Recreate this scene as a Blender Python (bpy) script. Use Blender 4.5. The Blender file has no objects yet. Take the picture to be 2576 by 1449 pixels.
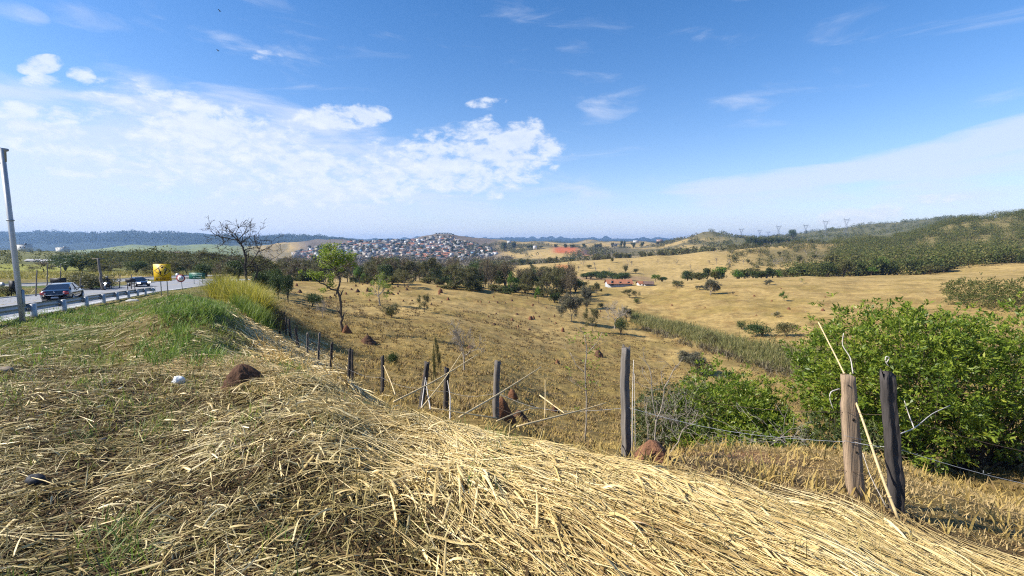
import bpy, math, random
import numpy as np
from math import radians as RAD, sin, cos, pi, atan2, exp, log, hypot
sc = bpy.context.scene
COL = sc.collection
random.seed(7)
# ------------------------------------------------------------------ camera
FPX = 1160.0; PITCH = RAD(5.66); CU, CV = 1288.0, 724.5      # photo measured on a 2576 x 1449 grid
cam = bpy.data.cameras.new("camera"); camo = bpy.data.objects.new("camera", cam); COL.objects.link(camo)
cam.sensor_width = 36.0; cam.lens = 36.0 * FPX / 2576.0
cam.clip_start = 0.05; cam.clip_end = 30000
camo.location = (0, 0, 0); camo.rotation_euler = (pi / 2 - PITCH, 0, 0)
sc.camera = camo
# ------------------------------------------------------------------ exposure
sc.view_settings.view_transform = 'Standard'; sc.view_settings.look = 'None'
sc.view_settings.exposure = 0.72; sc.view_settings.gamma = 1.0
sc.cycles.max_bounces = 6; sc.cycles.diffuse_bounces = 3; sc.cycles.transparent_max_bounces = 8
sc.cycles.volume_bounces = 0
sc.cycles.use_denoising = False; sc.cycles.filter_width = 1.15; sc.cycles.sample_clamp_indirect = 3.0
# ------------------------------------------------------------------ sun
SUN_EL = RAD(38); SUN_K = RAD(10)                          # sun from the left, very slightly behind the camera
sdir = np.array([-cos(SUN_EL) * cos(SUN_K), -cos(SUN_EL) * sin(SUN_K), sin(SUN_EL)])
sl = bpy.data.lights.new("sun", 'SUN'); sl.energy = 5.0; sl.angle = RAD(0.53); sl.color = (1.0, 0.94, 0.84)
so = bpy.data.objects.new("sun", sl); COL.objects.link(so)
from mathutils import Vector, Matrix
so.rotation_euler = Vector(sdir).to_track_quat('Z', 'Y').to_euler()
# ------------------------------------------------------------------ pixel helpers
def ray(u, v):
    X = (u - CU) / FPX; Y = (CV - v) / FPX
    d = np.array([X, cos(PITCH) + Y * sin(PITCH), -sin(PITCH) + Y * cos(PITCH)])
    return d / d[1]
def azel(u, v):
    d = ray(u, v); return math.atan2(d[0], d[1]), math.atan2(d[2], math.hypot(d[0], d[1]))
# ------------------------------------------------------------------ world: Nishita sky with procedural clouds
wd = bpy.data.worlds.new("World"); sc.world = wd; wd.use_nodes = True
wt = wd.node_tree; wn = wt.nodes; wl = wt.links; wn.clear()
def N(tree, typ, **kw):
    n = tree.nodes.new(typ)
    for k, v in kw.items(): setattr(n, k, v)
    return n
def M(tree, op, a, b=None, c=None, clamp=False):
    n = tree.nodes.new('ShaderNodeMath'); n.operation = op; n.use_clamp = clamp
    for i, x in enumerate((a, b, c)):
        if x is None: continue
        if isinstance(x, (int, float)): n.inputs[i].default_value = x
        else: tree.links.new(x, n.inputs[i])
    return n.outputs[0]
sky = N(wt, 'ShaderNodeTexSky', sky_type='NISHITA', sun_disc=False)
sky.sun_elevation = SUN_EL; sky.sun_rotation = RAD(-90) - SUN_K
sky.altitude = 700; sky.air_density = 1.0; sky.dust_density = 0.6; sky.ozone_density = 2.0
hs = N(wt, 'ShaderNodeHueSaturation'); hs.inputs['Saturation'].default_value = 1.34; hs.inputs['Value'].default_value = 1.0
wl.new(sky.outputs[0], hs.inputs['Color'])
tint = N(wt, 'ShaderNodeMix', data_type='RGBA', blend_type='MULTIPLY'); tint.inputs[0].default_value = 1.0; wl.new(hs.outputs[0], tint.inputs[6]); tint.inputs[7].default_value = (1.08, .97, 1.03, 1)
tc = N(wt, 'ShaderNodeTexCoord')
sep = N(wt, 'ShaderNodeSeparateXYZ'); wl.new(tc.outputs['Generated'], sep.inputs[0])
AZ = M(wt, 'ARCTAN2', sep.outputs[0], sep.outputs[1])
EL = M(wt, 'ARCSINE', sep.outputs[2])
cmb = N(wt, 'ShaderNodeCombineXYZ'); wl.new(AZ, cmb.inputs[0]); wl.new(EL, cmb.inputs[1]); cmb.inputs[2].default_value = 1.0
def fbm_node(scale, detail, sx, sy, dist=0.0, rough=0.55, off=0.0):
    mp = N(wt, 'ShaderNodeMapping'); mp.inputs['Scale'].default_value = (sx, sy, 0.0); mp.inputs['Location'].default_value = (off, off * .7, 0)
    wl.new(cmb.outputs[0], mp.inputs[0])
    nz = N(wt, 'ShaderNodeTexNoise'); nz.inputs['Scale'].default_value = scale; nz.inputs['Detail'].default_value = detail
    nz.inputs['Roughness'].default_value = rough; nz.inputs['Distortion'].default_value = dist
    wl.new(mp.outputs[0], nz.inputs['Vector']); return nz.outputs['Fac']
CR = [  # u, v, rx, ry, tilt (deg, + rises to the right), strength
 (105,163,50,20,8,1.1),(103,205,46,14,0,1.0),(205,192,32,21,-15,1.0),(197,240,26,9,0,.9),(322,252,92,13,-12,1.0),
 (865,293,100,27,2,2.0),(660,140,52,12,0,.9),(1225,257,46,11,8,.9),
 (20,305,120,42,-12,.9),(190,372,200,66,-15,1.15),(430,330,120,74,-10,1.3),(560,345,240,80,-14,1.4),(560,420,300,60,-4,1.2),
 (1290,368,110,62,-5,1.7),(1140,392,160,62,8,1.5),(1000,440,280,50,3,1.5),(1210,420,160,60,5,1.4),(820,468,260,46,0,1.3),(1240,482,36,18,5,.9),
 (960,360,32,18,0,.6),(2135,545,75,20,6,1.8),(2235,532,62,18,0,1.8),(2340,500,90,10,2,.8),(1410,388,42,10,12,.45)]
CS = [(560,103,80,24,-15,.6),(30,32,80,24,-14,.6),(1450,130,50,26,-20,.5),(1520,275,110,30,22,.4),
 (2490,352,330,34,15,1.1),(2230,412,360,28,12,1.25),(1940,455,320,22,7,1.2),(2350,465,420,56,8,.8),(2000,505,470,40,4,.75),(2560,430,380,80,6,.5),
 (350,440,700,150,-4,1.15),(900,500,800,80,0,.62),(150,345,400,130,-8,.95),(1250,545,900,40,0,.45),(2200,520,700,60,4,.35),(620,390,420,120,-8,.9)]
def blobs(L):
    tot = None
    for (u, v, rx, ry, t, s) in L:
        a0 = azel(u, v); t = RAD(t); rx *= 1.28; ry *= 1.4
        a1 = azel(u + rx * cos(t), v - rx * sin(t)); a2 = azel(u - ry * sin(t), v - ry * cos(t))
        A = np.array([[a1[0] - a0[0], a2[0] - a0[0]], [a1[1] - a0[1], a2[1] - a0[1]]]); I = np.linalg.inv(A)
        o = []
        for r in range(2):
            d = N(wt, 'ShaderNodeVectorMath', operation='DOT_PRODUCT'); wl.new(cmb.outputs[0], d.inputs[0])
            d.inputs[1].default_value = (I[r, 0], I[r, 1], -(I[r, 0] * a0[0] + I[r, 1] * a0[1])); o.append(d.outputs['Value'])
        q = M(wt, 'ADD', M(wt, 'MULTIPLY', o[0], o[0]), M(wt, 'MULTIPLY', o[1], o[1]))
        w = M(wt, 'MAXIMUM', M(wt, 'SUBTRACT', 1.0, q), 0.0)
        w = M(wt, 'MULTIPLY', M(wt, 'SQRT', w), s)
        tot = w if tot is None else M(wt, 'MAXIMUM', tot, w)
    return tot
n1 = fbm_node(11.0, 9, 1.0, 2.0, 0.5, 0.62)
n2 = fbm_node(5.0, 8, 1.0, 4.6, 0.6, 0.58, 3.3)
n3 = fbm_node(30.0, 5, 1.0, 1.8, 0.3, 0.6, 7.1)
bC = blobs(CR); gate = M(wt, 'MULTIPLY', bC, 2.2, clamp=True)
crisp = M(wt, 'ADD', bC, M(wt, 'MULTIPLY', M(wt, 'MULTIPLY', M(wt, 'SUBTRACT', n1, 0.53), 4.8), gate))
crisp = M(wt, 'ADD', crisp, M(wt, 'MULTIPLY', M(wt, 'MULTIPLY', M(wt, 'SUBTRACT', n3, 0.5), 3.2), gate))
mr = N(wt, 'ShaderNodeMapRange', interpolation_type='SMOOTHSTEP'); mr.inputs['From Min'].default_value = 0.22; mr.inputs['From Max'].default_value = 1.55
wl.new(crisp, mr.inputs['Value']); crispv = M(wt, 'MULTIPLY', mr.outputs[0], 0.80)
soft = M(wt, 'ADD', blobs(CS), M(wt, 'MULTIPLY', M(wt, 'SUBTRACT', n2, 0.5), 2.6))
mr2 = N(wt, 'ShaderNodeMapRange', interpolation_type='SMOOTHSTEP'); mr2.inputs['From Min'].default_value = 0.12; mr2.inputs['From Max'].default_value = 1.15
wl.new(soft, mr2.inputs['Value']); hzn = M(wt, 'MULTIPLY', M(wt, 'POWER', 2.718, M(wt, 'MULTIPLY', M(wt, 'ABSOLUTE', EL), -8.0)), 0.80)
softv = M(wt, 'MULTIPLY', mr2.outputs[0], 0.70)
def wmix(fac, a, b):
    m = N(wt, 'ShaderNodeMix', data_type='RGBA'); wl.new(fac, m.inputs[0]); wl.new(a, m.inputs[6])
    if isinstance(b, tuple): m.inputs[7].default_value = b
    else: wl.new(b, m.inputs[7])
    return m.outputs[2]
CLOUDB = 5.6
colr = N(wt, 'ShaderNodeMix', data_type='RGBA'); wl.new(n3, colr.inputs[0])
colr.inputs[6].default_value = (CLOUDB * .62, CLOUDB * .74, CLOUDB * .95, 1); colr.inputs[7].default_value = (CLOUDB * 1.06, CLOUDB * 1.08, CLOUDB * 1.12, 1)
c0 = wmix(hzn, tint.outputs[2], (CLOUDB * .56, CLOUDB * .69, CLOUDB * .96, 1))
c1 = wmix(softv, c0, (CLOUDB * .76, CLOUDB * .84, CLOUDB * 1.02, 1))
c2 = wmix(crispv, c1, colr.outputs[2])
bg = N(wt, 'ShaderNodeBackground'); bg.inputs['Strength'].default_value = 0.112
wl.new(c2, bg.inputs['Color'])
wo = N(wt, 'ShaderNodeOutputWorld'); wl.new(bg.outputs[0], wo.inputs['Surface'])
# ------------------------------------------------------------------ numpy noise
def _h(ix, iy, s):
    n = (ix.astype(np.int64) * 374761393 + iy.astype(np.int64) * 668265263 + s * 974711) & 0x7fffffff
    n = ((n ^ (n >> 13)) * 1274126177) & 0x7fffffff
    return ((n ^ (n >> 16)) & 0xffff) / 65535.0
def vnoise(x, y, s=0):
    x = np.asarray(x, float); y = np.asarray(y, float)
    ix = np.floor(x); iy = np.floor(y); fx = x - ix; fy = y - iy
    fx = fx * fx * (3 - 2 * fx); fy = fy * fy * (3 - 2 * fy)
    a = _h(ix, iy, s); b = _h(ix + 1, iy, s); c = _h(ix, iy + 1, s); d = _h(ix + 1, iy + 1, s)
    return (a * (1 - fx) + b * fx) * (1 - fy) + (c * (1 - fx) + d * fx) * fy
def fbm(x, y, s=0, o=4, lac=2.1, g=0.5):
    t = 0; a = 1.0; m = 0
    for i in range(o):
        t = t + a * vnoise(x, y, s + i * 17); m += a; a *= g; x = x * lac + 5.2; y = y * lac - 3.1
    return t / m
def sstep(a, b, x):
    t = np.clip((x - a) / (b - a), 0, 1); return t * t * (3 - 2 * t)
# ------------------------------------------------------------------ terrain control profiles: u -> (distance, height) or (distance, 'v', photo row)
V = 'v'
PROF = {
 -500: [(1.5,-1.65),(5,-1.85),(10,-2.35),(17,-2.95),(19,-3.2),(40,-4.8),(62,-6),(90,-7),(150,V,678),(300,V,655),(500,V,640),(1500,V,640),(2500,V,628),(3200,V,591),(5000,V,604)],
 0: [(1.5,-1.65),(5,-1.85),(10,-2.4),(17,-3.05),(19.4,-3.25),(40,-5.1),(48,-5.6),(62,-6.1),(90,-7.2),(150,V,681),(220,V,664),(330,V,648),(500,V,630),(620,V,640),(800,V,650),(1500,V,645),(2400,V,632),(3200,V,591),(5000,V,604)],
 150: [(1.5,-1.65),(5,-1.85),(10,-2.4),(17,-3.1),(24,-3.7),(40,-5.0),(60,-6.1),(90,-7.2),(150,V,684),(300,V,655),(500,V,640),(650,V,634),(900,V,650),(1600,V,640),(2400,V,630),(3200,V,590.5),(5000,V,604)],
 300: [(1.5,-1.65),(5,-1.9),(10,-2.5),(20,-3.4),(34,-4.3),(50,-5.6),(85,-6.8),(120,-8),(200,V,668),(400,V,655),(700,V,645),(1000,V,634),(1500,V,627),(2400,V,626),(3200,V,591),(5000,V,604)],
 450: [(1.5,-1.65),(5,-1.95),(8,-2.1),(12,-2.15),(16,-2.25),(22,-2.8),(35,-3.9),(50,-5.2),(65,-6.0),(85,-6.8),(130,-8.2),(300,V,662),(700,V,646),(1000,V,634),(1900,V,625),(2500,V,624),(3200,V,593),(5000,V,605)],
 530: [(1.5,-1.65),(4,-1.8),(6,-2.0),(10,-2.15),(14,-2.2),(19,-2.7),(28,-3.6),(45,-5.0),(62,-6.0),(85,-7.2),(130,-9.0),(300,V,665),(700,V,648),(1100,V,640),(1900,V,622),(2500,V,620),(3200,V,598),(5000,V,606)],
 600: [(1.5,-1.65),(4,-1.8),(6.8,-2.08),(10,-2.45),(14,-2.75),(20,-3.35),(28,-4.0),(45,-5.6),(70,-7.4),(100,-9.4),(150,-11.3),(300,V,668),(700,V,652),(1200,V,641),(1800,V,622),(2500,V,618),(3200,V,603),(5000,V,607)],
 700: [(1.5,-1.65),(4,-1.75),(6,-1.98),(9,-2.45),(12,-3.05),(16,-3.8),(22,-4.75),(30,-5.85),(36,-6.35),(50,-7.0),(80,-8.7),(110,-10.2),(125,-10.6),(160,-13),(250,-19),(500,-28),(900,V,663),(1300,V,652),(1500,V,618),(1700,V,617),(2300,V,625),(3200,V,602),(5000,V,607)],
 780: [(1.5,-1.65),(4,-1.75),(6.5,-2.05),(8.5,-2.55),(11,-3.3),(14,-4.0),(18,-4.75),(25,-6.0),(36,-7.3),(50,-8.0),(80,-9.8),(110,-10.8),(128,-11.0),(160,-14),(250,-21),(500,-32),(900,V,665),(1250,V,650),(1450,V,614),(1600,V,613),(2300,V,625),(3200,V,600),(5000,V,607)],
 860: [(1.5,-1.65),(4,-1.75),(6.2,-2.05),(7.5,-2.45),(9,-3.1),(13,-4.2),(15,-4.67),(25,-6.5),(44,-8.6),(70,-10),(100,-11),(130,-11.7),(170,-15),(300,-24),(600,-36),(900,V,663),(1250,V,640),(1450,V,607),(1600,V,608),(2300,V,625),(3200,V,604),(5000,V,608)],
 960: [(1.5,-1.65),(4,-1.74),(5.6,-1.96),(7,-2.65),(9,-3.3),(13.5,-4.6),(20,-6.1),(30,-7.8),(44,-9.2),(70,-10.8),(100,-11.6),(132,-12.0),(170,-15.5),(320,-26),(600,-38),(880,V,662),(1150,V,636),(1420,V,606),(1600,V,610),(2300,V,625),(5000,V,608)],
 1050: [(1.5,-1.65),(4,-1.73),(5.2,-1.9),(7,-2.95),(9,-3.6),(12,-4.4),(20,-6.35),(30,-8.1),(44,-9.7),(70,-11.3),(100,-12.1),(133,-12.4),(150,-12.6),(190,-17),(350,-28),(600,-38),(860,V,661),(1100,V,636),(1400,V,603),(1600,V,606),(2300,V,625),(5000,V,608)],
 1120: [(4.8,-1.82),(6.5,-2.8),(11.5,-4.25),(30,-8.4),(70,-11.9),(135,-13.2),(190,-18),(600,-38),(860,V,661),(1100,V,640),(1450,V,593),(1650,V,597),(2300,V,620)],
 1180: [(4.5,-1.76),(6,-2.6),(140,-14.0),(195,-19),(600,-36),(870,V,658),(1100,V,640),(1450,V,600),(1650,V,600),(2300,V,618)],
 1250: [(1.5,-1.65),(3.6,-1.69),(4.4,-1.74),(6,-2.6),(9.5,-3.75),(14,-5.3),(20,-7.0),(30,-9.0),(44,-11.0),(70,-13.2),(100,-14.5),(130,-14.9),(150,-15.0),(190,-19.5),(350,V,691),(430,V,672),(470,V,672),(600,-32),(880,V,655),(1150,V,632),(1400,V,606),(1800,V,608),(2500,V,618),(5000,V,608)],
 1350: [(4.2,-1.74),(5.8,-2.7),(9,-4.0),(14,-5.9),(20,-8.0),(30,-10.3),(44,-12.4),(70,-14.8),(100,-16.0),(140,-16.3),(165,-16.6),(195,-20),(300,V,694),(420,V,664),(460,V,667),(600,-30),(880,V,646),(1300,V,615),(1600,V,613),(2500,V,612),(5000,V,608)],
 1450: [(1.5,-1.65),(3,-1.68),(4.0,-1.76),(4.8,-2.15),(6,-2.8),(9,-4.2),(14,-6.2),(25,-9.7),(40,-12.7),(60,-15.3),(80,-16.6),(100,-17.2),(130,-17.9),(160,-18.3),(200,-19.3),(230,-21),(300,V,692),(405,V,656),(440,V,660),(600,-28),(900,V,640),(1500,V,620),(1700,V,614),(2500,V,611),(5000,V,608)],
 1550: [(3.8,-1.82),(5.5,-2.5),(9,-4.2),(14,-6.6),(25,-10.3),(40,-13.3),(60,-16),(80,-17.4),(105,-18.6),(150,-18.3),(200,-18.4),(250,-21),(400,V,650),(430,V,653),(600,-24),(900,V,636),(1500,V,618),(1800,V,613),(2500,V,610),(5000,V,608)],
 1650: [(1.5,-1.66),(2.5,-1.68),(3.4,-1.8),(4.2,-2.15),(5.3,-2.6),(7.3,-3.45),(10,-4.9),(14,-6.6),(18,-8.0),(25,-10.0),(40,-13.7),(60,-16.7),(80,-18.2),(100,-19.0),(115,-19.1),(140,-18.2),(170,-17.3),(195,-17.0),(240,-21),(300,-23),(395,V,643),(430,V,647),(700,V,645),(1000,V,628),(1600,V,617),(2500,V,610),(5000,V,608)],
 1780: [(2.4,-1.68),(3.3,-1.84),(4.2,-2.25),(5.3,-2.6),(6.8,-3.2),(7.6,-3.5),(9,-4.6),(14,-7.3),(40,-14.3),(60,-17),(85,-18.0),(95,-18.2),(130,-16.6),(165,-15.0),(185,-15.2),(240,-20),(300,-21.5),(400,V,633),(440,V,636),(700,V,628),(1000,V,605),(1100,V,584),(1250,V,600),(5000,V,608)],
 1900: [(1.5,-1.66),(2.5,-1.69),(3.2,-1.88),(3.8,-2.2),(4.5,-2.45),(6.3,-3.05),(7.5,-3.45),(9,-4.6),(13,-7.0),(20,-10),(40,-14.8),(55,-16.8),(66,-17.4),(76,-17.5),(90,-17.3),(120,-15.9),(150,-14.4),(175,-13.9),(220,-18),(280,-20),(400,V,634),(450,V,623),(490,V,627),(800,V,622),(1150,V,602),(1300,V,604),(5000,V,608)],
 2030: [(1.5,-1.66),(2.4,-1.71),(3.1,-1.95),(4.4,-2.5),(6.1,-3.05),(7.5,-3.5),(9,-4.8),(13,-6.9),(40,-14.6),(66,-16.8),(80,-16.4),(120,-14.6),(160,-13.2),(178,-13.3),(225,-17.5),(300,V,668),(400,V,633),(485,V,611),(520,V,615),(850,V,612),(1300,V,590),(1500,V,590),(5000,V,608)],
 2150: [(1.5,-1.66),(2,-1.68),(2.8,-1.95),(3.6,-2.25),(4.4,-2.55),(6,-3.0),(7.3,-3.45),(9,-4.8),(13,-6.8),(20,-9.5),(40,-14.5),(55,-16),(75,-16.1),(100,-15.0),(130,-13.7),(155,-12.8),(172,-13.2),(230,-16),(300,V,662),(400,V,638),(510,V,611),(560,V,618),(900,V,600),(1200,V,577),(1400,V,572),(5000,V,600)],
 2270: [(1.5,-1.68),(2,-1.75),(2.8,-2.1),(4.4,-2.68),(6.2,-3.3),(7.5,-3.8),(9,-4.9),(13,-6.7),(20,-9.2),(40,-14.1),(75,-15.2),(100,-14.0),(150,-12.2),(165,-12.8),(220,-14.5),(290,V,655),(400,V,626),(500,V,598),(560,V,606),(1000,V,582),(1300,V,566),(1500,V,565),(5000,V,600)],
 2400: [(1.5,-1.7),(2,-1.85),(2.8,-2.25),(3.5,-2.5),(5,-3.0),(6.5,-3.65),(7.5,-4.15),(9,-5),(13,-6.6),(20,-9),(40,-13.8),(60,-15),(80,-14.5),(110,-12.8),(140,-11.3),(158,-12),(200,-13),(260,V,662),(400,V,610),(510,V,564),(580,V,574),(1000,V,565),(1300,V,552),(5000,V,600)],
 2576: [(1.5,-1.75),(2,-1.95),(2.8,-2.4),(3.5,-2.65),(5,-3.2),(7,-4.25),(9,-5.2),(13,-6.4),(20,-8.5),(40,-13),(60,-13.8),(80,-13),(110,-10.8),(130,-10.3),(150,-11.5),(200,-11),(260,V,650),(400,V,588),(500,V,545),(600,V,556),(1000,V,560),(5000,V,600)],
 3000: [(1.5,-1.8),(2.8,-2.5),(5,-3.3),(9,-5.0),(20,-8.0),(60,-12.0),(110,-9.6),(150,-10.5),(260,V,640),(400,V,568),(500,V,520),(1000,V,550),(5000,V,600)],
}
pts = []; val = []
for u, L in PROF.items():
    for e in L:
        D = e[0]; z = ray(u, e[2])[2] * D if len(e) == 3 else e[1]
        az = math.atan((u - CU) / FPX * (cos(PITCH) - z / D * sin(PITCH)))
        R = D / cos(az); pts.append((az * 3.0, log(R))); val.append(z / R)
pts = np.array(pts); val = np.array(val)
def kern(r2): return np.sqrt(r2 + 0.004)
A = kern(((pts[:, None, :] - pts[None, :, :]) ** 2).sum(-1))
n = len(pts); P1 = np.c_[np.ones(n), pts]
K = np.block([[A + np.eye(n) * 1e-6, P1], [P1.T, np.zeros((3, 3))]])
W = np.linalg.solve(K, np.r_[val, np.zeros(3)])
# polar grid around the viewer: fine towards the view, coarse behind
azs = np.concatenate([np.linspace(-pi, RAD(-58), 34)[:-1], np.linspace(RAD(-58), RAD(58), 640), np.linspace(RAD(58), pi, 34)[1:]])
lr = np.concatenate([np.linspace(log(0.4), log(1.6), 12)[:-1], np.linspace(log(1.6), log(300), 380)[:-1], np.linspace(log(300), log(6500), 190)])
NA, NR = len(azs), len(lr)
GA, GL = np.meshgrid(azs, lr, indexing='ij')
azc = np.clip(GA, RAD(-57), RAD(56)); lc = np.maximum(GL, log(1.5))
q = np.c_[(azc * 3.0).ravel(), lc.ravel()]
out = np.zeros(len(q))
for i in range(0, len(q), 20000):
    qq = q[i:i + 20000]
    out[i:i + 20000] = kern(((qq[:, None, :] - pts[None]) ** 2).sum(-1)) @ W[:n] + W[n] + qq @ W[n + 1:]
GR = np.exp(GL)
GX = GR * np.sin(GA); GY = GR * np.cos(GA)
GZ = out.reshape(GA.shape) * np.exp(lc) 
GU = CU + FPX * np.tan(np.clip(GA, -1.45, 1.45)); GD = GY
# relief: clods and thatch near, tussocks in the pasture, folds in far slopes
GZ += (fbm(GX * 2.2, GY * 2.2, 3, 4) - .5) * 0.12 * (1 - sstep(6, 14, GR))
GZ += (fbm(GX * 1.1, GY * 1.1, 5, 4) - .5) * 0.34 * sstep(7, 16, GR) * (1 - sstep(90, 200, GR))
GZ += (fbm(GX * .16, GY * .16, 9, 3) - .5) * 0.9 * sstep(18, 40, GR) * (1 - sstep(150, 400, GR)) * sstep(700, 900, GU)
GZ += (fbm(GX / 130, GY / 130, 11, 5) - .5) * 0.018 * GR * sstep(500, 900, GR) 
GZ += (fbm(GX / 45, GY / 45, 12, 4) - .5) * 7.0 * sstep(230, 320, GR) * (1 - sstep(560, 800, GR)) * sstep(1900, 2200, GU)
def bump_world(x0, y0, r, h, ry=None, rot=0.0):
    global GZ
    dx = GX - x0; dy = GY - y0; c, s = cos(rot), sin(rot); a = (dx * c + dy * s) / r; b = (-dx * s + dy * c) / (ry or r)
    GZ = GZ + h * np.exp(-(a * a + b * b))
def XY(u, D): return ((u - CU) / FPX * D, D)
GZ -= .21 * sstep(780, 980, GU) * (1 - sstep(1480, 1750, GU)) * sstep(3.0, 4.2, GR) * (1 - sstep(6.3, 8.2, GR))
GZ -= .04 * sstep(850, 1050, GU) * (1 - sstep(3.8, 4.6, GR))
for (u, D, r, h, ry, rot) in [(690, 5.6, .75, .2, .3, 0), (1010, 4.7, .6, .12, .3, -.5), (800, 4.3, .5, .10, .25, .2), (1100, 3.4, .6, .09, .3, -.6), (420, 12.5, 1.3, .30, 1.1, 0.2), (455, 17, 1.8, .25, 1.6, 0), (385, 10, .8, .14, .7, 0), (505, 14, .9, .2, .8, 0), (900, 6.8, .9, .14, .4, -.3), (1500, 3.7, .6, .07, .25, -.7), (720, 3.2, .35, -.08, .2, 0)]:
    x0, y0 = XY(u, D); bump_world(x0, y0, r, h, ry, rot)
# ------------------------------------------------------------------ road alignment (centre line in plan with heights)
T = np.array([-.6, 1.0]) / hypot(.6, 1); NN = np.array([1.0, .6]) / hypot(.6, 1)
def road_z(t): return np.interp(t, [-40, 0, 27, 61, 75, 90, 400], [0.6, -1.5, -3.2, -5.35, -6.2, -6.75, -7.4])
cl = [NN * -14.4 + T * t for t in np.arange(-40, 68, 2.0)]
ts = list(np.arange(-40, 68, 2.0)); head = math.atan2(T[1], T[0]); p = cl[-1].copy(); tt = ts[-1]
for i in range(19):
    head -= 2.0 / 60.0; p = p + 2.0 * np.array([cos(head), sin(head)]); tt += 2; cl.append(p.copy()); ts.append(tt)
cl = np.array(cl); ts = np.array(ts); HW = 6.3
tang = np.gradient(cl, axis=0); tang /= np.linalg.norm(tang, axis=1)[:, None]; nrm = np.c_[tang[:, 1], -tang[:, 0]]
clz = road_z(ts)

r2 = np.array([[-95, 55], [-72, 62], [-66, 68], [-66, 78], [-70, 90], [-72, 104], [-64, 118]], float)
r2 = np.array([[-130, 48.0], [-100, 55], [-84, 62], [-76, 70], [-72, 80], [-71, 92], [-66, 104]])
r2z = np.array([-5.6, -5.9, -6.3, -6.6, -6.9, -7.1, -7.3])
def resamp(P, z, step=2.0):
    # smooth curve through the points
    d = np.r_[0, np.cumsum(np.linalg.norm(np.diff(P, axis=0), axis=1))]; s = np.arange(0, d[-1], step)
    Q = np.c_[np.interp(s, d, P[:, 0]), np.interp(s, d, P[:, 1])]; zz = np.interp(s, d, z)
    for _ in range(6): Q[1:-1] = (Q[:-2] + 2 * Q[1:-1] + Q[2:]) / 4
    return Q, zz
cl2, cl2z = resamp(r2, r2z); tg = np.gradient(cl2, axis=0); tg /= np.linalg.norm(tg, axis=1)[:, None]; nrm2 = np.c_[tg[:, 1], -tg[:, 0]]
m = (GX < 0) & (GR < 260)
for (C, Z, hw, fall) in ((cl, clz, HW, 5.0), (cl2, cl2z, 3.2, 4.0)):
    px = np.c_[GX[m], GY[m]]; best = np.full(len(px), 1e9); bz = np.zeros(len(px))
    for i in range(len(C)):
        d = np.hypot(px[:, 0] - C[i, 0], px[:, 1] - C[i, 1]); k = d < best; best[k] = d[k]; bz[k] = Z[i]
    # refine z by projecting on nearest segment is unnecessary: stations are 2 m apart
    w = 1 - sstep(hw + .9, hw + fall, best)
    off = np.where(best < hw + .3, -0.09, -0.02)
    zz = GZ[m]; GZ[m] = zz * (1 - w) + (bz + off) * w
dlr = None
def ground(x, y):
    x = np.asarray(x, float); y = np.asarray(y, float)
    a = np.arctan2(x, y); l = np.log(np.maximum(np.hypot(x, y), .41))
    i = np.clip(np.searchsorted(azs, a) - 1, 0, NA - 2); j = np.clip(np.searchsorted(lr, l) - 1, 0, NR - 2)
    fa = np.clip((a - azs[i]) / (azs[i + 1] - azs[i]), 0, 1); fl = np.clip((l - lr[j]) / (lr[j + 1] - lr[j]), 0, 1)
    return (GZ[i, j] * (1 - fa) * (1 - fl) + GZ[i + 1, j] * fa * (1 - fl) + GZ[i, j + 1] * (1 - fa) * fl + GZ[i + 1, j + 1] * fa * fl)
def at(u, D, dz=0.0):
    z = -.05 * D
    for _ in range(4): x = (u - CU) / FPX * (D * cos(PITCH) - z * sin(PITCH)); z = float(ground(x, D))
    return np.array([x, D, z + dz])
_DS = np.exp(np.linspace(log(1.8), log(4500), 3000))
def hit(u, v, dmin=1.8):
    d = ray(u, v); Ds = _DS[_DS >= dmin]
    g = ground(d[0] * Ds, Ds); k = np.nonzero(g >= d[2] * Ds)[0]
    if len(k) == 0: return None
    D = Ds[k[0]]; return np.array([d[0] * D, D, g[k[0]]])
def proj(p):
    x, y, z = p; f = y * cos(PITCH) - z * sin(PITCH); up = y * sin(PITCH) + z * cos(PITCH)
    return CU + FPX * x / f, CV - FPX * up / f
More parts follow.
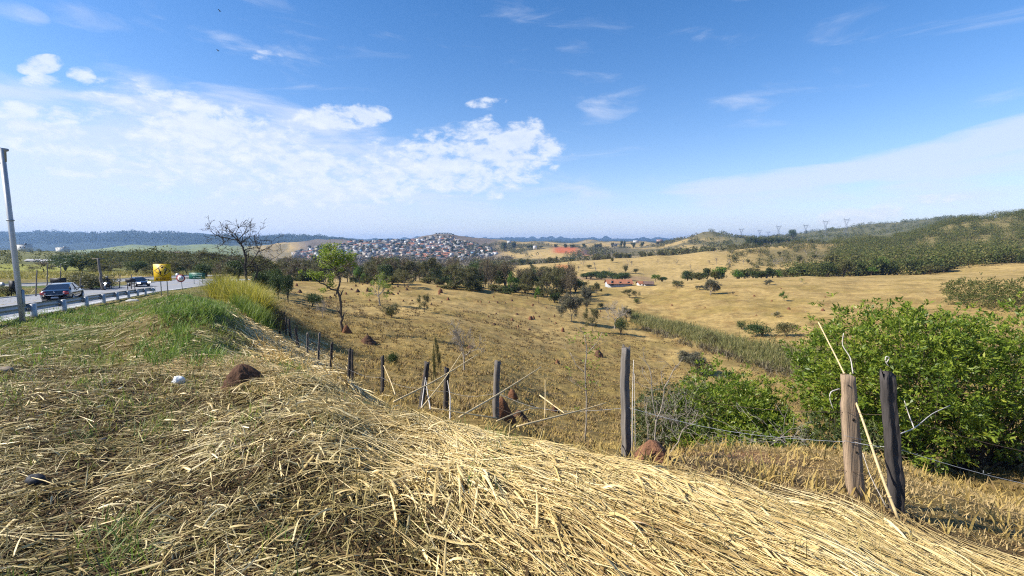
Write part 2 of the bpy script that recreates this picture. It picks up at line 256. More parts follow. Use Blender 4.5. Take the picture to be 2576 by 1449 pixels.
# ------------------------------------------------------------------ materials
def newmat(name):
    m = bpy.data.materials.new(name); m.use_nodes = True; m.node_tree.nodes.clear(); return m, m.node_tree
def plain(name, col, rough=.7, spec=.3, metal=0.0, var=0.12, scale=3.0, bump=0.0, emis=None, coat=0.0, stretch=(1, 1, 1), alpha=None, coords='Object'):
    m, t = newmat(name)
    b = N(t, 'ShaderNodeBsdfPrincipled'); o = N(t, 'ShaderNodeOutputMaterial'); t.links.new(b.outputs[0], o.inputs[0])
    b.inputs['Roughness'].default_value = rough; b.inputs['Metallic'].default_value = metal
    b.inputs['Specular IOR Level'].default_value = spec; b.inputs['Coat Weight'].default_value = coat
    tcn = N(t, 'ShaderNodeTexCoord'); mp = N(t, 'ShaderNodeMapping'); mp.inputs['Scale'].default_value = stretch
    t.links.new(tcn.outputs[coords], mp.inputs[0])
    nz = N(t, 'ShaderNodeTexNoise'); nz.inputs['Scale'].default_value = scale; nz.inputs['Detail'].default_value = 5; nz.inputs['Roughness'].default_value = .6
    t.links.new(mp.outputs[0], nz.inputs['Vector'])
    mx = N(t, 'ShaderNodeMix', data_type='RGBA'); t.links.new(nz.outputs['Fac'], mx.inputs[0])
    mx.inputs[6].default_value = (*[max(0, c * (1 - 2 * var)) for c in col], 1); mx.inputs[7].default_value = (*[min(1, c * (1 + 2 * var)) for c in col], 1)
    t.links.new(mx.outputs[2], b.inputs['Base Color'])
    if bump:
        bp = N(t, 'ShaderNodeBump'); bp.inputs['Strength'].default_value = 1.0; bp.inputs['Distance'].default_value = bump
        t.links.new(nz.outputs['Fac'], bp.inputs['Height']); t.links.new(bp.outputs[0], b.inputs['Normal'])
    if emis: b.inputs['Emission Color'].default_value = (*emis[0], 1); b.inputs['Emission Strength'].default_value = emis[1]
    if alpha is not None: b.inputs['Alpha'].default_value = alpha
    return m
def leafmat(name, cols, rough=.55, trans=.3, spec=.35, ns=.9, rnd=.62):
    """colour varies leaf by leaf (random per island) across the given ramp"""
    m, t = newmat(name)
    g = N(t, 'ShaderNodeNewGeometry'); r = N(t, 'ShaderNodeValToRGB'); r.color_ramp.interpolation = 'LINEAR'
    els = r.color_ramp.elements
    while len(els) < len(cols): els.new(.5)
    for i, c in enumerate(cols):
        els[i].position = i / (len(cols) - 1); els[i].color = (*c, 1)
    tcn = N(t, 'ShaderNodeTexCoord')
    nz = N(t, 'ShaderNodeTexNoise'); nz.inputs['Scale'].default_value = ns; nz.inputs['Detail'].default_value = 2
    t.links.new(tcn.outputs['Object'], nz.inputs['Vector'])
    f = M(t, 'ADD', M(t, 'MULTIPLY', g.outputs['Random Per Island'], rnd), M(t, 'MULTIPLY', M(t, 'SUBTRACT', nz.outputs['Fac'], .3 + (.62 - rnd) * -.12), .95 + (.62 - rnd) * 1.6), clamp=True)
    t.links.new(f, r.inputs[0])
    b = N(t, 'ShaderNodeBsdfPrincipled'); b.inputs['Roughness'].default_value = rough; b.inputs['Specular IOR Level'].default_value = spec
    t.links.new(r.outputs[0], b.inputs['Base Color'])
    tr = N(t, 'ShaderNodeBsdfTranslucent'); hv = N(t, 'ShaderNodeHueSaturation'); hv.inputs['Value'].default_value = 1.25
    t.links.new(r.outputs[0], hv.inputs['Color']); t.links.new(hv.outputs[0], tr.inputs[0])
    mx = N(t, 'ShaderNodeMixShader'); mx.inputs[0].default_value = trans
    t.links.new(b.outputs[0], mx.inputs[1]); t.links.new(tr.outputs[0], mx.inputs[2])
    o = N(t, 'ShaderNodeOutputMaterial'); t.links.new(mx.outputs[0], o.inputs[0]); return m
# ------------------------------------------------------------------ mesh collector
class MB:
    def __init__(s): s.v = []; s.f = []; s.n = 0
    def add(s, v, f, mi=0):
        v = np.asarray(v, float).reshape(-1, 3); f = np.asarray(f, np.int64)
        s.f.append((f + s.n, mi)); s.v.append(v); s.n += len(v)
    def tube(s, P, r, sides=6, cap=True, mi=0, twist=None):
        P = np.asarray(P, float); k = len(P); r = np.broadcast_to(np.asarray(r, float), (k,))
        t = np.gradient(P, axis=0); t /= np.maximum(np.linalg.norm(t, axis=1), 1e-9)[:, None]
        ref = np.array([0, 0, 1.0]) if abs(t[:, 2]).mean() < .8 else np.array([1.0, 0, 0])
        a = np.cross(t, ref); a /= np.maximum(np.linalg.norm(a, axis=1), 1e-9)[:, None]; b = np.cross(t, a)
        th = np.linspace(0, 2 * pi, sides, endpoint=False)
        v = P[:, None, :] + r[:, None, None] * (np.cos(th)[None, :, None] * a[:, None, :] + np.sin(th)[None, :, None] * b[:, None, :])
        idx = np.arange(k * sides).reshape(k, sides); nx = np.roll(idx, -1, axis=1)
        f = np.stack([idx[:-1], nx[:-1], nx[1:], idx[1:]], -1).reshape(-1, 4)
        s.add(v.reshape(-1, 3), f, mi)
        if cap:
            base = s.n - k * sides
            for ring, rev in ((0, True), (k - 1, False)):
                c = P[ring]; ids = base + ring * sides + np.arange(sides)
                s.v.append(c[None]); ci = s.n; s.n += 1
                nn = np.roll(ids, -1); tri = np.stack([np.full(sides, ci), ids, nn] if not rev else [np.full(sides, ci), nn, ids], -1)
                s.f.append((tri, mi))
    def box(s, c, size, rz=0.0, mi=0, M3=None):
        x, y, z = [q / 2 for q in size]
        v = np.array([[-x, -y, -z], [x, -y, -z], [x, y, -z], [-x, y, -z], [-x, -y, z], [x, -y, z], [x, y, z], [-x, y, z]])
        if M3 is not None: v = v @ np.asarray(M3).T
        cc, ss = cos(rz), sin(rz); R = np.array([[cc, -ss, 0], [ss, cc, 0], [0, 0, 1]])
        s.add(v @ R.T + np.asarray(c, float), [[0, 3, 2, 1], [4, 5, 6, 7], [0, 1, 5, 4], [1, 2, 6, 5], [2, 3, 7, 6], [3, 0, 4, 7]], mi)
    def prism(s, poly, y0, y1, mi=0, axis='y'):
        """closed outline (x,z) extruded along y"""
        poly = np.asarray(poly, float); k = len(poly)
        a = np.c_[poly[:, 0], np.full(k, y0), poly[:, 1]]; b = np.c_[poly[:, 0], np.full(k, y1), poly[:, 1]]
        if axis == 'x': a = a[:, [1, 0, 2]]; b = b[:, [1, 0, 2]]
        if axis == 'z': a = a[:, [0, 2, 1]]; b = b[:, [0, 2, 1]]
        base = s.n; s.add(np.r_[a, b], [[i, (i + 1) % k, k + (i + 1) % k, k + i] for i in range(k)], mi)
        s.f.append((np.array([list(range(base, base + k))[::-1]]), mi)); s.f.append((np.array([list(range(base + k, base + 2 * k))]), mi))
    def build(s, name, mats, parent=None, smooth=False, loc=None, link=True):
        me = bpy.data.meshes.new(name); v = np.concatenate(s.v) if s.v else np.zeros((0, 3))
        me.vertices.add(len(v)); me.vertices.foreach_set('co', v.astype(np.float32).ravel())
        nl = sum(f.size for f, _ in s.f); npoly = sum(len(f) for f, _ in s.f)
        me.loops.add(nl); me.polygons.add(npoly)
        me.loops.foreach_set('vertex_index', np.concatenate([f.ravel() for f, _ in s.f]).astype(np.int32))
        tot = np.concatenate([np.full(len(f), f.shape[1]) for f, _ in s.f]); st = np.r_[0, np.cumsum(tot)[:-1]]
        me.polygons.foreach_set('loop_start', st.astype(np.int32)); me.polygons.foreach_set('loop_total', tot.astype(np.int32))
        if not isinstance(mats, (list, tuple)): mats = [mats]
        for m in mats: me.materials.append(m)
        me.polygons.foreach_set('material_index', np.concatenate([np.full(len(f), mi) for f, mi in s.f]).astype(np.int32))
        if smooth: me.polygons.foreach_set('use_smooth', np.ones(npoly, bool))
        me.update(calc_edges=True); me.validate()
        if not link: return me
        return mkobj(name, me, parent, loc)
def mkobj(name, me, parent=None, loc=None):
    o = bpy.data.objects.new(name, me); COL.objects.link(o)
    if parent is not None: o.parent = parent
    if loc is not None: o.location = loc
    return o
def tag(o, label=None, cat=None, group=None, kind=None):
    if label: o['label'] = label
    if cat: o['category'] = cat
    if group: o['group'] = group
    if kind: o['kind'] = kind
    return o
def empty(name, loc=(0, 0, 0), rz=0.0):
    o = bpy.data.objects.new(name, None); COL.objects.link(o); o.location = loc; o.rotation_euler = (0, 0, rz); o.empty_display_size = .2; return o
def copy_tree(o, parent=None):
    c = o.copy(); COL.objects.link(c)
    if parent is not None: c.parent = parent
    for ch in list(CH.get(o.name, [])): 
        d = ch.copy(); COL.objects.link(d); d.parent = c; CH.setdefault(c.name, []).append(d)
        for g in CH.get(ch.name, []):
            e = g.copy(); COL.objects.link(e); e.parent = d
    return c
CH = {}
# ------------------------------------------------------------------ ground cover colours (what grows or lies where, not light)
lin = lambda *c: np.array([((x / 255) / 12.92 if x / 255 < .04045 else ((x / 255 + .055) / 1.055) ** 2.4) for x in c])
GV = np.zeros_like(GZ); 
f_ = GY * cos(PITCH) - GZ * sin(PITCH); GVv = CV - FPX * (GY * sin(PITCH) + GZ * cos(PITCH)) / np.maximum(f_, .05)
def C3(r, g, b): return np.array([r, g, b], float)
n_big = fbm(GX / 9, GY / 9, 21, 4); n_mid = fbm(GX / 2.2, GY / 2.2, 22, 4); n_far = fbm(GX / 60, GY / 60, 23, 4); n_fine = fbm(GX * 1.6, GY * 1.6, 24, 3)
def mixc(c, t, w): return c * (1 - w[..., None]) + np.asarray(t) * w[..., None]
colr_ = np.ones(GZ.shape + (3,)) * C3(.375, .262, .096)                       # dry pasture
colr_ = mixc(colr_, C3(.29, .205, .065), sstep(.45, .68, n_big))
colr_ = mixc(colr_, C3(.24, .145, .05), sstep(.5, .72, n_mid) * .6 * (1 - sstep(120, 260, GR)))
colr_ = mixc(colr_, C3(.235, .165, .055), (1 - sstep(22, 90, GD)) * .62)
colr_ = mixc(colr_, C3(.40, .285, .115), sstep(130, 300, GD) * .5)
# verge, green and litter mixed
vg = (1 - sstep(520, 760, GU + (n_mid - .5) * 160)) * sstep(5.0, 9, GD) * (1 - sstep(70, 110, GD))
colr_ = mixc(colr_, C3(.15, .14, .04), vg * .9)
colr_ = mixc(colr_, C3(.23, .17, .075), vg * sstep(.42, .6, n_fine) * .8)
colr_ = mixc(colr_, C3(.07, .12, .02), vg * sstep(.52, .7, fbm(GX / 3, GY / 3, 31, 3)) * .8)
# earth under the cut straw
nf = 1 - sstep(5.2, 8.5, GR + (n_mid - .5) * 1.6)
nf *= 1 - sstep(2250, 2500, GU) * sstep(3.6, 4.3, GD)
colr_ = mixc(colr_, C3(.095, .062, .032), nf)
colr_ = mixc(colr_, C3(.15, .105, .06), nf * sstep(.45, .62, fbm(GX * 1.3, GY * 1.3, 33, 4)) * (1 - sstep(500, 800, GU)))
# trodden earth patch beyond the fence
dd = np.exp(-(((GX - XY(1850, 6.2)[0]) / .95) ** 2 + ((GY - 6.3) / .5) ** 2)); colr_ = mixc(colr_, C3(.33, .175, .09), np.clip(dd * 1.6, 0, 1) * .9)
# far left fields, town ground, woods
wl_ = sstep(95, 130, GD) * (1 - sstep(560, 680, GU))
colr_ = mixc(colr_, C3(.10, .115, .035), wl_ * .9)
colr_ = mixc(colr_, C3(.20, .19, .06), wl_ * sstep(.48, .6, n_far))
colr_ = mixc(colr_, C3(.19, .22, .09), wl_ * sstep(700, 1000, GD) * (1 - sstep(2000, 2300, GD)))
yl = np.exp(-((GU - 60) / 160) ** 2) * sstep(92, 100, GD) * (1 - sstep(180, 240, GD)); colr_ = mixc(colr_, C3(.26, .26, .05), np.clip(yl * 1.2, 0, .9))
tw = sstep(720, 780, GU) * (1 - sstep(1230, 1290, GU)) * sstep(600, 800, GD) * (1 - sstep(1700, 1900, GD))
colr_ = mixc(colr_, C3(.15, .12, .09), tw)
mid = sstep(620, 760, GU) * (1 - sstep(1950, 2100, GU)) * sstep(470, 600, GD)
colr_ = mixc(colr_, C3(.12, .105, .05), mid * (1 - tw) * sstep(.42, .62, fbm(GX / 90, GY / 90, 41, 4)) * .85)
fw = sstep(2100, 2250, GD); colr_ = mixc(colr_, C3(.03, .045, .035), fw)
hr = sstep(1680, 1900, GU) * sstep(640, 760, GD); colr_ = mixc(colr_, C3(.10, .105, .05), hr * .9)
# wooded hillside on the right
fr_edge = 2140 - (GD - 300) * .25 + (fbm(GX / 30, GY / 30, 51, 3) - .5) * 260
frs = sstep(-60, 60, GU - fr_edge) * sstep(240, 275, GD) * (1 - sstep(600, 680, GD))
colr_ = mixc(colr_, C3(.17, .145, .055), frs * .85)
lower = sstep(1840, 1960, GU) * (1 - sstep(2150, 2300, GU)) * sstep(300, 330, GD) * (1 - sstep(400, 440, GD)); colr_ = mixc(colr_, C3(.13, .11, .045), lower * .75)
# bare red earth cuttings
for (u0, v0, ru, rv, c, d0, d1) in [(1422, 629, 30, 8, (.42, .12, .045), 700, 1700), (1472, 636, 34, 7, (.38, .15, .06), 700, 1700), (1415, 677, 17, 11, (.45, .19, .07), 300, 480), (1500, 633, 40, 9, (.10, .07, .055), 700, 1500), (1560, 628, 22, 10, (.12, .10, .05), 700, 1500), (1530, 700, 120, 5, (.30, .20, .10), 210, 300)]:
    w = np.exp(-(((GU - u0) / ru) ** 4 + ((GVv - v0) / rv) ** 4)) * (GD > d0) * (GD < d1); colr_ = mixc(colr_, C3(*c), np.clip(w * 1.3, 0, 1))
st = np.exp(-((GD - np.interp(GU, [1560, 1650, 1780, 1900, 2050, 2300], [122, 112, 90, 71, 62, 55])) / 7) ** 2) * sstep(1580, 1640, GU)
colr_ = mixc(colr_, C3(.10, .10, .035), st * .8)
# ground mesh
gm = bpy.data.meshes.new("ground")
idx = np.arange(NA * NR).reshape(NA, NR)
q4 = np.stack([idx[:-1, :-1], idx[:-1, 1:], idx[1:, 1:], idx[1:, :-1]], -1).reshape(-1, 4)
# wrap seam and centre
last = np.stack([idx[-1, :-1], idx[-1, 1:], idx[0, 1:], idx[0, :-1]], -1)
vv = np.stack([GX, GY, GZ], -1).reshape(-1, 3)
mb = MB(); mb.add(vv, q4[:, ::-1]); mb.f.append((last[:, ::-1], 0)); mb.f.append((idx[:, 0][None, :], 0))
def ground_material():
    m, t = newmat("ground")
    at_ = N(t, 'ShaderNodeAttribute', attribute_name='cover'); tcn = N(t, 'ShaderNodeTexCoord')
    def nz(scale, det=6, rough=.62, vec=None):
        x = N(t, 'ShaderNodeTexNoise'); x.inputs['Scale'].default_value = scale; x.inputs['Detail'].default_value = det; x.inputs['Roughness'].default_value = rough
        t.links.new(vec or tcn.outputs['Object'], x.inputs['Vector']); return x.outputs['Fac']
    mp = N(t, 'ShaderNodeMapping'); mp.inputs['Scale'].default_value = (.5, 1.6, 1.6); t.links.new(tcn.outputs['Object'], mp.inputs[0])
    a = nz(26, 5); b = nz(3.1, 8, .7, mp.outputs[0]); c = nz(.33, 8, .68)
    e = nz(.09, 6, .7); k_ = nz(1.1, 7, .75, mp.outputs[0])
    s = M(t, 'ADD', M(t, 'MULTIPLY', a, .55), M(t, 'ADD', M(t, 'MULTIPLY', b, .95), M(t, 'MULTIPLY', c, .8)))
    s = M(t, 'ADD', s, M(t, 'ADD', M(t, 'MULTIPLY', M(t, 'SUBTRACT', e, .5), .7), M(t, 'MULTIPLY', M(t, 'SUBTRACT', k_, .5), 1.1)))
    g = M(t, 'ADD', M(t, 'MULTIPLY', M(t, 'SUBTRACT', s, 1.15), 1.55), 1.0)
    g = M(t, 'MAXIMUM', g, .35)
    vm = N(t, 'ShaderNodeVectorMath', operation='SCALE'); t.links.new(at_.outputs['Color'], vm.inputs[0]); t.links.new(g, vm.inputs['Scale'])
    bs = N(t, 'ShaderNodeBsdfPrincipled'); bs.inputs['Roughness'].default_value = .95; bs.inputs['Specular IOR Level'].default_value = .1
    t.links.new(vm.outputs[0], bs.inputs['Base Color'])
    bp = N(t, 'ShaderNodeBump'); bp.inputs['Distance'].default_value = .14; bp.inputs['Strength'].default_value = .9
    t.links.new(M(t, 'ADD', M(t, 'MULTIPLY', b, 1.0), M(t, 'MULTIPLY', a, .25)), bp.inputs['Height']); t.links.new(bp.outputs[0], bs.inputs['Normal'])
    o = N(t, 'ShaderNodeOutputMaterial'); t.links.new(bs.outputs[0], o.inputs[0]); return m
go = mb.build("ground", ground_material(), smooth=True); tag(go, kind='structure')
ca = go.data.color_attributes.new('cover', 'FLOAT_COLOR', 'POINT')
ca.data.foreach_set('color', np.concatenate([colr_.reshape(-1, 3), np.ones((NA * NR, 1))], 1).astype(np.float32).ravel())
# ------------------------------------------------------------------ roads
asph = plain("asphalt", (.27, .275, .285), .85, .25, var=.07, scale=.8)
asph2 = plain("asphalt old", (.25, .245, .235), .9, .2, var=.1, scale=.6)
paint = plain("road paint", (.72, .72, .70), .6, var=.08, scale=2); ypaint = plain("road paint yellow", (.6, .45, .15), .6, var=.1, scale=2)
concr = plain("concrete", (.42, .41, .38), .85, .2, var=.15, scale=2.5, bump=.01)
def strip(name, C, Z, NRM, a, b, dz, mat, thick=.0, i0=0, i1=None, dash=None):
    mb = MB(); i1 = i1 or len(C)
    P = []
    rng = range(i0, i1)
    L = np.c_[C[i0:i1] + NRM[i0:i1] * a, Z[i0:i1] + dz]; R = np.c_[C[i0:i1] + NRM[i0:i1] * b, Z[i0:i1] + dz]; k = len(L)
    if dash:
        for s in range(0, k - 1, dash[0] + dash[1]):
            e = min(s + dash[0], k - 1)
            for j in range(s, e): mb.add([L[j], R[j], R[j + 1], L[j + 1]], [[0, 1, 2, 3]])
    else:
        mb.add(np.r_[L, R], [[i, k + i, k + i + 1, i + 1] for i in range(k - 1)])
        if thick:
            mb.add(np.r_[R, R - [0, 0, thick]], [[i, k + i, k + i + 1, i + 1] for i in range(k - 1)])
            mb.add(np.r_[L, L - [0, 0, thick]], [[i + 1, k + i + 1, k + i, i] for i in range(k - 1)])
    o = mb.build(name, mat); return tag(o, kind='structure')
strip("road", cl, clz, nrm, -HW, HW, 0.0, asph, .15)
strip("road_marking", cl, clz, nrm, HW - .5, HW - .35, .006, paint)
strip("road_marking", cl, clz, nrm, -HW + .5, -HW + .65, .006, paint)
strip("road_marking", cl, clz, nrm, -.30, -.18, .006, ypaint)
strip("kerb", cl, clz, nrm, HW, HW + .28, .05, concr, .2)
strip("kerb", cl, clz, nrm, -HW - .28, -HW, .10, concr, .25)
strip("road", cl2, cl2z, nrm2, -3.2, 3.2, 0.0, asph2, .15)
strip("kerb", cl2, cl2z, nrm2, -3.5, -3.2, .14, concr, .25)
# ------------------------------------------------------------------ grass, straw and litter (uncountable stuff)
rng = np.random.default_rng(11)
def sample_ud(n, u0, u1, d0, d1, wfun):
    """random ground points between two bearings and two distances, even in plan, thinned by a density function"""
    outp = []; got = 0
    while got < n:
        k = n * 2
        D = np.sqrt(rng.random(k) * (d1 * d1 - d0 * d0) + d0 * d0); U = u0 + rng.random(k) * (u1 - u0)
        w = wfun(U, D); s = rng.random(k) < w; outp.append(np.c_[U[s], D[s]]); got += s.sum()
        if len(outp) > 60: break
    P = np.concatenate(outp)[:n]; return P[:, 0], P[:, 1]
def blades(x, y, h0, L, wd_, head, pitch, curl, bend, seg=4, roll=None, mode='flat', taper=(.8, 1, .85, .5, .08), follow=True):
    """x,y base; h0 height over ground; L length; wd_ width; head heading; pitch start elevation; curl change of elevation along; bend heading change"""
    n = len(x); s = np.linspace(0, 1, seg + 1)
    X = np.zeros((n, seg + 1)); Y = X.copy(); H = X.copy(); X[:, 0] = x; Y[:, 0] = y; H[:, 0] = h0
    for i in range(seg):
        m_ = (i + .5) / seg; e = pitch + curl * m_; a = head + bend * m_; d = L / seg
        X[:, i + 1] = X[:, i] + d * np.cos(e) * np.cos(a); Y[:, i + 1] = Y[:, i] + d * np.cos(e) * np.sin(a); H[:, i + 1] = H[:, i] + d * np.sin(e)
    if follow == 'chord':
        g0 = ground(X[:, :1], Y[:, :1]); g1 = ground(X[:, -1:], Y[:, -1:]); gm_ = ground(X[:, seg // 2:seg // 2 + 1], Y[:, seg // 2:seg // 2 + 1])
        Z = np.maximum(g0 + (g1 - g0) * s[None], ground(X, Y)) + np.maximum(H, .004)
    elif follow:
        Z = ground(X, Y) + np.maximum(H, .004)
    else:
        Z = ground(X[:, :1], Y[:, :1]) + H
        Z = np.maximum(Z, ground(X, Y) + .004)
    P = np.stack([X, Y, Z], -1)
    t = np.gradient(P, axis=1); t /= np.maximum(np.linalg.norm(t, axis=2, keepdims=True), 1e-9)
    side = np.stack([-t[..., 1], t[..., 0], np.zeros_like(t[..., 0])], -1); side /= np.maximum(np.linalg.norm(side, axis=2, keepdims=True), 1e-6)
    nor = np.cross(side, t)
    r = (rng.normal(0, .5, n) if roll is None else roll)[:, None, None]
    sd = side * np.cos(r) + nor * np.sin(r); nn = -side * np.sin(r) + nor * np.cos(r)
    tp = np.interp(s, np.linspace(0, 1, len(taper)), taper)[None, :, None] * wd_[:, None, None] * .5
    if mode == 'flat':
        V_ = np.stack([P - sd * tp, P + sd * tp], 2); k = 2
        a = np.arange(seg) * 2; F = np.stack([a, a + 1, a + 3, a + 2], -1)
    elif mode == 'fold':
        V_ = np.stack([P - sd * tp + nn * tp * .45, P, P + sd * tp + nn * tp * .45], 2); k = 3
        a = np.arange(seg) * 3; F = np.concatenate([np.stack([a, a + 1, a + 4, a + 3], -1), np.stack([a + 1, a + 2, a + 5, a + 4], -1)])
    else:
        V_ = np.stack([P + sd * tp, P - sd * tp * .5 + nn * tp * .86, P - sd * tp * .5 - nn * tp * .86], 2); k = 3
        a = np.arange(seg) * 3; F = np.concatenate([np.stack([a + i, a + (i + 1) % 3, a + 3 + (i + 1) % 3, a + 3 + i], -1) for i in range(3)])
    nv = (seg + 1) * k
    return V_.reshape(n * nv, 3), (F[None] + (np.arange(n) * nv)[:, None, None]).reshape(-1, 4)
straw_pale = leafmat("dry straw", [(.25, .15, .045), (.55, .40, .15), (.78, .61, .28), (.90, .77, .45)], rough=.42, trans=.12, spec=.5)
straw_dull = leafmat("dull straw", [(.085, .065, .018), (.19, .15, .042), (.42, .33, .12), (.76, .63, .36)], rough=.55, trans=.12, spec=.4)
litter = leafmat("brown litter", [(.035, .022, .011), (.09, .055, .024), (.17, .115, .05)], rough=.8, trans=.08, spec=.2)
grass_green = leafmat("green grass", [(.045, .095, .014), (.10, .18, .026), (.19, .26, .04), (.28, .28, .075)], trans=.4)
grass_dry = leafmat("dry grass", [(.19, .125, .04), (.33, .23, .07), (.46, .33, .11), (.30, .26, .075)], rough=.7, trans=.2, spec=.2)
grass_yellow = leafmat("yellow grass", [(.14, .15, .02), (.28, .27, .035), (.42, .36, .06), (.25, .26, .04)], trans=.4)
reed_green = leafmat("reed green", [(.09, .10, .03), (.16, .165, .045), (.25, .225, .075), (.32, .25, .11)], trans=.3)
def heading(U, D):
    """lie of the cut stalks: along the bank on the right, across the slope on the left"""
    right = RAD(-52); left = RAD(28) * (1 - sstep(3.5, 6, D)) + RAD(4)
    w = sstep(650, 1150, U - (D - 3) * 60); return left * (1 - w) + right * w
def crest(U):   # distance at which the bank drops away
    return np.interp(U, [-100, 300, 560, 700, 880, 960, 1050, 1250, 1450, 1650, 1780, 1900, 2150, 2400, 2576, 2900], [7.6, 7.6, 8.6, 9.6, 7.4, 6.2, 5.5, 4.7, 4.3, 3.9, 3.7, 3.5, 3.4, 3.2, 3.1, 3.1])
def pale_w(U, D):
    c = crest(U) + (fbm(U / 60, D * 2, 71, 3) - .5) * .5
    edge = 1 - sstep(-.05, .30, D - c)
    left = sstep(760, 1150, U + (D - 4) * 150 + (fbm(U / 130, D * 1.4, 72, 3) - .5) * 420)
    return edge * (.05 + .95 * left) * (.35 + .65 * sstep(.36, .5, fbm(U / 70, D * 3, 74, 3) + .25 * sstep(1300, 1900, U)))
def straw_layer(name, n, mat, wf, dr, Lr, wr, hr_, spread, mode, pr=(.0, .10), seg=5, u=(-250, 2950), label=None, cat="straw", head=None, rollsd=.6):
    U, D = sample_ud(n, u[0], u[1], dr[0], dr[1], wf); n = len(U); x, y = XY(U, D)
    L = rng.uniform(*Lr, n) * (.6 + .4 * sstep(500, 1200, U)); w_ = rng.uniform(*wr, n)
    hd = (heading(U, D) if head is None else head) + (fbm(x * 1.7 + 30, y * 1.7 + 30, 77, 3) - .5) * 1.5 * (.2 + np.exp(-((U - 850) / 380) ** 2)) + rng.normal(0, 1, n) * (spread + .6 * (1 - sstep(650, 1200, U - (D - 3) * 60))) + np.where(rng.random(n) < .5, pi, 0)
    h0 = rng.random(n) ** 1.5 * hr_; pt = rng.normal(pr[0], pr[1], n); cu = -pt * 2 + rng.normal(0, .14, n)
    v, f = blades(x, y, h0, L, w_, hd, pt, cu, rng.normal(0, .06 if mode == 'tube' else .16, n), seg=seg, mode=mode, follow='chord', roll=rng.normal(0, rollsd, n))
    mb = MB(); mb.add(v, f); o = mb.build(name, mat); return tag(o, label=label, cat=cat, kind='stuff')
full = lambda U, D: (D < crest(U) + .2) * 1.0
straw_layer("brown_litter", 40000, litter, lambda U, D: (1 - sstep(-.3, 1.2, D - crest(U))) * (1 - .5 * sstep(4.5, 7, D)), (1.6, 9.8), (.08, .45), (.005, .014), .03, .7, 'flat', label="brown rotting grass litter under the pale straw")
straw_layer("pale_straw", 40000, straw_pale, pale_w, (1.6, 9.6), (.10, .50), (.004, .013), .05, .40, 'fold', label="thick mat of pale cut straw leaves lying down the bank", rollsd=.8)
straw_layer("pale_stalks", 8000, straw_pale, pale_w, (1.6, 9.6), (.3, 1.1), (.005, .011), .06, .16, 'tube', seg=5, label="long pale cane stalks laid along the bank")
straw_layer("short_straw", 40000, straw_dull, lambda U, D: full(U, D) * (1 - .6 * sstep(1000, 1500, U)) * (.18 + .82 * (1 - sstep(4.0, 6.5, D) * (1 - sstep(500, 800, U)))) * (.3 + .7 * sstep(.4, .55, fbm(U / 60, D * 2.2, 78, 3))), (1.6, 9.8), (.04, .36), (.003, .010), .05, .55, 'fold', pr=(.05, .25), seg=4, label="short dull chopped straw strewn over the verge")
straw_layer("broad_leaves", 2000, straw_pale, lambda U, D: full(U, D) * (.35 + .65 * sstep(600, 1000, U)), (1.6, 6.0), (.12, .45), (.011, .023), .08, .45, 'fold', pr=(.1, .3), label="broad dry cane leaves scattered on top of the straw")
# cut stubble and curled ends standing up out of the mat
U, D = sample_ud(5200, -200, 2900, 1.7, 8.0, lambda U, D: full(U, D) * (.35 + .65 * np.exp(-((U - 1000) / 450) ** 2))); n = len(U); x, y = XY(U, D)
v, f = blades(x, y, np.full(n, .01), rng.uniform(.06, .26, n), rng.uniform(.004, .012, n), rng.uniform(0, 2 * pi, n), rng.uniform(.5, 1.4, n), rng.normal(-.9, .8, n), rng.normal(0, .5, n), seg=4, mode='fold', follow=False)
mb = MB(); mb.add(v, f); tag(mb.build("stubble", straw_dull), "cut stubble and curled leaf ends sticking out of the straw", "stubble", kind='stuff')
# verge litter farther out on the left
U, D = sample_ud(17000, -250, 1000, 7.0, 46.0, lambda U, D: (1 - sstep(520, 900, U + (D - 10) * 14)) * np.clip(14 / D, 0, 1)); n = len(U); x, y = XY(U, D)
v, f = blades(x, y, rng.random(n) * .03, rng.uniform(.12, .55, n), rng.uniform(.008, .02, n) * (1 + D / 25), rng.normal(.1, .6, n), rng.normal(.05, .15, n), rng.normal(-.1, .15, n), rng.normal(0, .3, n), seg=3, mode='flat')
mb = MB(); mb.add(v, f); tag(mb.build("verge_straw", straw_dull), "chopped straw scattered over the roadside verge", "straw", kind='stuff')
# straw slope running down to the far fence posts
U, D = sample_ud(22000, 560, 1000, 6.5, 34, lambda U, D: sstep(-.4, .5, D - crest(U) + 1) * np.exp(-((U - np.interp(D, [6, 9, 12, 16, 22, 30], [860, 760, 740, 720, 700, 690])) / 75) ** 2) * np.clip(10 / D, 0, 1)); n = len(U); x, y = XY(U, D)
v, f = blades(x, y, rng.random(n) * .12, rng.uniform(.2, .9, n), rng.uniform(.008, .02, n) * (1 + D / 30), rng.normal(RAD(-50), .4, n), rng.normal(.05, .2, n), rng.normal(-.2, .2, n), rng.normal(0, .3, n), seg=4, mode='flat')
mb = MB(); mb.add(v, f); tag(mb.build("bank_straw", straw_pale), "pale straw tipped down the bank beside the far fence posts", "straw", kind='stuff')
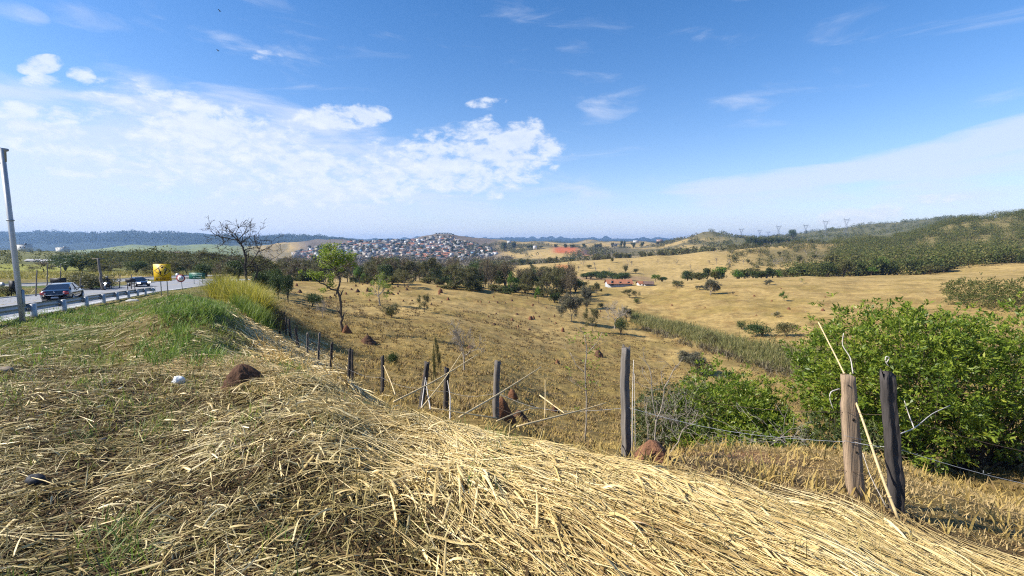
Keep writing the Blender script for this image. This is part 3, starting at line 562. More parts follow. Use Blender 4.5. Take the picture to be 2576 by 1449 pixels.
# green grass on the hummocks and in tufts
def grass(name, n, mat, u, d, wf, hr_, wr, label, cat="grass", lean=.5, seg=3, clump=0):
    if clump:
        k = n // clump; U, D = sample_ud(k, u[0], u[1], d[0], d[1], wf); k = len(U); x, y = XY(U, D)
        sc_ = np.repeat(rng.uniform(.6, 1.3, k), clump); x = np.repeat(x, clump) + rng.normal(0, .07, k * clump) * sc_ * (1 + np.repeat(D, clump) / 40); y = np.repeat(y, clump) + rng.normal(0, .07, k * clump) * sc_ * (1 + np.repeat(D, clump) / 40); D = np.repeat(D, clump); n = len(x)
    else:
        U, D = sample_ud(n, u[0], u[1], d[0], d[1], wf); n = len(U); x, y = XY(U, D); sc_ = 1
    h = rng.uniform(*hr_, n) * sc_
    v, f = blades(x, y, np.full(n, -.01), h, rng.uniform(*wr, n) * (1 + D / 30), rng.uniform(0, 2 * pi, n), rng.normal(1.25, .2, n), -rng.uniform(0, lean * 2.2, n), rng.normal(0, .3, n), seg=seg, mode='flat', follow=False, taper=(1, .9, .6, .08), roll=rng.normal(0, .3, n))
    mb = MB(); mb.add(v, f); return tag(mb.build(name, mat), label, cat, kind='stuff')
def gpatch(U, D):
    w = 0
    for (u, d, ru, rd, s) in [(415, 12.5, 50, 2.6, 1.3), (455, 19, 60, 4, 1.3), (395, 9.3, 50, 1.0, 1.0), (505, 14, 36, 1.6, .9), (530, 18, 24, 2, .6), (455, 8.2, 45, .7, .5), (545, 15, 30, 1.5, .5), (560, 22, 30, 4, .6), (730, 8.4, 45, .5, .6), (540, 8.4, 40, .6, .5), (420, 20, 60, 6, .5), (260, 21, 200, 4, .25), (90, 18, 120, 2.5, .3), (120, 9, 150, 1.2, .14), (610, 27, 26, 2, .9)]:
        w = w + s * np.exp(-(((U - u) / ru) ** 2 + ((D - d) / rd) ** 2))
    return np.clip(w * (.25 + 1.5 * sstep(.4, .6, fbm(U / 30, D * .8, 81, 3))), 0, 1)
grass("green_grass", 42000, grass_green, (-100, 800), (7, 32), gpatch, (.06, .26), (.008, .016), "bright green grass growing on the hummocks of the verge", lean=.6)
grass("verge_grass", 46000, leafmat("verge grass", [(.12, .15, .02), (.22, .24, .045), (.34, .30, .09)], trans=.3), (-250, 640), (3.6, 60), lambda U, D: np.clip(8 / D, 0, 1) * (.3 + .7 * sstep(.45, .6, fbm(U / 40, D * .6, 83, 3))), (.04, .13), (.01, .02), "short olive grass of the roadside verge", lean=.9, seg=2)
grass("green_tufts", 1800, grass_green, (-100, 1300), (2.0, 7), lambda U, D: sstep(.62, .75, fbm(U / 90, D * 1.5, 84, 3)) * full(U, D), (.06, .2), (.005, .009), "thin green shoots pushing through the straw", lean=.7, clump=9)
# pasture grass: tussocks close by, finer and sparser farther out
def past(U, D): return sstep(.1, .9, D - crest(U)) * sstep(560, 760, U - 0 * D) * np.clip((14 / D) ** .8, 0, 1) * (.35 + .65 * sstep(.35, .6, fbm(U / 35, np.log(D) * 14, 85, 3)))
grass("pasture_grass", 84000, grass_dry, (640, 2900), (4.0, 60), past, (.08, .26), (.012, .022), "dry tussocky grass covering the pasture below the fence", lean=.7, seg=2, clump=8)
def past2(U, D): return sstep(680, 800, U) * np.clip((30 / D), 0, 1) * sstep(.42, .62, fbm(U / 25, np.log(D) * 22, 86, 4))
grass("pasture_tussocks", 60000, leafmat("brown tussocks", [(.12, .08, .03), (.22, .15, .06), (.30, .21, .085)], rough=.8, trans=.15), (640, 2900), (9, 90), past2, (.10, .32), (.02, .04), "low brown tussocks dotted over the pasture slope", lean=.8, seg=2, clump=9)
grass("ledge_grass", 26000, leafmat("ledge grass", [(.20, .13, .05), (.38, .26, .10), (.52, .38, .17), (.27, .24, .08)], trans=.2), (1600, 2950), (3.6, 8.6), lambda U, D: sstep(0, .5, D - crest(U)) * (1 - .8 * np.exp(-(((U - 1850) / 170) ** 2 + ((D - 6.2) / .6) ** 2))), (.025, .10), (.005, .010), "short bleached grass on the ledge behind the fence", lean=.9, clump=6)
# ------------------------------------------------------------------ trees and shrubs
bark = plain("bark", (.11, .085, .06), .9, .2, var=.3, scale=7, bump=.02, stretch=(1, 1, .25))
bark_pale = plain("pale bark", (.30, .26, .21), .85, .2, var=.3, scale=6, bump=.01, stretch=(1, 1, .3))
bark_dark = plain("dark bark", (.06, .05, .04), .9, .2, var=.3, scale=7, bump=.01)
L_darkf = leafmat("far dark leaves", [(.018, .036, .012), (.045, .065, .02), (.085, .10, .032), (.13, .13, .045)], rough=.9, trans=.25, spec=.08, ns=.14, rnd=.3)
L_olivef = leafmat("far olive leaves", [(.04, .05, .018), (.09, .095, .032), (.15, .14, .05), (.21, .17, .075)], rough=.9, trans=.25, spec=.08, ns=.14, rnd=.3)
L_dark = leafmat("dark leaves", [(.018, .038, .010), (.045, .075, .018), (.08, .115, .028), (.12, .145, .04)], trans=.25)
L_olive = leafmat("olive leaves", [(.05, .052, .018), (.10, .10, .032), (.155, .145, .05), (.20, .17, .065)], trans=.25)
L_brown = leafmat("brown twiggy leaves", [(.07, .055, .03), (.12, .095, .05), (.17, .135, .07), (.21, .165, .09)], trans=.2)
L_bright = leafmat("bright leaves", [(.04, .10, .012), (.08, .16, .02), (.14, .23, .03), (.20, .27, .05)], trans=.4)
L_yell = leafmat("yellow green leaves", [(.09, .15, .015), (.16, .24, .025), (.26, .32, .04), (.34, .34, .06)], trans=.45)
L_bush = leafmat("bush leaves", [(.045, .09, .010), (.115, .18, .02), (.235, .305, .033), (.42, .42, .06)], rough=.42, trans=.42, spec=.45)
L_bush2 = leafmat("dull bush leaves", [(.035, .06, .018), (.075, .10, .03), (.13, .15, .05), (.2, .19, .08)], rough=.5, trans=.3)
L_grey = leafmat("grey green leaves", [(.06, .065, .04), (.11, .11, .065), (.16, .15, .09), (.2, .18, .12)], trans=.25)
def leaves(mb, C, size, aspect, rg, up=.35, mi=0, out=None):
    """diamond leaves at points C"""
    n = len(C); a = rg.normal(0, 1, (n, 3)); a[:, 2] *= .6
    if out is not None: a = a * .55 + out
    a /= np.linalg.norm(a, axis=1)[:, None]; nr = rg.normal(0, 1, (n, 3)); nr[:, 2] += up * 3
    b = np.cross(nr, a); b /= np.maximum(np.linalg.norm(b, axis=1), 1e-6)[:, None]; c = np.cross(a, b)
    s = size * rg.uniform(.6, 1.35, n)[:, None]; w = s * aspect
    V_ = np.stack([C - a * s * .5, C + b * w * .5 + c * w * .15, C + a * s * .5 - c * s * .12, C - b * w * .5 + c * w * .15], 1)
    mb.add(V_.reshape(-1, 3), np.arange(4 * n).reshape(n, 4), mi)
def grow(tubes, tips, p, d, L, r, lev, rg, wander=.25, upb=.12, nch=3, ang=.7, shrink=.68, seg=4, minr=.004):
    P = [p.copy()]; dd = d.copy()
    for i in range(seg):
        dd = dd + rg.normal(0, wander / seg ** .5, 3); dd[2] += upb / seg; dd /= np.linalg.norm(dd); P.append(P[-1] + dd * L / seg)
    P = np.array(P); tubes.append((P, np.linspace(r, max(r * .6, minr), len(P)), lev))
    if lev == 0: tips.append((P[-1], dd)); tips.append((P[-2], dd)); return
    for k in range(nch + (rg.random() < .5)):
        j = seg if k == 0 else rg.integers(max(1, seg // 2), seg + 1)
        ax = rg.normal(0, 1, 3); ax = np.cross(dd, ax); ax /= np.linalg.norm(ax)
        a = ang * rg.uniform(.4, 1.3) * (.5 if k == 0 else 1); nd = dd * cos(a) + ax * sin(a); nd /= np.linalg.norm(nd)
        grow(tubes, tips, P[j], nd, L * shrink * rg.uniform(.75, 1.2), max(r * .58, minr), lev - 1, rg, wander, upb, nch, ang, shrink, seg, minr)
def tree_mesh(seed, H=8.0, trunk=.35, lev=3, nch=3, ang=.75, upb=.15, leafmat_=None, barkmat=None, nleaf=8, lsize=.3, clump=.55, aspect=.55, fork=1, flat=1.0, minr=.012, wander=.3, joined=False):
    """returns (trunk mesh, crown mesh) or one joined mesh, base at the origin, about H tall"""
    rg = np.random.default_rng(seed); tubes = []; tips = []
    th = H * trunk; base = np.zeros(3)
    for k in range(fork):
        d = np.array([rg.normal(0, .12 + .25 * (fork > 1)), rg.normal(0, .12 + .25 * (fork > 1)), 1.0]); d /= np.linalg.norm(d)
        P = base + np.outer(np.linspace(0, 1, 5), d * th) + np.c_[rg.normal(0, .03 * H / 8, (5, 2)), np.zeros(5)]; P[0] = base + [0, 0, -.15]
        r0 = H * .022 / fork ** .5; tubes.append((P, np.linspace(r0 * 1.25, r0 * .8, 5), 9))
        for j in range(4 if fork == 1 else 3):
            a = j * 2 * pi / 4 + rg.random() * 1.2; el = rg.uniform(.35, 1.15) if j else 1.35
            dd = np.array([cos(a) * cos(el), sin(a) * cos(el), sin(el)])
            grow(tubes, tips, P[-1] if j < 3 else P[-2], dd, H * .27, r0 * .62, lev - 1, rg, wander, upb, nch, ang, .7, 4, minr)
    T_ = np.array([t[0] for t in tips]); zs = T_[:, 2].max(); sc_ = H / (zs + clump * .6)
    tb = MB(); cb = MB()
    for P, r, lv in tubes:
        Q = P * [1, 1, flat]; tb.tube(Q * sc_, r, 7 if lv == 9 else (5 if lv > 0 else 3), cap=False)
    if leafmat_ is not None and nleaf:
        C = np.repeat(T_ * [1, 1, flat] * sc_, nleaf, axis=0); C = C + rg.normal(0, clump * .5, C.shape) * [1, 1, .65]
        keep = vnoise(C[:, 0] / 1.1 + 50, C[:, 2] / .9 + C[:, 1], seed) > .22; C = C[keep]
        leaves(cb, C, lsize, aspect, rg)
    if joined:
        o = MB(); o.v = tb.v + cb.v; o.n = tb.n + cb.n; o.f = tb.f + [(f + tb.n, 1) for f, _ in cb.f]
        return o.build("tree", [barkmat, leafmat_ or barkmat], link=False)
    return tb.build("trunk", barkmat, link=False, smooth=True), (cb.build("crown", leafmat_, link=False) if cb.v else None)
def dome_mesh(seed, H=6, W=7, n=900, lsize=.45, mat=None, barkm=None, stems=True, joined=False, lumps=9, asp=.6):
    """dense round-headed tree or shrub: foliage in several lumps round a short trunk"""
    rg = np.random.default_rng(seed); cb = MB(); tb = MB(); C = []
    for i in range(lumps):
        a = rg.random() * 2 * pi; rr = W / 2 * rg.uniform(.1, .68); cz = H * rg.uniform(.38, .8) * (1 - .25 * rr / (W / 2))
        R = W * rg.uniform(.17, .30); k = n // lumps
        d = rg.normal(0, 1, (k, 3)); d /= np.linalg.norm(d, axis=1)[:, None]; rad = R * (rg.random(k) ** .33) * (.75 + .5 * vnoise(d[:, 0] * 2 + 9, d[:, 2] * 2 + i * 3 + d[:, 1], seed))
        ctr = np.array([rr * cos(a), rr * sin(a), cz]); C.append(ctr + d * rad[:, None] * [1, 1, .72])
        if stems: tb.tube([[0, 0, -.1], [rr * .2 * cos(a), rr * .2 * sin(a), H * .22], ctr * [.7, .7, .8], ctr], [H * .02, H * .015, H * .008, H * .003], 4, cap=False)
    C = np.concatenate(C); C = C[C[:, 2] > H * .06]; leaves(cb, C, lsize, asp, rg)
    if joined:
        o = MB(); o.v = tb.v + cb.v; o.n = tb.n + cb.n; o.f = tb.f + [(f + tb.n, 1) for f, _ in cb.f]
        return o.build("tree", [barkm, mat], link=False)
    return tb.build("trunk", barkm, link=False, smooth=True), cb.build("crown", mat, link=False)
LIB = {}
def lib(kind):
    if kind in LIB: return LIB[kind]
    k, s = kind.rsplit('_', 1); s = int(s)
    if k == 'dark': r = dome_mesh(100 + s, 8, 9, 3600, .42, L_dark, bark_dark, lumps=14)
    elif k == 'olive': r = tree_mesh(200 + s, 8, .22, 4, 3, .8, .1, L_olive, bark, 16, .30, .75)
    elif k == 'brown': r = tree_mesh(300 + s, 8, .25, 4, 3, .75, .12, L_brown, bark, 9, .26, .8, minr=.024)
    elif k == 'bright': r = tree_mesh(400 + s, 8, .28, 4, 3, .75, .12, L_bright, bark, 13, .30, .6)
    elif k == 'yell': r = tree_mesh(450 + s, 8, .3, 4, 3, .7, .1, L_yell, bark_pale, 7, .26, .45)
    elif k == 'bare': r = tree_mesh(500 + s, 8, .25, 5, 3, .6, .1, None, bark_pale, 0, minr=.02, wander=.45)
    elif k == 'grey': r = tree_mesh(600 + s, 8, .2, 5, 3, .6, .12, L_grey, bark_pale, 11, .26, .7, minr=.02, fork=2)
    elif k == 'shrub': r = dome_mesh(700 + s, 3, 5, 2200, .22, L_olive, bark, lumps=9)
    elif k == 'dshrub': r = dome_mesh(750 + s, 3, 5, 2600, .2, L_dark, bark, lumps=10)
    elif k == 'fdark': r = dome_mesh(800 + s, 8, 9, 900, .75, L_darkf, bark_dark, lumps=9, joined=True)
    elif k == 'folive': r = dome_mesh(820 + s, 8, 9, 800, .72, L_olivef, bark, lumps=9, joined=True)
    elif k == 'fgreen': r = dome_mesh(840 + s, 8, 9, 700, .75, L_bright, bark, lumps=7, joined=True)
    elif k == 'fbare': r = tree_mesh(860 + s, 8, .25, 3, 3, .6, .1, L_brown, bark_pale, 1, .5, .8, minr=.05, joined=True)
    LIB[kind] = r; return r
NATH = dict(shrub=3, dshrub=3)
FAR = MB(); FAR_M = [L_darkf, L_olivef, L_brown, L_bright, bark_dark, bark, bark_pale]; FAR_I = {m.name: i for i, m in enumerate(FAR_M)}; FARC = {}
def far(kind, pos, H, W):
    """far-off trees beyond the 300 individually built ones, gathered into one object"""
    me = lib(kind)
    if kind not in FARC:
        v = np.zeros(len(me.vertices) * 3, np.float32); me.vertices.foreach_get('co', v); q4 = {}
        for po in me.polygons: q4.setdefault((len(po.vertices), po.material_index), []).append(list(po.vertices))
        FARC[kind] = (v.reshape(-1, 3), {k: np.array(f) for k, f in q4.items()}, [m.name for m in me.materials])
    v, fs, nm = FARC[kind]; a = random.random() * 6.28; c, s_ = cos(a), sin(a)
    w = v * [W / 9, W / 9, H / 8] @ np.array([[c, s_, 0], [-s_, c, 0], [0, 0, 1]]) + np.asarray(pos)
    off = FAR.n; FAR.v.append(w); FAR.n += len(w)
    for (k, mi), f in fs.items(): FAR.f.append((f + off, FAR_I[nm[mi]]))
def fartop(kind, u, vtop, D, wpx, hmin=3.0):
    p = at(u, D); far(kind, p, max(hmin, ray(u, vtop)[2] * D - p[2]), wpx * D / FPX)
def put(kind, pos, H, W=None, label=None, cat="tree", group=None, rz=None, name=None, lean=(0, 0)):
    me = lib(kind); k = kind.rsplit('_', 1)[0]; h0 = NATH.get(k, 8); s = H / h0; sw = s if W is None else W / {'shrub': 5, 'dshrub': 5, 'bare': 7, 'grey': 7, 'yell': 7}.get(k, 9)
    rz = random.random() * 6.28 if rz is None else rz
    nm = name or ("shrub" if k in ('shrub', 'dshrub') else "tree")
    if isinstance(me, tuple):
        o = empty(nm, pos, rz)
        if me[0]: mkobj("trunk", me[0], o)
        if me[1]: mkobj("crown", me[1], o)
    else: o = mkobj(nm, me, None, pos); o.rotation_euler = (0, 0, rz)
    o.rotation_euler = (lean[0], lean[1], rz); o.scale = (sw, sw, s)
    return tag(o, label, cat, group)
def putpx(kind, u, v, hpx, wpx=None, D=None, **kw):
    p = hit(u, v) if D is None else at(u, D)
    if p is None: p = at(u, 300)
    D = p[1]; m = D / FPX
    if D is not None and kw.pop('top', None): pass
    if v is not None and D is not None: pass
    return put(kind, p, hpx * m, wpx * m if wpx else None, **kw)
def puttop(kind, u, vtop, D, wpx=None, hmin=2.0, **kw):
    p = at(u, D); H = max(hmin, ray(u, vtop)[2] * D - p[2]); return put(kind, p, H, wpx * D / FPX if wpx else None, **kw)
def Z3(x, y): return 708.4 + x * .225, 566.7 + y * .225
def Z4(x, y): return 1223.6 + x * .2, 547.4 + y * .2
def Z5(x, y): return 1674.4 + x * .2, 515.2 + y * .2
def Z7(x, y): return 1481.2 + x * .2666, 740.6 + y * .2666
# crest trees above the near pasture: kind, base x, base y, top y, width in the enlarged crop, label
CT = [('brown_0', 220, 585, 405, 190, "thin brown tree with a short trunk, leftmost of the crest trees beyond the pasture"),
 ('bright_0', 870, 655, 440, 170, "light green tree on the pasture crest just right of the tall yellow-green tree"),
 ('yell_1', 1100, 895, 510, 300, "open pale-trunked tree with sparse yellow leaves in the middle of the pasture"),
 ('olive_0', 1300, 665, 470, 210, "small olive tree beside a termite mound on the pasture crest"),
 ('olive_1', 1380, 693, 490, 240, "flat-topped olive tree casting a long shadow down the pasture"),
 ('bright_1', 1505, 605, 400, 170, "bright green tree in the crest row in front of the town"),
 ('dark_1', 1590, 600, 385, 210, "dark crowned tree behind the bright green crest tree"),
 ('bright_2', 1700, 610, 480, 100, "small bright green tree between two dark crest trees"),
 ('olive_2', 1925, 712, 385, 330, "large spreading olive tree with a pale forked trunk on the crest"),
 ('olive_1', 2090, 718, 480, 170, "slim olive tree just right of the large spreading one"),
 ('dark_0', 2150, 650, 480, 210, "dark round tree at the right end of the crest row"),
 ('brown_1', 2380, 650, 505, 190, "brown leafless-looking tree right of the crest row"),
 ('bright_0', 2555, 772, 505, 190, "deep green tree with a clear trunk standing on the open pasture slope")]
for k, x, y, ty, w, lb in CT:
    u, v = Z3(x, y); putpx(k, u, v, (y - ty) * .225 * 1.0, w * .225, label=lb, group="trees along the pasture crest")
# dense belt behind the crest
rr = random.Random(5)
for i in range(88):
    u = rr.uniform(690, 1440); D = rr.uniform(140, 215); v = rr.uniform(638, 668) + (u > 1250) * rr.uniform(8, 26); k = rr.choice(['brown', 'olive', 'brown', 'olive', 'dark'])
    puttop('%s_%d' % (k, rr.randrange(3)), u, v, D, rr.uniform(38, 66), hmin=4, label={'dark': "dark evergreen in the dense belt behind the pasture crest", 'brown': "grey-brown dry-season tree in the dense belt behind the pasture crest", 'olive': "dull olive tree in the dense belt behind the pasture crest"}[k], group="tree belt behind the pasture crest")
for i in range(46):
    u = rr.uniform(700, 1430); D = rr.uniform(128, 150); far(rr.choice(['folive_0', 'folive_1', 'fdark_1']), at(u, D) - [0, 0, .4], rr.uniform(1.8, 4), rr.uniform(4, 8))
# dark trees and thickets in the valley (from the enlarged middle crop)
VT = [('dark_2', 540, 930, 665, 380, 160, "large dark tree at the left of the valley grove"), ('olive_0', 470, 920, 690, 200, 165, "olive tree at the left edge of the valley grove"),
 ('dark_0', 700, 925, 700, 240, 170, "dark dense tree in the valley grove left of the yellow bamboo"), ('yell_0', 800, 900, 710, 160, 185, "yellow bamboo-like clump in the middle of the valley grove"),
 ('dark_1', 950, 915, 695, 320, 165, "largest dark tree in the valley grove"), ('dark_2', 1120, 915, 740, 260, 170, "dark tree at the right of the valley grove"), ('olive_2', 1230, 915, 790, 200, 175, "small olive tree ending the valley grove on the right"),
 ('brown_2', 100, 828, 650, 220, 175, "dull brown tree at the far left of the valley grove"), ('grey_0', 1260, 960, 850, 150, 128, "small grey leafless bush on the valley track"),
 ('olive_1', 810, 958, 850, 130, 135, "small olive tree in front of the valley grove"), ('bright_1', 655, 1080, 840, 120, None, "bright green thin-trunked tree standing alone on the pasture edge"),
 ('olive_0', 1390, 960, 800, 170, 160, "olive tree below the long farmhouse"), ('olive_1', 1680, 900, 840, 110, 190, "low shrubby tree in front of the long farmhouse"),
 ('bright_2', 2130, 880, 705, 150, 205, "leafy bright green tree beside the small farm sheds"), ('dark_1', 2210, 882, 735, 170, 205, "dark tree right of the bright green farm tree"),
 ('olive_2', 2400, 890, 780, 150, None, "olive round tree on the slope right of the farm"), ('dark_2', 2530, 795, 640, 180, 240, "dark tree above the farm track"),
 ('olive_0', 1800, 975, 890, 200, 150, "low thicket of olive shrubs at the valley head")]
for k, x, y, ty, w, D, lb in VT:
    u, v = Z4(x, y); vt = Z4(x, ty)[1]
    if D: puttop(k, u, vt, D, w * .2, label=lb, group="trees in the valley")
    else: putpx(k, u, v, (y - ty) * .2, w * .2, label=lb, group="trees in the valley")
for i in range(9):  # grove on the slope above the farmhouse
    x = 1260 + i * 62 + rr.uniform(-15, 15); u, v = Z4(x, 790); puttop('dark_%d' % (i % 3), u, Z4(x, 655 + abs(i - 3) * 9 + rr.uniform(0, 18))[1], 262 + rr.uniform(-8, 14), 34, hmin=5, label="dark green tree in the grove above the long farmhouse", group="grove above the farmhouse")
# middle-distance valley trees
MT = [('grey_1', 1065, 1310, 930, 250, "tall sparse grey-green tree on the slope above the reeds", 'tree'), ('olive_2', 1330, 1430, 1080, 210, "dense olive tree left of the bare grey tree", 'tree'),
 ('bare_0', 1610, 1400, 1010, 320, "bare grey tree with fine twigs in the valley bottom", 'tree'), ('dshrub_0', 1690, 1470, 1240, 200, "dark green bushy shrub at the foot of the bare grey tree", 'shrub'), ('olive_0', 1760, 1310, 1100, 200, "olive tree just behind the bare grey tree", 'tree'),
 ('dshrub_1', 1888, 1082, 1005, 90, "small dark round tree with a short shadow on the far slope", 'tree'), ('shrub_0', 1250, 1090, 1010, 110, "low dark shrub above the dry gully", 'shrub'), ('shrub_1', 1440, 1130, 1060, 120, "green shrub in the gully behind the valley trees", 'shrub'), ('dshrub_2', 1870, 1290, 1200, 120, "green shrub where the reeds begin", 'shrub')]
for k, x, y, ty, w, lb, c in MT:
    u, v = Z4(x, y); putpx(k, u, v, (y - ty) * .2, w * .2, label=lb, cat=c, group="trees in the valley bottom")
FT = [('grey_2', 560, 1140, 915, 190, "spreading grey-green tree with pale trunk on the far slope"), ('bright_0', 1490, 1212, 1075, 140, "small green tree with a dark shadow on the far slope"), ('dshrub_0', 130, 1030, 950, 150, "dark round tree at the left of the far slope"),
 ('olive_1', 1395, 1415, 1340, 80, "tiny dark tree low on the far slope"), ('brown_1', 845, 1150, 1085, 60, "small leafless tree in the middle of the far slope"), ('grey_0', 1310, 1010, 940, 90, "grey bush on the far slope crest"), ('yell_2', 1700, 990, 925, 70, "pale green bush on the far slope crest"), ('grey_1', 430, 1070, 1010, 90, "small grey bush left of the spreading grey-green tree")]
for k, x, y, ty, w, lb in FT:
    u, v = Z5(x, y); putpx(k, u, v, (y - ty) * .2, w * .2, label=lb, group="trees on the far slope")
ST = [('grey_0', 960, 730, 520, 250, "small leafless twiggy tree leaning on the slope above the round bush"), ('olive_1', 1140, 480, 350, 120, "small olive tree rising from the reeds"), ('dshrub_1', 1440, 330, 235, 100, "small green bush left of the dark thicket"), ('dshrub_2', 1640, 392, 245, 340, "dark dense thicket beside the reeds"), ('shrub_2', 1860, 400, 250, 230, "olive and straw-coloured thicket right of the dark one"), ('bare_1', 1775, 210, 155, 60, "tiny bare tree above the thickets")]
for k, x, y, ty, w, lb in ST:
    u, v = Z7(x, y); putpx(k, u, v, (y - ty) * .2666, w * .2666, label=lb, group="shrubs near the reeds", cat='tree' if k[0] in 'gob' else 'shrub')
for (k, u, v, h, w, lb) in [('dshrub_0', 786, 771, 34, 66, "dark leafless round shrub left of the tall yellow-green tree"), ('shrub_1', 985, 798, 40, 46, "green shrub below the open yellow-leaved tree"), ('olive_2', 1068, 785, 52, 34, "small dark sapling on the middle pasture"), ('dshrub_2', 983, 919, 42, 50, "small bright green bush behind the fence posts"),
        ('bare_2', 1168, 933, 148, 70, "crooked bare sapling behind the fence in the middle pasture"), ('bare_0', 812, 800, 50, 30, "thin dead sapling left of the tall yellow-green tree")]:
    putpx(k, u, v, h, w, label=lb, cat='shrub' if 'shrub' in k else 'tree')
puttop('olive_1', 1100, 838, 16, 18, hmin=1, label="thin dead twig tree left of the crooked bare sapling")
# dotted trees on the golden hill
for i in range(40):
    u = rr.uniform(1270, 2050); v = rr.uniform(np.interp(u, [1230, 1600, 1900, 2100], [682, 656, 632, 622]), np.interp(u, [1230, 1500, 1700, 2050], [690, 688, 690, 660])); p = hit(u, v, 240)
    if p is None or p[1] > 520: continue
    put(rr.choice(['fbare_0', 'fbare_1', 'folive_0', 'fbare_2']), p, rr.uniform(3, 6.5), rr.uniform(3.5, 7), label="small scattered dry tree on the golden hill", group="scattered trees on the golden hill")
# hedge line along and behind the golden hill crest
for i in range(96):
    u = 1180 + i * 9.2 + rr.uniform(-4, 4); D = np.interp(u, [1180, 1500, 2060], [470, 440, 520]) + rr.uniform(12, 60); vt = np.interp(u, [1180, 1300, 1500, 1700, 1900, 2060], [664, 655, 638, 628, 612, 602]) - rr.uniform(-3, 7)
    fartop(rr.choice(['folive_0', 'folive_1', 'fdark_0', 'folive_2', 'fbare_1']), u, vt, D, rr.uniform(13, 24), 3.5)
# right-hand woods: front row with trunks
for i in range(92):
    u = rr.uniform(1700, 2600); D = rr.uniform(205, 250)
    vt = (rr.uniform(640, 676) if u > 2050 else rr.uniform(660, 688)) - (12 if 2090 < u < 2190 else 0)
    k = rr.choice(['fdark', 'folive', 'fgreen', 'folive', 'fdark', 'folive']) if u > 1700 else 'folive'
    puttop('%s_%d' % (k, rr.randrange(3)), u, vt, D, rr.uniform(30, 56), hmin=5, label={'fdark': "dark tree in the row behind the far slope crest", 'folive': "olive tree in the row behind the far slope crest", 'fgreen': "bright green tree in the row behind the far slope crest", 'fbare': "pale leafless tree in the row behind the far slope crest"}[k], group="tree row behind the far slope")
# the wooded hillside as one mass
def wood(name, n, u, d, wf, Hr, mat, label, per=70, ls=.55):
    U, D = sample_ud(n, u[0], u[1], d[0], d[1], wf); n = len(U); x, y = XY(U, D); z = ground(x, y); H = rng.uniform(*Hr, n)
    C = np.stack([x, y, z + H * .5], 1); R = np.repeat(np.stack([H * .62, H * .62, H * .5], 1), per, 0)
    d3 = rng.normal(0, 1, (n * per, 3)); d3 /= np.linalg.norm(d3, axis=1)[:, None]; rad = rng.uniform(.55, 1.05, n * per)[:, None]
    P = np.repeat(C, per, 0) + d3 * R * rad
    mb = MB(); leaves(mb, P, np.repeat(H, per)[:, None] * ls * .55, .7, rng, up=.2) if False else leaves(mb, P, ls * float(np.mean(H)) * .5, .7, rng, up=.35)
    return tag(mb.build(name, mat), label, "wood", kind='stuff')
L_olive2 = leafmat("scrub leaves", [(.045, .052, .016), (.085, .092, .028), (.13, .13, .042), (.17, .15, .055)], rough=.9, trans=.25, spec=.08, ns=.2, rnd=.3)
L_mix = leafmat("wood leaves", [(.03, .042, .014), (.065, .085, .024), (.11, .125, .036), (.19, .165, .06), (.09, .13, .028)], rough=.9, trans=.25, spec=.08, ns=.22, rnd=.3)
def wf_right(U, D): 
    e = 2130 - (D - 300) * .25 + (fbm(U / 40, D / 30, 91, 3) - .5) * 320
    return sstep(-50, 90, U - e) * (.12 + .88 * sstep(.38, .55, fbm(U / 25, D / 18, 92, 3)))
wood("hillside_wood", 1900, (2000, 2900), (248, 560), wf_right, (4.5, 9.5), L_mix, "scrubby wood covering the hillside on the right", per=125, ls=.20)
wood("slope_foot_wood", 420, (1990, 2900), (212, 262), lambda U, D: np.ones_like(U) * .9, (5, 9.5), L_mix, "dense scrubby trees at the foot of the wooded hillside", per=120, ls=.22)
wood("hillside_scrub", 500, (1830, 2240), (300, 470), lambda U, D: sstep(.42, .6, fbm(U / 30, D / 25, 94, 3)), (2, 5), L_olive, "olive scrub patches low on the golden hill", per=40, ls=.4)
wood("far_wood", 1500, (1600, 2900), (780, 1500), lambda U, D: sstep(1700, 1850, U) * sstep(.3, .5, fbm(U / 40, D / 80, 95, 3)), (6, 10), L_mix, "dark woods on the distant hills to the right", per=40, ls=.4)
wood("middle_wood", 1500, (1150, 2000), (470, 1300), lambda U, D: sstep(.5, .66, fbm(U / 60, D / 120, 96, 4)), (5, 9), L_olive, "patches of scrub over the rolling hills in the middle distance", per=26, ls=.6)
wood("town_wood", 600, (700, 1290), (640, 930), lambda U, D: np.ones_like(U) * .8, (7, 12), L_brown, "belt of dull trees in front of the town", per=34, ls=.5)
wood("left_wood", 1300, (-250, 720), (125, 420), lambda U, D: sstep(.42, .58, fbm(U / 80, D / 30, 97, 3)) * (.05 + .95 * sstep(200, 330, U)), (4, 8), L_olive2, "thick scrub beyond the highway on the left", per=110, ls=.22)
wood("ridge_wood", 2600, (-300, 960), (2700, 3250), lambda U, D: np.ones_like(U), (16, 28), L_darkf, "forest along the distant blue ridge", per=22, ls=.7)
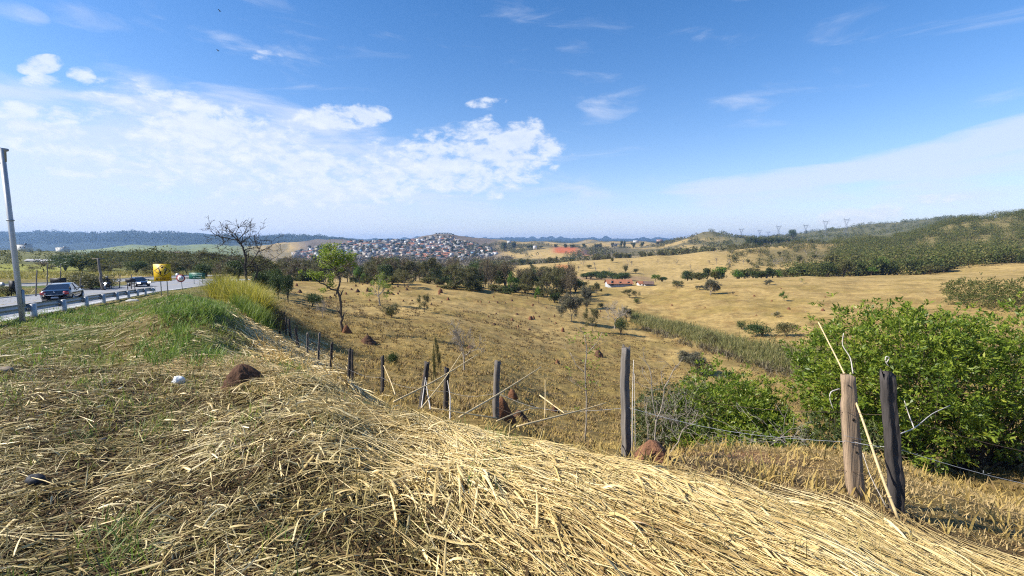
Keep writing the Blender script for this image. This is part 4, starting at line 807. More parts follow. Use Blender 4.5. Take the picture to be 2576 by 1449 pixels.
for (u, vt, D, w, k, lb) in [(205, 628, 150, 120, 'dark_0', "broad dark tree beyond the highway, left of the leaning pole"), (165, 634, 158, 70, 'dark_1', "dark tree left of the broad one beyond the highway"), (240, 636, 150, 70, 'dark_2', "dark flat-topped tree behind the leaning pole"), (110, 655, 140, 70, 'brown_0', "grey thicket tree beyond the highway near the metal pole"), (375, 630, 260, 55, 'dark_1', "round dark tree in front of the pale warehouse"),
        (395, 640, 180, 60, 'olive_0', "olive tree behind the yellow warning sign"), (505, 621, 150, 100, 'olive_2', "umbrella-shaped dark tree left of the big bare tree"), (470, 645, 120, 70, 'olive_1', "dark shrubby tree behind the green sign"), (440, 655, 115, 50, 'dark_2', "dark tree between the two road signs"), (545, 655, 110, 60, 'olive_0', "olive tree behind the yellow grass clump"), (320, 662, 130, 80, 'olive_1', "olive tree behind the oncoming car"), (280, 655, 140, 60, 'brown_2', "brown tree behind the leaning pole"), (585, 640, 130, 60, 'brown_1', "brown tree behind the yellow grass clump"),
        (600, 642, 78, 62, 'dark_1', "dark dense tree left of the big bare tree's trunk"), (660, 636, 82, 70, 'olive_1', "olive tree right of the big bare tree's trunk"), (575, 660, 70, 50, 'olive_2', "low olive tree between green sign and yellow grass clump"), (690, 650, 72, 60, 'dark_0', "dark dense tree above the right end of the yellow grass clump"), (345, 652, 112, 60, 'dark_1', "dark tree beyond the bend left of the yellow warning sign"), (425, 650, 100, 64, 'olive_2', "olive tree directly behind the yellow warning sign"), (520, 648, 96, 60, 'dark_0', "dark bushy tree just right of the green sign"), (262, 664, 118, 50, 'olive_0', "low olive tree above the motorcycle"), (385, 668, 98, 44, 'olive_2', "low olive tree behind the left edge of the yellow sign"), (560, 660, 88, 50, 'brown_0', "brown tree between the green sign and the big bare tree"), (700, 664, 63, 50, 'dark_0', "dark dense tree right of the yellow grass clump"), (660, 672, 66, 60, 'dark_2', "dark tree behind the top of the yellow grass"), (725, 680, 60, 36, 'dark_1', "low dark tree at the pasture edge beside the clump"), (640, 650, 100, 70, 'olive_2', "olive tree behind the big bare tree"), (750, 655, 145, 60, 'brown_0', "brown tree left of the tall yellow-green tree")]:
    puttop(k, u, vt, D, w, hmin=2, label=lb)
# ------------------------------------------------------------------ hand-laid trees
def polytree(name, pos, m, org, limbs, clumps, twig, leafm, barkm, label, r0, nl=26, ls=.2, seed=1, twl=.9, dep=.35, minr=.006, cat="tree", asp=.5, tn=2, squash=.8):
    """limbs given as (points, start radius, end radius) in the measured picture grid, turned into metres at the tree's own distance, with depth added"""
    rg = np.random.default_rng(seed); o = empty(name, pos); tb = MB(); cb = MB(); tubes = []; tips = []
    def W3(x, y, dy): return np.array([(x - org[0]) * m, dy, (org[1] - y) * m])
    for pts_, ra, rb, d0, d1 in limbs:
        P = np.array([W3(x, y, d0 + (d1 - d0) * i / (len(pts_) - 1)) for i, (x, y) in enumerate(pts_)])
        k = len(P); s = np.linspace(0, k - 1, (k - 1) * 3 + 1); P = np.stack([np.interp(s, range(k), P[:, j]) for j in range(3)], 1)
        P[1:-1] = (P[:-2] + 2 * P[1:-1] + P[2:]) / 4; P[1:-1] += rg.normal(0, ra * .25, P[1:-1].shape)
        tb.tube(P, np.linspace(ra, rb, len(P)), 8 if ra > .03 else 6, cap=True)
        if twig:
            for q_ in range(twig):
                j = rg.integers(len(P) // 3, len(P)); dd = P[j] - P[j - 1]; dd /= np.linalg.norm(dd); dd = dd + rg.normal(0, .7, 3) + [0, 0, .3]; dd /= np.linalg.norm(dd)
                grow(tubes, tips, P[j], dd, twl * rg.uniform(.4, 1), max(rb * .7, minr), tn, rg, .5, .1, 2, .6, .7, 3, minr)
    for P, r, lv in tubes: tb.tube(P, r, 3 if lv == 0 else 4, cap=False)
    tr = tb.build("trunk", barkm, o, smooth=True)
    for (x, y, r) in clumps:
        c = W3(x, y, rg.normal(0, dep)); k = int(nl * (r / 60) ** 2) + 6; P = c + rg.normal(0, 1, (k, 3)) * r * m * .5 * np.array([1, 1, squash]); leaves(cb, P, ls, asp, rg)
        tb2 = None
    if cb.v: cb.build("crown", leafm, o)
    return tag(o, label, cat)
p = at(872 - 9.5, 44)
p = hit(861, 834)
mz = .2 * p[1] / FPX
polytree("tree", p, mz, (2070, 1345), [
 ([(2070, 1360), (2066, 1220), (2062, 1100), (2055, 900), (2030, 820)], .14, .11, 0, 0), ([(2057, 900), (2080, 850), (2092, 820)], .07, .04, 0, .2),
 ([(2030, 822), (1960, 805), (1890, 750), (1810, 705), (1740, 640), (1700, 600)], .09, .025, 0, -.5), ([(1870, 740), (1860, 690), (1880, 640)], .04, .015, -.2, .3), ([(1960, 805), (1900, 830), (1860, 815)], .04, .015, 0, -.5),
 ([(2030, 822), (2062, 720), (2042, 600), (2010, 540), (1950, 450), (1900, 330)], .10, .03, 0, .4), ([(2042, 610), (2110, 545), (2170, 490), (2210, 430)], .06, .02, 0, .7), ([(2012, 540), (2045, 440), (1995, 330), (1975, 280)], .06, .02, 0, -.6),
 ([(2035, 580), (1960, 500), (1870, 440), (1830, 380)], .06, .02, 0, -.5), ([(2045, 640), (2120, 600), (2190, 520)], .04, .015, 0, -.4), ([(2045, 440), (2100, 400), (2150, 370)], .04, .015, 0, .3)],
 [(1660, 565, 34), (1720, 605, 62), (1790, 640, 72), (1880, 650, 62), (1925, 755, 62), (1860, 812, 48), (1700, 650, 46), (1830, 600, 40), (1940, 690, 40),
  (1900, 285, 88), (1985, 275, 70), (1850, 330, 62), (1950, 370, 110), (2050, 360, 100), (2100, 400, 88), (1880, 420, 80), (2150, 380, 78), (2195, 430, 70), (2060, 480, 62), (1980, 460, 72), (2190, 510, 50), (1850, 505, 46), (2230, 375, 36), (2130, 460, 60), (1930, 520, 50), (2080, 560, 40)],
 3, L_yell, bark, "tall yellow-green tree with a low left limb standing on the near pasture", .14, nl=120, ls=.19, seed=3, twl=.6, dep=.7)
p = ray(620, 703) * 58; mz = .2 * 58 / FPX
polytree("tree", p, mz, (855, 760 + 0), [
 ([(858, 900), (850, 700), (850, 610), (862, 480), (850, 400), (828, 330), (780, 270)], .17, .09, 0, 0), ([(780, 270), (700, 252), (610, 232), (530, 205), (490, 150)], .08, .02, 0, -.7), ([(690, 250), (640, 280), (580, 290)], .04, .012, -.3, .2),
 ([(780, 270), (742, 185), (650, 160), (560, 140)], .07, .015, 0, .6), ([(780, 270), (830, 200), (900, 150), (925, 115)], .06, .012, 0, .5), ([(815, 310), (870, 262), (950, 222), (1045, 190)], .06, .012, 0, -.4), ([(742, 190), (780, 120), (800, 95)], .04, .01, 0, .3), ([(742, 190), (700, 220), (640, 215)], .04, .01, 0, .6),
 ([(850, 620), (775, 525), (700, 462), (640, 420)], .08, .02, 0, .7), ([(770, 520), (690, 510), (620, 470)], .05, .012, .3, -.5), ([(858, 605), (930, 560), (1000, 470), (1060, 402), (1150, 380), (1250, 330)], .10, .015, 0, -.9), ([(930, 560), (1010, 590), (1100, 540), (1200, 482), (1310, 400)], .07, .014, 0, .9),
 ([(1000, 470), (1040, 380), (1065, 310), (1160, 305)], .05, .012, -.3, .5), ([(1060, 402), (1010, 340), (980, 300)], .04, .01, -.3, .2), ([(930, 790), (1000, 650), (985, 595), (900, 600)], .12, .07, .3, 0), ([(900, 500), (880, 420), (900, 360)], .04, .01, 0, .4)],
 [(880, 288, 30), (590, 130, 24), (640, 118, 20), (905, 300, 24)], 7, L_olive, bark_dark, "big bare dark-branched tree rising behind the yellow grass clump", .17, nl=30, ls=.16, seed=5, twl=1.2, minr=.017, dep=.3)
# near bare saplings behind the fence
p = at(1644, 5.9); mz = .2666 * 5.9 / FPX
polytree("sapling", p, mz, (613, 1440), [
 ([(613, 1450), (620, 1300), (620, 1150), (630, 1020)], .011, .008, 0, 0), ([(630, 1020), (598, 880), (582, 720), (572, 560), (545, 492), (500, 440), (465, 418)], .008, .003, 0, .1), ([(630, 1020), (670, 920), (690, 740), (682, 690), (720, 620), (760, 510), (828, 422), (830, 375)], .008, .0025, 0, -.1),
 ([(582, 690), (520, 620), (492, 575), (490, 520)], .004, .002, 0, .08), ([(572, 645), (600, 670), (630, 655)], .003, .002, 0, 0), ([(545, 495), (505, 400), (500, 345)], .004, .002, .1, .1), ([(690, 705), (740, 655), (770, 560), (820, 520)], .003, .0015, 0, .05), ([(682, 690), (668, 600), (680, 550)], .004, .002, 0, .05), ([(760, 510), (700, 450), (650, 410)], .003, .0015, 0, -.05), ([(580, 720), (500, 700), (440, 670)], .003, .0015, 0, .1), ([(600, 900), (560, 880)], .003, .0015, 0, 0), ([(690, 740), (660, 720), (630, 715)], .003, .0015, 0, 0)],
 [(500, 370, 26), (665, 560, 22)], 2, L_brown, bark_pale, "bare forked sapling right behind the grey fence post and termite mound", .01, nl=8, ls=.03, seed=6, twl=.1, minr=.0014, dep=.02, tn=1, cat="sapling")
p = at(1681, 6.6); mz = .2666 * 6.6 / FPX
polytree("sapling", p, mz, (750, 1400), [
 ([(750, 1410), (800, 1320), (850, 1255), (862, 1180), (905, 1110), (1000, 1060), (1025, 960)], .010, .004, 0, 0), ([(850, 1255), (800, 1190), (790, 1100)], .006, .003, 0, .1), ([(800, 1150), (720, 1120), (690, 1040)], .004, .002, 0, .1), ([(905, 1110), (890, 1000), (930, 920)], .004, .002, 0, -.1), ([(560, 1400), (555, 1250), (548, 1100), (540, 960)], .006, .003, 0, .1), ([(870, 1130), (820, 1060), (780, 1000)], .004, .002, 0, 0)],
 [(930, 960, 40), (1000, 1000, 30)], 6, L_brown, bark_pale, "slanting bare twiggy shrub behind the termite mound", .01, nl=14, ls=.035, seed=7, twl=.35, minr=.0016, dep=.08, tn=2, cat="shrub")
# thin leafy sapling in front of the valley
p = at(1470, 14.5); mz = 14.5 / FPX
zt_ = ray(1470, 800)[2] * 14.5; kk = (zt_ - p[2]) / mz
polytree("sapling", p, mz, (1470, 1085), [([(1472, 1090), (1476, 1000), (1468, 900), (1473, 840), (1466, 800)], .03, .012, 0, 0), ([(1470, 900), (1445, 880), (1432, 850)], .012, .006, 0, .2), ([(1473, 850), (1500, 815), (1508, 790)], .012, .006, 0, -.2), ([(1476, 990), (1495, 950)], .01, .005, 0, .1), ([(1474, 950), (1445, 930)], .01, .005, 0, .1)],
 [(1466, 798, 26), (1440, 815, 22), (1490, 805, 26), (1510, 800, 16), (1478, 835, 22), (1430, 900, 14), (1490, 925, 22), (1460, 930, 18), (1480, 880, 14), (1450, 1000, 10), (1500, 880, 14)], 2, L_yell, bark_pale, "thin leafy sapling with green tufts growing on the slope behind the fence", .03, nl=95, ls=.10, seed=8, twl=.35, minr=.004, dep=.25, tn=1, cat="sapling")
# ------------------------------------------------------------------ large leafy bushes beyond the fence
def bush(name, parts_, gz, mat, label, seed, lsz=.125, per=11, barkm=bark, twn=60):
    """parts_: (centre u, centre v, distance, rx, rz, number of sprays)"""
    rg = np.random.default_rng(seed); c0 = at(parts_[0][0], parts_[0][2]); o = empty(name, c0); cb = MB(); tb = MB()
    for (u, v, D, rx, rz_, ns) in parts_:
        r = ray(u, v) * D; c = r - c0
        d = rg.normal(0, 1, (ns, 3)); d /= np.linalg.norm(d, axis=1)[:, None]
        lump = .62 + .68 * vnoise(np.arctan2(d[:, 1], d[:, 0]) * 2.1 + 20, d[:, 2] * 3.2 + 9, seed) + .22 * vnoise(np.arctan2(d[:, 1], d[:, 0]) * 6 + 20, d[:, 2] * 8 + 9, seed + 3)
        rad = lump * np.where(rg.random(ns) < .72, rg.uniform(.82, 1.0, ns), rg.uniform(.4, .85, ns))
        rad = rad * np.where(rg.random(ns) < .07, rg.uniform(1.06, 1.22, ns), 1.0); T_ = c + d * rad[:, None] * [rx, rx * .9, rz_]; k = T_[:, 2] + c0[2] > ground(T_[:, 0] + c0[0], T_[:, 1] + c0[1]) + .05; T_ = T_[k]; d = d[k]
        C = np.repeat(T_, per, 0); dd = np.repeat(d, per, 0) + rg.normal(0, .75, (len(C), 3)) + [0, 0, .35]; dd /= np.linalg.norm(dd, axis=1)[:, None]
        C = C + dd * lsz * rg.uniform(.3, 1.5, len(C))[:, None]
        leaves(cb, C, lsz, .34, rg, up=.25, out=dd)
        for i in range(twn):
            e = T_[rg.integers(len(T_))] if len(T_) else c; b0 = np.array([c[0] * .8 + rg.normal(0, .15), c[1] * .8 + rg.normal(0, .15), float(ground(c0[0] + c[0], c0[1] + c[1])) - c0[2]]); mid_ = b0 * .35 + e * .65 + rg.normal(0, .16, 3) - [0, 0, .12]
            m1 = b0 * .7 + e * .3 + rg.normal(0, .14, 3); tb.tube([b0, m1, mid_, e], [.028, .018, .009, .003], 4, cap=False)
    tb.build("trunk", barkm, o, smooth=True); cb.build("foliage", mat, o); return tag(o, label, "bush")
bush("bush", [(2250, 955, 12, 1.95, 1.62, 1500), (2480, 965, 12.2, 1.75, 1.45, 1200), (2140, 960, 11.6, .95, 1.1, 620), (2330, 860, 12.6, 1.3, .85, 420), (2600, 930, 12.5, 1.6, 1.5, 520), (2200, 1110, 11, 1.2, .7, 300)], 0, L_bush, "largest leafy green bush, filling the right edge behind the two close posts", 21, twn=70)
bush("bush", [(1820, 1062, 12.5, 1.62, 1.30, 2200), (1905, 1075, 12.6, .75, 1.0, 700), (1840, 1120, 11.2, 1.4, .65, 900)], 0, L_bush, "rounded green bush between the tall fence post and the close posts", 22, lsz=.095, twn=24)
bush("bush", [(1700, 1075, 12.0, 1.05, 1.0, 620), (1650, 1080, 12.2, .6, .85, 260)], 0, L_bush2, "dull sparse bush directly behind the grey fence post", 23, lsz=.09, twn=34)
bush("bush", [(2060, 1105, 11.0, .7, .5, 200), (2150, 1130, 10.2, .8, .5, 200)], 0, L_bush2, "straggly grey-green bush at the foot of the largest bush", 24, lsz=.085, twn=50)
for (u, v, D, rx, rz_, ns, lb, sd) in [(2490, 748, 95, 6.5, 3.2, 900, "grey-green thicket on the far slope at the right edge", 31), (2560, 760, 88, 5.5, 3.5, 700, "olive thicket at the right edge above the largest bush", 32), (2430, 730, 104, 4, 2.0, 400, "small thicket left of the right-edge thickets", 33)]:
    bush("thicket", [(u, v, D, rx, rz_, ns)], 0, L_mix, lb, sd, lsz=.42, per=6, twn=20)['category'] = 'thicket'
# dead branch lying against the bushes
p = at(2050, 10.4); mz = .2666 * 10.4 / FPX; zz_ = (CV - 1100)
polytree("dead_branch", p, mz, (2130, 1345 + 60), [([(2150, 1350), (2000, 1275), (1880, 1180), (1720, 1130), (1560, 1120)], .035, .008, 0, -.3), ([(1880, 1180), (1820, 1050), (1730, 950), (1640, 900)], .015, .004, -.1, -.3), ([(1720, 1130), (1600, 1210), (1450, 1200)], .010, .003, -.2, -.4), ([(2000, 1275), (1900, 1100), (1850, 1020), (1780, 1000)], .014, .004, 0, .3), ([(1800, 1160), (1600, 1060), (1350, 1045), (1220, 1030)], .01, .002, -.1, -.5), ([(1730, 950), (1550, 890), (1400, 900)], .008, .002, -.2, -.4), ([(1780, 1000), (1500, 960), (1330, 950)], .008, .002, 0, -.2)],
 [], 3, None, plain("dead wood", (.36, .32, .27), .85, .2, var=.2, scale=9), "grey dead branch with fine bent twigs lying against the rounded bush", .03, seed=9, twl=.8, minr=.003, cat="branch", tn=2)
# ------------------------------------------------------------------ reeds and tall grass clumps
def clumpgrass(name, n, U, D, hr_, wr, mat, label, cat, lean=.5, kind=None, parent=None, at0=None):
    x, y = XY(U, D); n = len(x); sp = rng.normal(0, 1, n) 
    h = rng.uniform(*hr_, n)
    v, f = blades(x, y, np.full(n, -.02), h, rng.uniform(*wr, n), rng.uniform(0, 2 * pi, n), rng.normal(1.35, .13, n), -rng.uniform(.1, lean * 2, n), rng.normal(0, .3, n), seg=4, mode='flat', follow=False, taper=(.7, 1, .8, .5, .08), roll=rng.normal(0, .4, n))
    mb = MB(); mb.add(v, f); return tag(mb.build(name, mat), label, cat, kind=kind)
U, D = sample_ud(26000, 1590, 2250, 54, 126, lambda U, D: np.exp(-((D - np.interp(U, [1580, 1650, 1780, 1900, 2050, 2250], [116, 106, 86, 72, 63, 56])) / np.interp(U, [1600, 1900], [6, 5])) ** 2) * (.5 + .5 * (U < 2200)))
clumpgrass("reeds", 0, U, D, (.45, 1.65), (.05, .10), reed_green, "band of green reeds along the valley stream", "reeds", .75, 'stuff')
U, D = sample_ud(2500, 1620, 2100, 50, 112, lambda U, D: np.exp(-((D - np.interp(U, [1580, 1650, 1780, 1900, 2050, 2250], [105, 95, 77, 64, 56, 50])) / 2.5) ** 2) * sstep(.4, .6, fbm(U / 15, D / 2, 98, 2)))
clumpgrass("dry_sedge", 0, U, D, (.5, 1.1), (.06, .12), L_brown, "withered brown sedge hummocks along the near edge of the reeds", "sedge", .9, 'stuff')
def clump_at(name, items, n, mat, label, hr_, wr, lean=.5, cat="grass clump"):
    US, DS = [], []
    for (u, d, ru, rd) in items:
        k = n // len(items); US.append(rng.normal(u, ru * .5, k)); DS.append(rng.normal(d, rd * .5, k))
    return clumpgrass(name, 0, np.concatenate(US), np.concatenate(DS), hr_, wr, mat, label, cat, lean)
clump_at("tall_grass_clump", [(556, 37, 26, 2), (590, 35, 38, 3), (618, 32, 34, 2.5), (645, 29.5, 16, 1.2), (590, 41, 36, 3), (622, 34, 26, 3), (606, 38, 32, 3)], 15000, grass_yellow, "tall yellow-green grass clump at the head of the verge", (.8, 2.5), (.02, .045), .85)
clump_at("tall_grass_clump", [(640, 26, 30, 1.6), (612, 29, 26, 2)], 3500, leafmat("lush grass", [(.07, .12, .015), (.14, .2, .025), (.24, .28, .05)], trans=.4), "lower greener grass in front of the yellow clump", (.5, 1.2), (.018, .035), .7)
clump_at("brushwood", [(690, 30, 14, 1.5), (678, 32, 12, 1.5)], 1500, L_brown, "dark dead brush at the right foot of the yellow clump", (.8, 1.8), (.02, .03), .6, "brush")
def yw(U, D): return np.clip(np.exp(-((U - 40) / 150) ** 2) * sstep(88, 94, D) * (1 - sstep(130, 150, D)) + .8 * (1 - sstep(6, 9, np.abs(D - (46 + (U + 60) * .03)))) * (U < 260) * .5 + .7 * sstep(96, 104, D) * (1 - sstep(118, 128, D)) * (U < 480), 0, 1)
U, D = sample_ud(16000, -250, 520, 40, 150, yw); x, y = XY(U, D)
# keep the carriageways clear
keep = np.ones(len(x), bool)
for (C, hw) in ((cl, HW + .7), (cl2, 3.9)):
    for c in C: keep &= np.hypot(x - c[0], y - c[1]) > hw
clumpgrass("roadside_grass", 0, U[keep], D[keep], (.25, 1.0), (.06, .12), leafmat("rank grass", [(.12, .12, .03), (.22, .20, .045), (.34, .29, .06), (.24, .17, .06)], trans=.3, ns=.12, rnd=.35), "rank yellow-green grass between and beyond the carriageways", "grass", .8, 'stuff')
# ------------------------------------------------------------------ roadside metalwork
galv = plain("galvanised steel", (.30, .33, .36), .55, .5, metal=.35, var=.22, scale=3, stretch=(1, 1, 1))
galv_l = plain("pale galvanised steel", (.42, .44, .46), .5, .5, metal=.2, var=.12, scale=2)
black = plain("weathered black board", (.015, .015, .017), .6, .3, var=.2, scale=4)
wood = plain("weathered grey wood", (.17, .15, .13), .9, .2, var=.45, scale=14, bump=.012, stretch=(2.5, 2.5, .16))
wood_dk = plain("dark post wood", (.06, .052, .048), .85, .3, var=.5, scale=12, bump=.012, stretch=(2.5, 2.5, .16))  # near-black brown wood tone, streaked along the grain
wood_bn = plain("brown plank wood", (.36, .26, .17), .85, .2, var=.38, scale=22, bump=.012, stretch=(2.5, 2.5, .10))
rubber = plain("rubber", (.02, .02, .02), .8, .3, var=.1)
glass_d = plain("tinted glass", (.012, .018, .03), .08, .8, var=.05, coat=.6)
carblack = plain("black car paint", (.008, .009, .013), .18, .6, var=.02, coat=1.0)
cardark = plain("dark grey car paint", (.02, .02, .026), .2, .6, var=.02, coat=1.0)
chrome = plain("chrome", (.7, .7, .7), .15, .6, metal=1.0, var=.03)
redlamp = plain("red tail lamp", (.35, .015, .015), .25, .6, var=.05, coat=.8)
clearlamp = plain("clear lamp", (.7, .7, .7), .2, .6, var=.03, coat=.8)
litlamp = plain("lit headlamp", (1, .98, .92), .3, emis=((1, .97, .9), 9.0), var=.01)
plate = plain("grey plate", (.35, .38, .44), .5, var=.05)
yel = plain("yellow sign face", (.66, .42, .01), .5, .4, var=.10, scale=6)
signblk = plain("sign black", (.012, .012, .012), .5, var=.05)
signwht = plain("sign white", (.68, .68, .70), .5, var=.04); signred = plain("sign red", (.30, .02, .03), .5, var=.05); signgrn = plain("sign green", (.008, .10, .065), .5, var=.06); signgrl = plain("sign lettering", (.30, .45, .40), .5, var=.04)
signblu = plain("sign digits", (.10, .11, .16), .5, var=.05)
def roadpt(t, nn):   # t along the straight, nn across (positive to the right)
    p_ = NN * nn + T * t; return np.array([p_[0], p_[1], float(road_z(t))])
RDIR = math.atan2(T[1], T[0])
# guardrail
g0 = empty("guardrail", (0, 0, 0)); P0 = []
mb = MB()
prof = [(-.0, .64), (-.07, .59), (-.07, .53), (-.0, .49), (0, .46), (-.07, .42), (-.07, .36), (0, .31)]
tsr = np.arange(8, 62.1, 1.0); L = []
for t in tsr:
    dz = -max(0, (t - 59.5)) * .05
    b_ = roadpt(t, -7.55); gz = min(b_[2], float(ground(b_[0], b_[1])) + .03)
    L.append([np.array([b_[0] + NN[0] * o_, b_[1] + NN[1] * o_, b_[2] + h_ + dz]) for o_, h_ in prof])
L = np.array(L); k, q_ = L.shape[:2]; idx_ = np.arange(k * q_).reshape(k, q_)
mb.add(L.reshape(-1, 3), np.stack([idx_[:-1, :-1], idx_[:-1, 1:], idx_[1:, 1:], idx_[1:, :-1]], -1).reshape(-1, 4))
L2 = L + np.array([NN[0], NN[1], 0]) * .012; mb.add(L2.reshape(-1, 3), np.stack([idx_[:-1, :-1], idx_[1:, :-1], idx_[1:, 1:], idx_[:-1, 1:]], -1).reshape(-1, 4))
mb.tube([roadpt(61.9, -7.58) + [0, 0, .62], roadpt(61.9, -7.58) + [0, 0, .30]], .09, 8)
mb.build("rail", galv, g0)
for t in list(np.arange(11, 59, 4.0)) + [59, 60, 61]:
    b_ = roadpt(t, -7.42 + .0); gz = float(ground(b_[0], b_[1])); h = b_[2] + .61 - gz
    mb = MB(); w_ = .26 if t < 59 else .12
    mb.box((0, 0, h / 2 - .15), (w_ * .6, w_, h + .3), RDIR - pi / 2); mb.box((-NN[0] * .09, -NN[1] * .09, h - .18), (.10, .16, .30), RDIR - pi / 2 + pi / 2)
    mb.build("post", galv_l, g0, loc=(b_[0], b_[1], gz))
tag(g0, "grey steel guardrail curving along the right side of the highway", "guardrail")
# tall pole at the left edge
p = at(58, 17); o = empty("steel_pole", p); ztop = ray(11, 374)[2] * 17
mb = MB(); hp = ztop - p[2]
lean_ = (ray(12, 392)[0] * 17 - p[0])
mb.box((0, 0, hp / 2 - .1), (.13, .13, hp + .2)); mb.build("mast", galv_l, o)
mb = MB(); mb.box((0, 0, hp * .60), (.175, .175, .05)); mb.build("collar", galv, o)
mb = MB(); mb.tube([(.09, -.02, hp * .10), (.10, -.02, hp * .13), (.11, -.02, hp * .20)], .04, 6); mb.build("cable_boss", galv, o)
mb = MB(); mb.prism([(-.8, hp + .10), (.17, hp + .0), (.17, hp - .07), (.10, hp - .10), (.08, hp - .46), (-.02, hp - .42), (-.10, hp - .42), (-.8, hp - .18)], -.06, .06); mb.build("bracket", galv, o)
o.rotation_euler = (0, -0.012, 0.5)
tag(o, "tall square galvanised pole with a bracket at the left edge", "pole")
# yellow two-way traffic sign
def digits(txt, h, mat, parent, name, loc, rot, yoff=0.0):
    cu = bpy.data.curves.new(name, 'FONT'); cu.body = txt; cu.size = h; cu.align_x = 'CENTER'; cu.align_y = 'CENTER'; cu.extrude = .004
    tmp = bpy.data.objects.new(name, cu); dg = bpy.context.evaluated_depsgraph_get(); COL.objects.link(tmp); dg.update()
    me = bpy.data.meshes.new_from_object(tmp.evaluated_get(dg)); bpy.data.objects.remove(tmp); me.materials.clear(); me.materials.append(mat)
    ob = mkobj(name, me, parent, loc); ob.rotation_euler = rot; return ob
def sign_frame(name, u, v0, v1, u0, u1, D, ang, vb):
    """board between the photo rows v0..v1 and columns u0..u1, its base on the ground at row vb"""
    b_ = at((u0 + u1) / 2, D); zt_ = ray(u, v0)[2] * D - b_[2]; zb_ = ray(u, v1)[2] * D - b_[2]
    o = empty(name, b_, ang); f = abs(cos(ang) + ((u0 + u1) / 2 - CU) / FPX * -sin(ang)); w = (u1 - u0) * D / FPX / f
    return o, w, zb_, zt_
A_ = RAD(14)
o, w, zb_, zt_ = sign_frame("warning_sign", 412, 664, 707, 391, 435, 34, A_, 738)
hgt = zt_ - zb_; mb = MB(); mb.box((0, 0, (zb_ + zt_) / 2), (w, .03, hgt)); bd = mb.build("board", yel, o)
fy = -.019
def onface(poly, name, mat, par, y=fy, th=.006):
    mb = MB(); mb.prism([(a * w / 2, (zb_ + zt_) / 2 + b * hgt / 2) for a, b in poly], y, y + th); return mb.build(name, mat, par)
for (x0, y0, x1, y1, tn_) in [(-.9, .20, 0, .86, .034), (0, .86, .92, .20, .034), (.92, .20, .04, -.44, .034), (.04, -.44, -.9, .20, .034)]:
    dx, dy = x1 - x0, y1 - y0; l = hypot(dx, dy); nx_, ny_ = -dy / l * tn_, dx / l * tn_
    onface([(x0 + nx_, y0 + ny_), (x1 + nx_, y1 + ny_), (x1 - nx_, y1 - ny_), (x0 - nx_, y0 - ny_)], "border_line", signblk, o)
onface([(-.97, -.575), (.97, -.575), (.97, -.60), (-.97, -.60)], "border_line", signblk, o)
onface([(-.12, .70), (.14, .70), (.14, .56), (.09, .50), (-.05, .50), (-.11, .57)], "island_mark", signblk, o)
onface([(-.46, .50), (-.33, .55), (-.20, .14), (-.08, .18), (-.16, -.22), (-.45, .02), (-.32, .07)], "down_arrow", signblk, o)
onface([(.18, -.16), (.32, -.21), (.46, .22), (.59, .18), (.46, .52), (.18, .32), (.32, .27)], "up_arrow", signblk, o)
digits("A  1000 m", hgt * .17, signblk, o, "lettering", (0, fy - .002, zb_ + hgt * .105), (pi / 2, 0, 0))
for s in (-.32, .42):
    mb = MB(); mb.tube([(s * w / 2 * 1.0, .05, -.2), (s * w / 2, .05, zt_ - .1)], .035, 8); mb.build("post", galv, o, smooth=True)
tag(o, "square yellow warning sign with two arrows in a diamond on two posts", "road sign")
def round_sign(u, vc, D, rad, label, txt, ring, lean=0, ang=.25):
    b_ = at(u, D); zc = ray(u, vc)[2] * D - b_[2]; o = empty("speed_sign", b_, ang); o.rotation_euler = (0, lean, ang)
    th = np.linspace(0, 2 * pi, 24, endpoint=False)
    mb = MB(); mb.prism(np.c_[rad * np.cos(th), zc + rad * np.sin(th)], -.02, 0); mb.build("ring", signred if ring else galv, o)
    mb = MB(); mb.prism(np.c_[rad * .74 * np.cos(th), zc + rad * .74 * np.sin(th)], -.024, -.0195); mb.build("face", signwht if ring else galv, o)
    if txt: digits(txt, rad * 1.0, signblu, o, "digits", (0, -.026, zc), (pi / 2, 0, 0))
    mb = MB(); mb.tube([(0, .02, -.2), (0, .02, zc + rad * .5)], .035, 8); mb.build("post", galv if ring else black, o); return tag(o, label, "road sign")
round_sign(459, 700, 55, .46, "round white speed limit sign with a red ring behind the yellow sign", "60", True, -.06)
round_sign(448, 692.5, 78, .36, "back of a small round sign across the road behind the speed sign", None, False)
o, w, zb_, zt_ = sign_frame("direction_sign", 497, 686, 702, 477, 518, 75, .12, 718)
hgt = zt_ - zb_; mb = MB(); mb.box((0, 0, (zb_ + zt_) / 2), (w, .04, hgt)); mb.build("board", signgrn, o); fy = -.026
for poly in ([(-.98, .96), (.98, .96), (.98, .90), (-.98, .90)], [(-.98, -.24), (.98, -.24), (.98, -.30), (-.98, -.30)], [(-.98, -.90), (.98, -.90), (.98, -.96), (-.98, -.96)]): onface(poly, "border_line", signgrl, o)
mb = MB()
for (x0, x1, yy) in [(-.72, -.55, .58), (-.38, -.26, .58), (-.12, .70, .60), (-.55, -.2, .12), (-.05, .55, .12), (-.45, -.32, -.60), (-.15, .5, -.60)]:
    k = int((x1 - x0) / .075) + 1
    for i in range(k): 
        xa = x0 + i * .075; mb.box(((xa + .02) * w / 2, -.026, (zb_ + zt_) / 2 + yy * hgt / 2), (.05 * w / 2, .006, .22 * hgt / 2 * (1.2 if i == 0 else .85)))
mb.build("lettering", signgrl, o)
for s in (-.45, .6): 
    mb = MB(); mb.box((s * w / 2, .06, zt_ / 2 - .15), (.07, .07, zt_ + .1)); mb.build("post", galv, o)
tag(o, "green direction sign with pale lettering at the bend", "road sign")
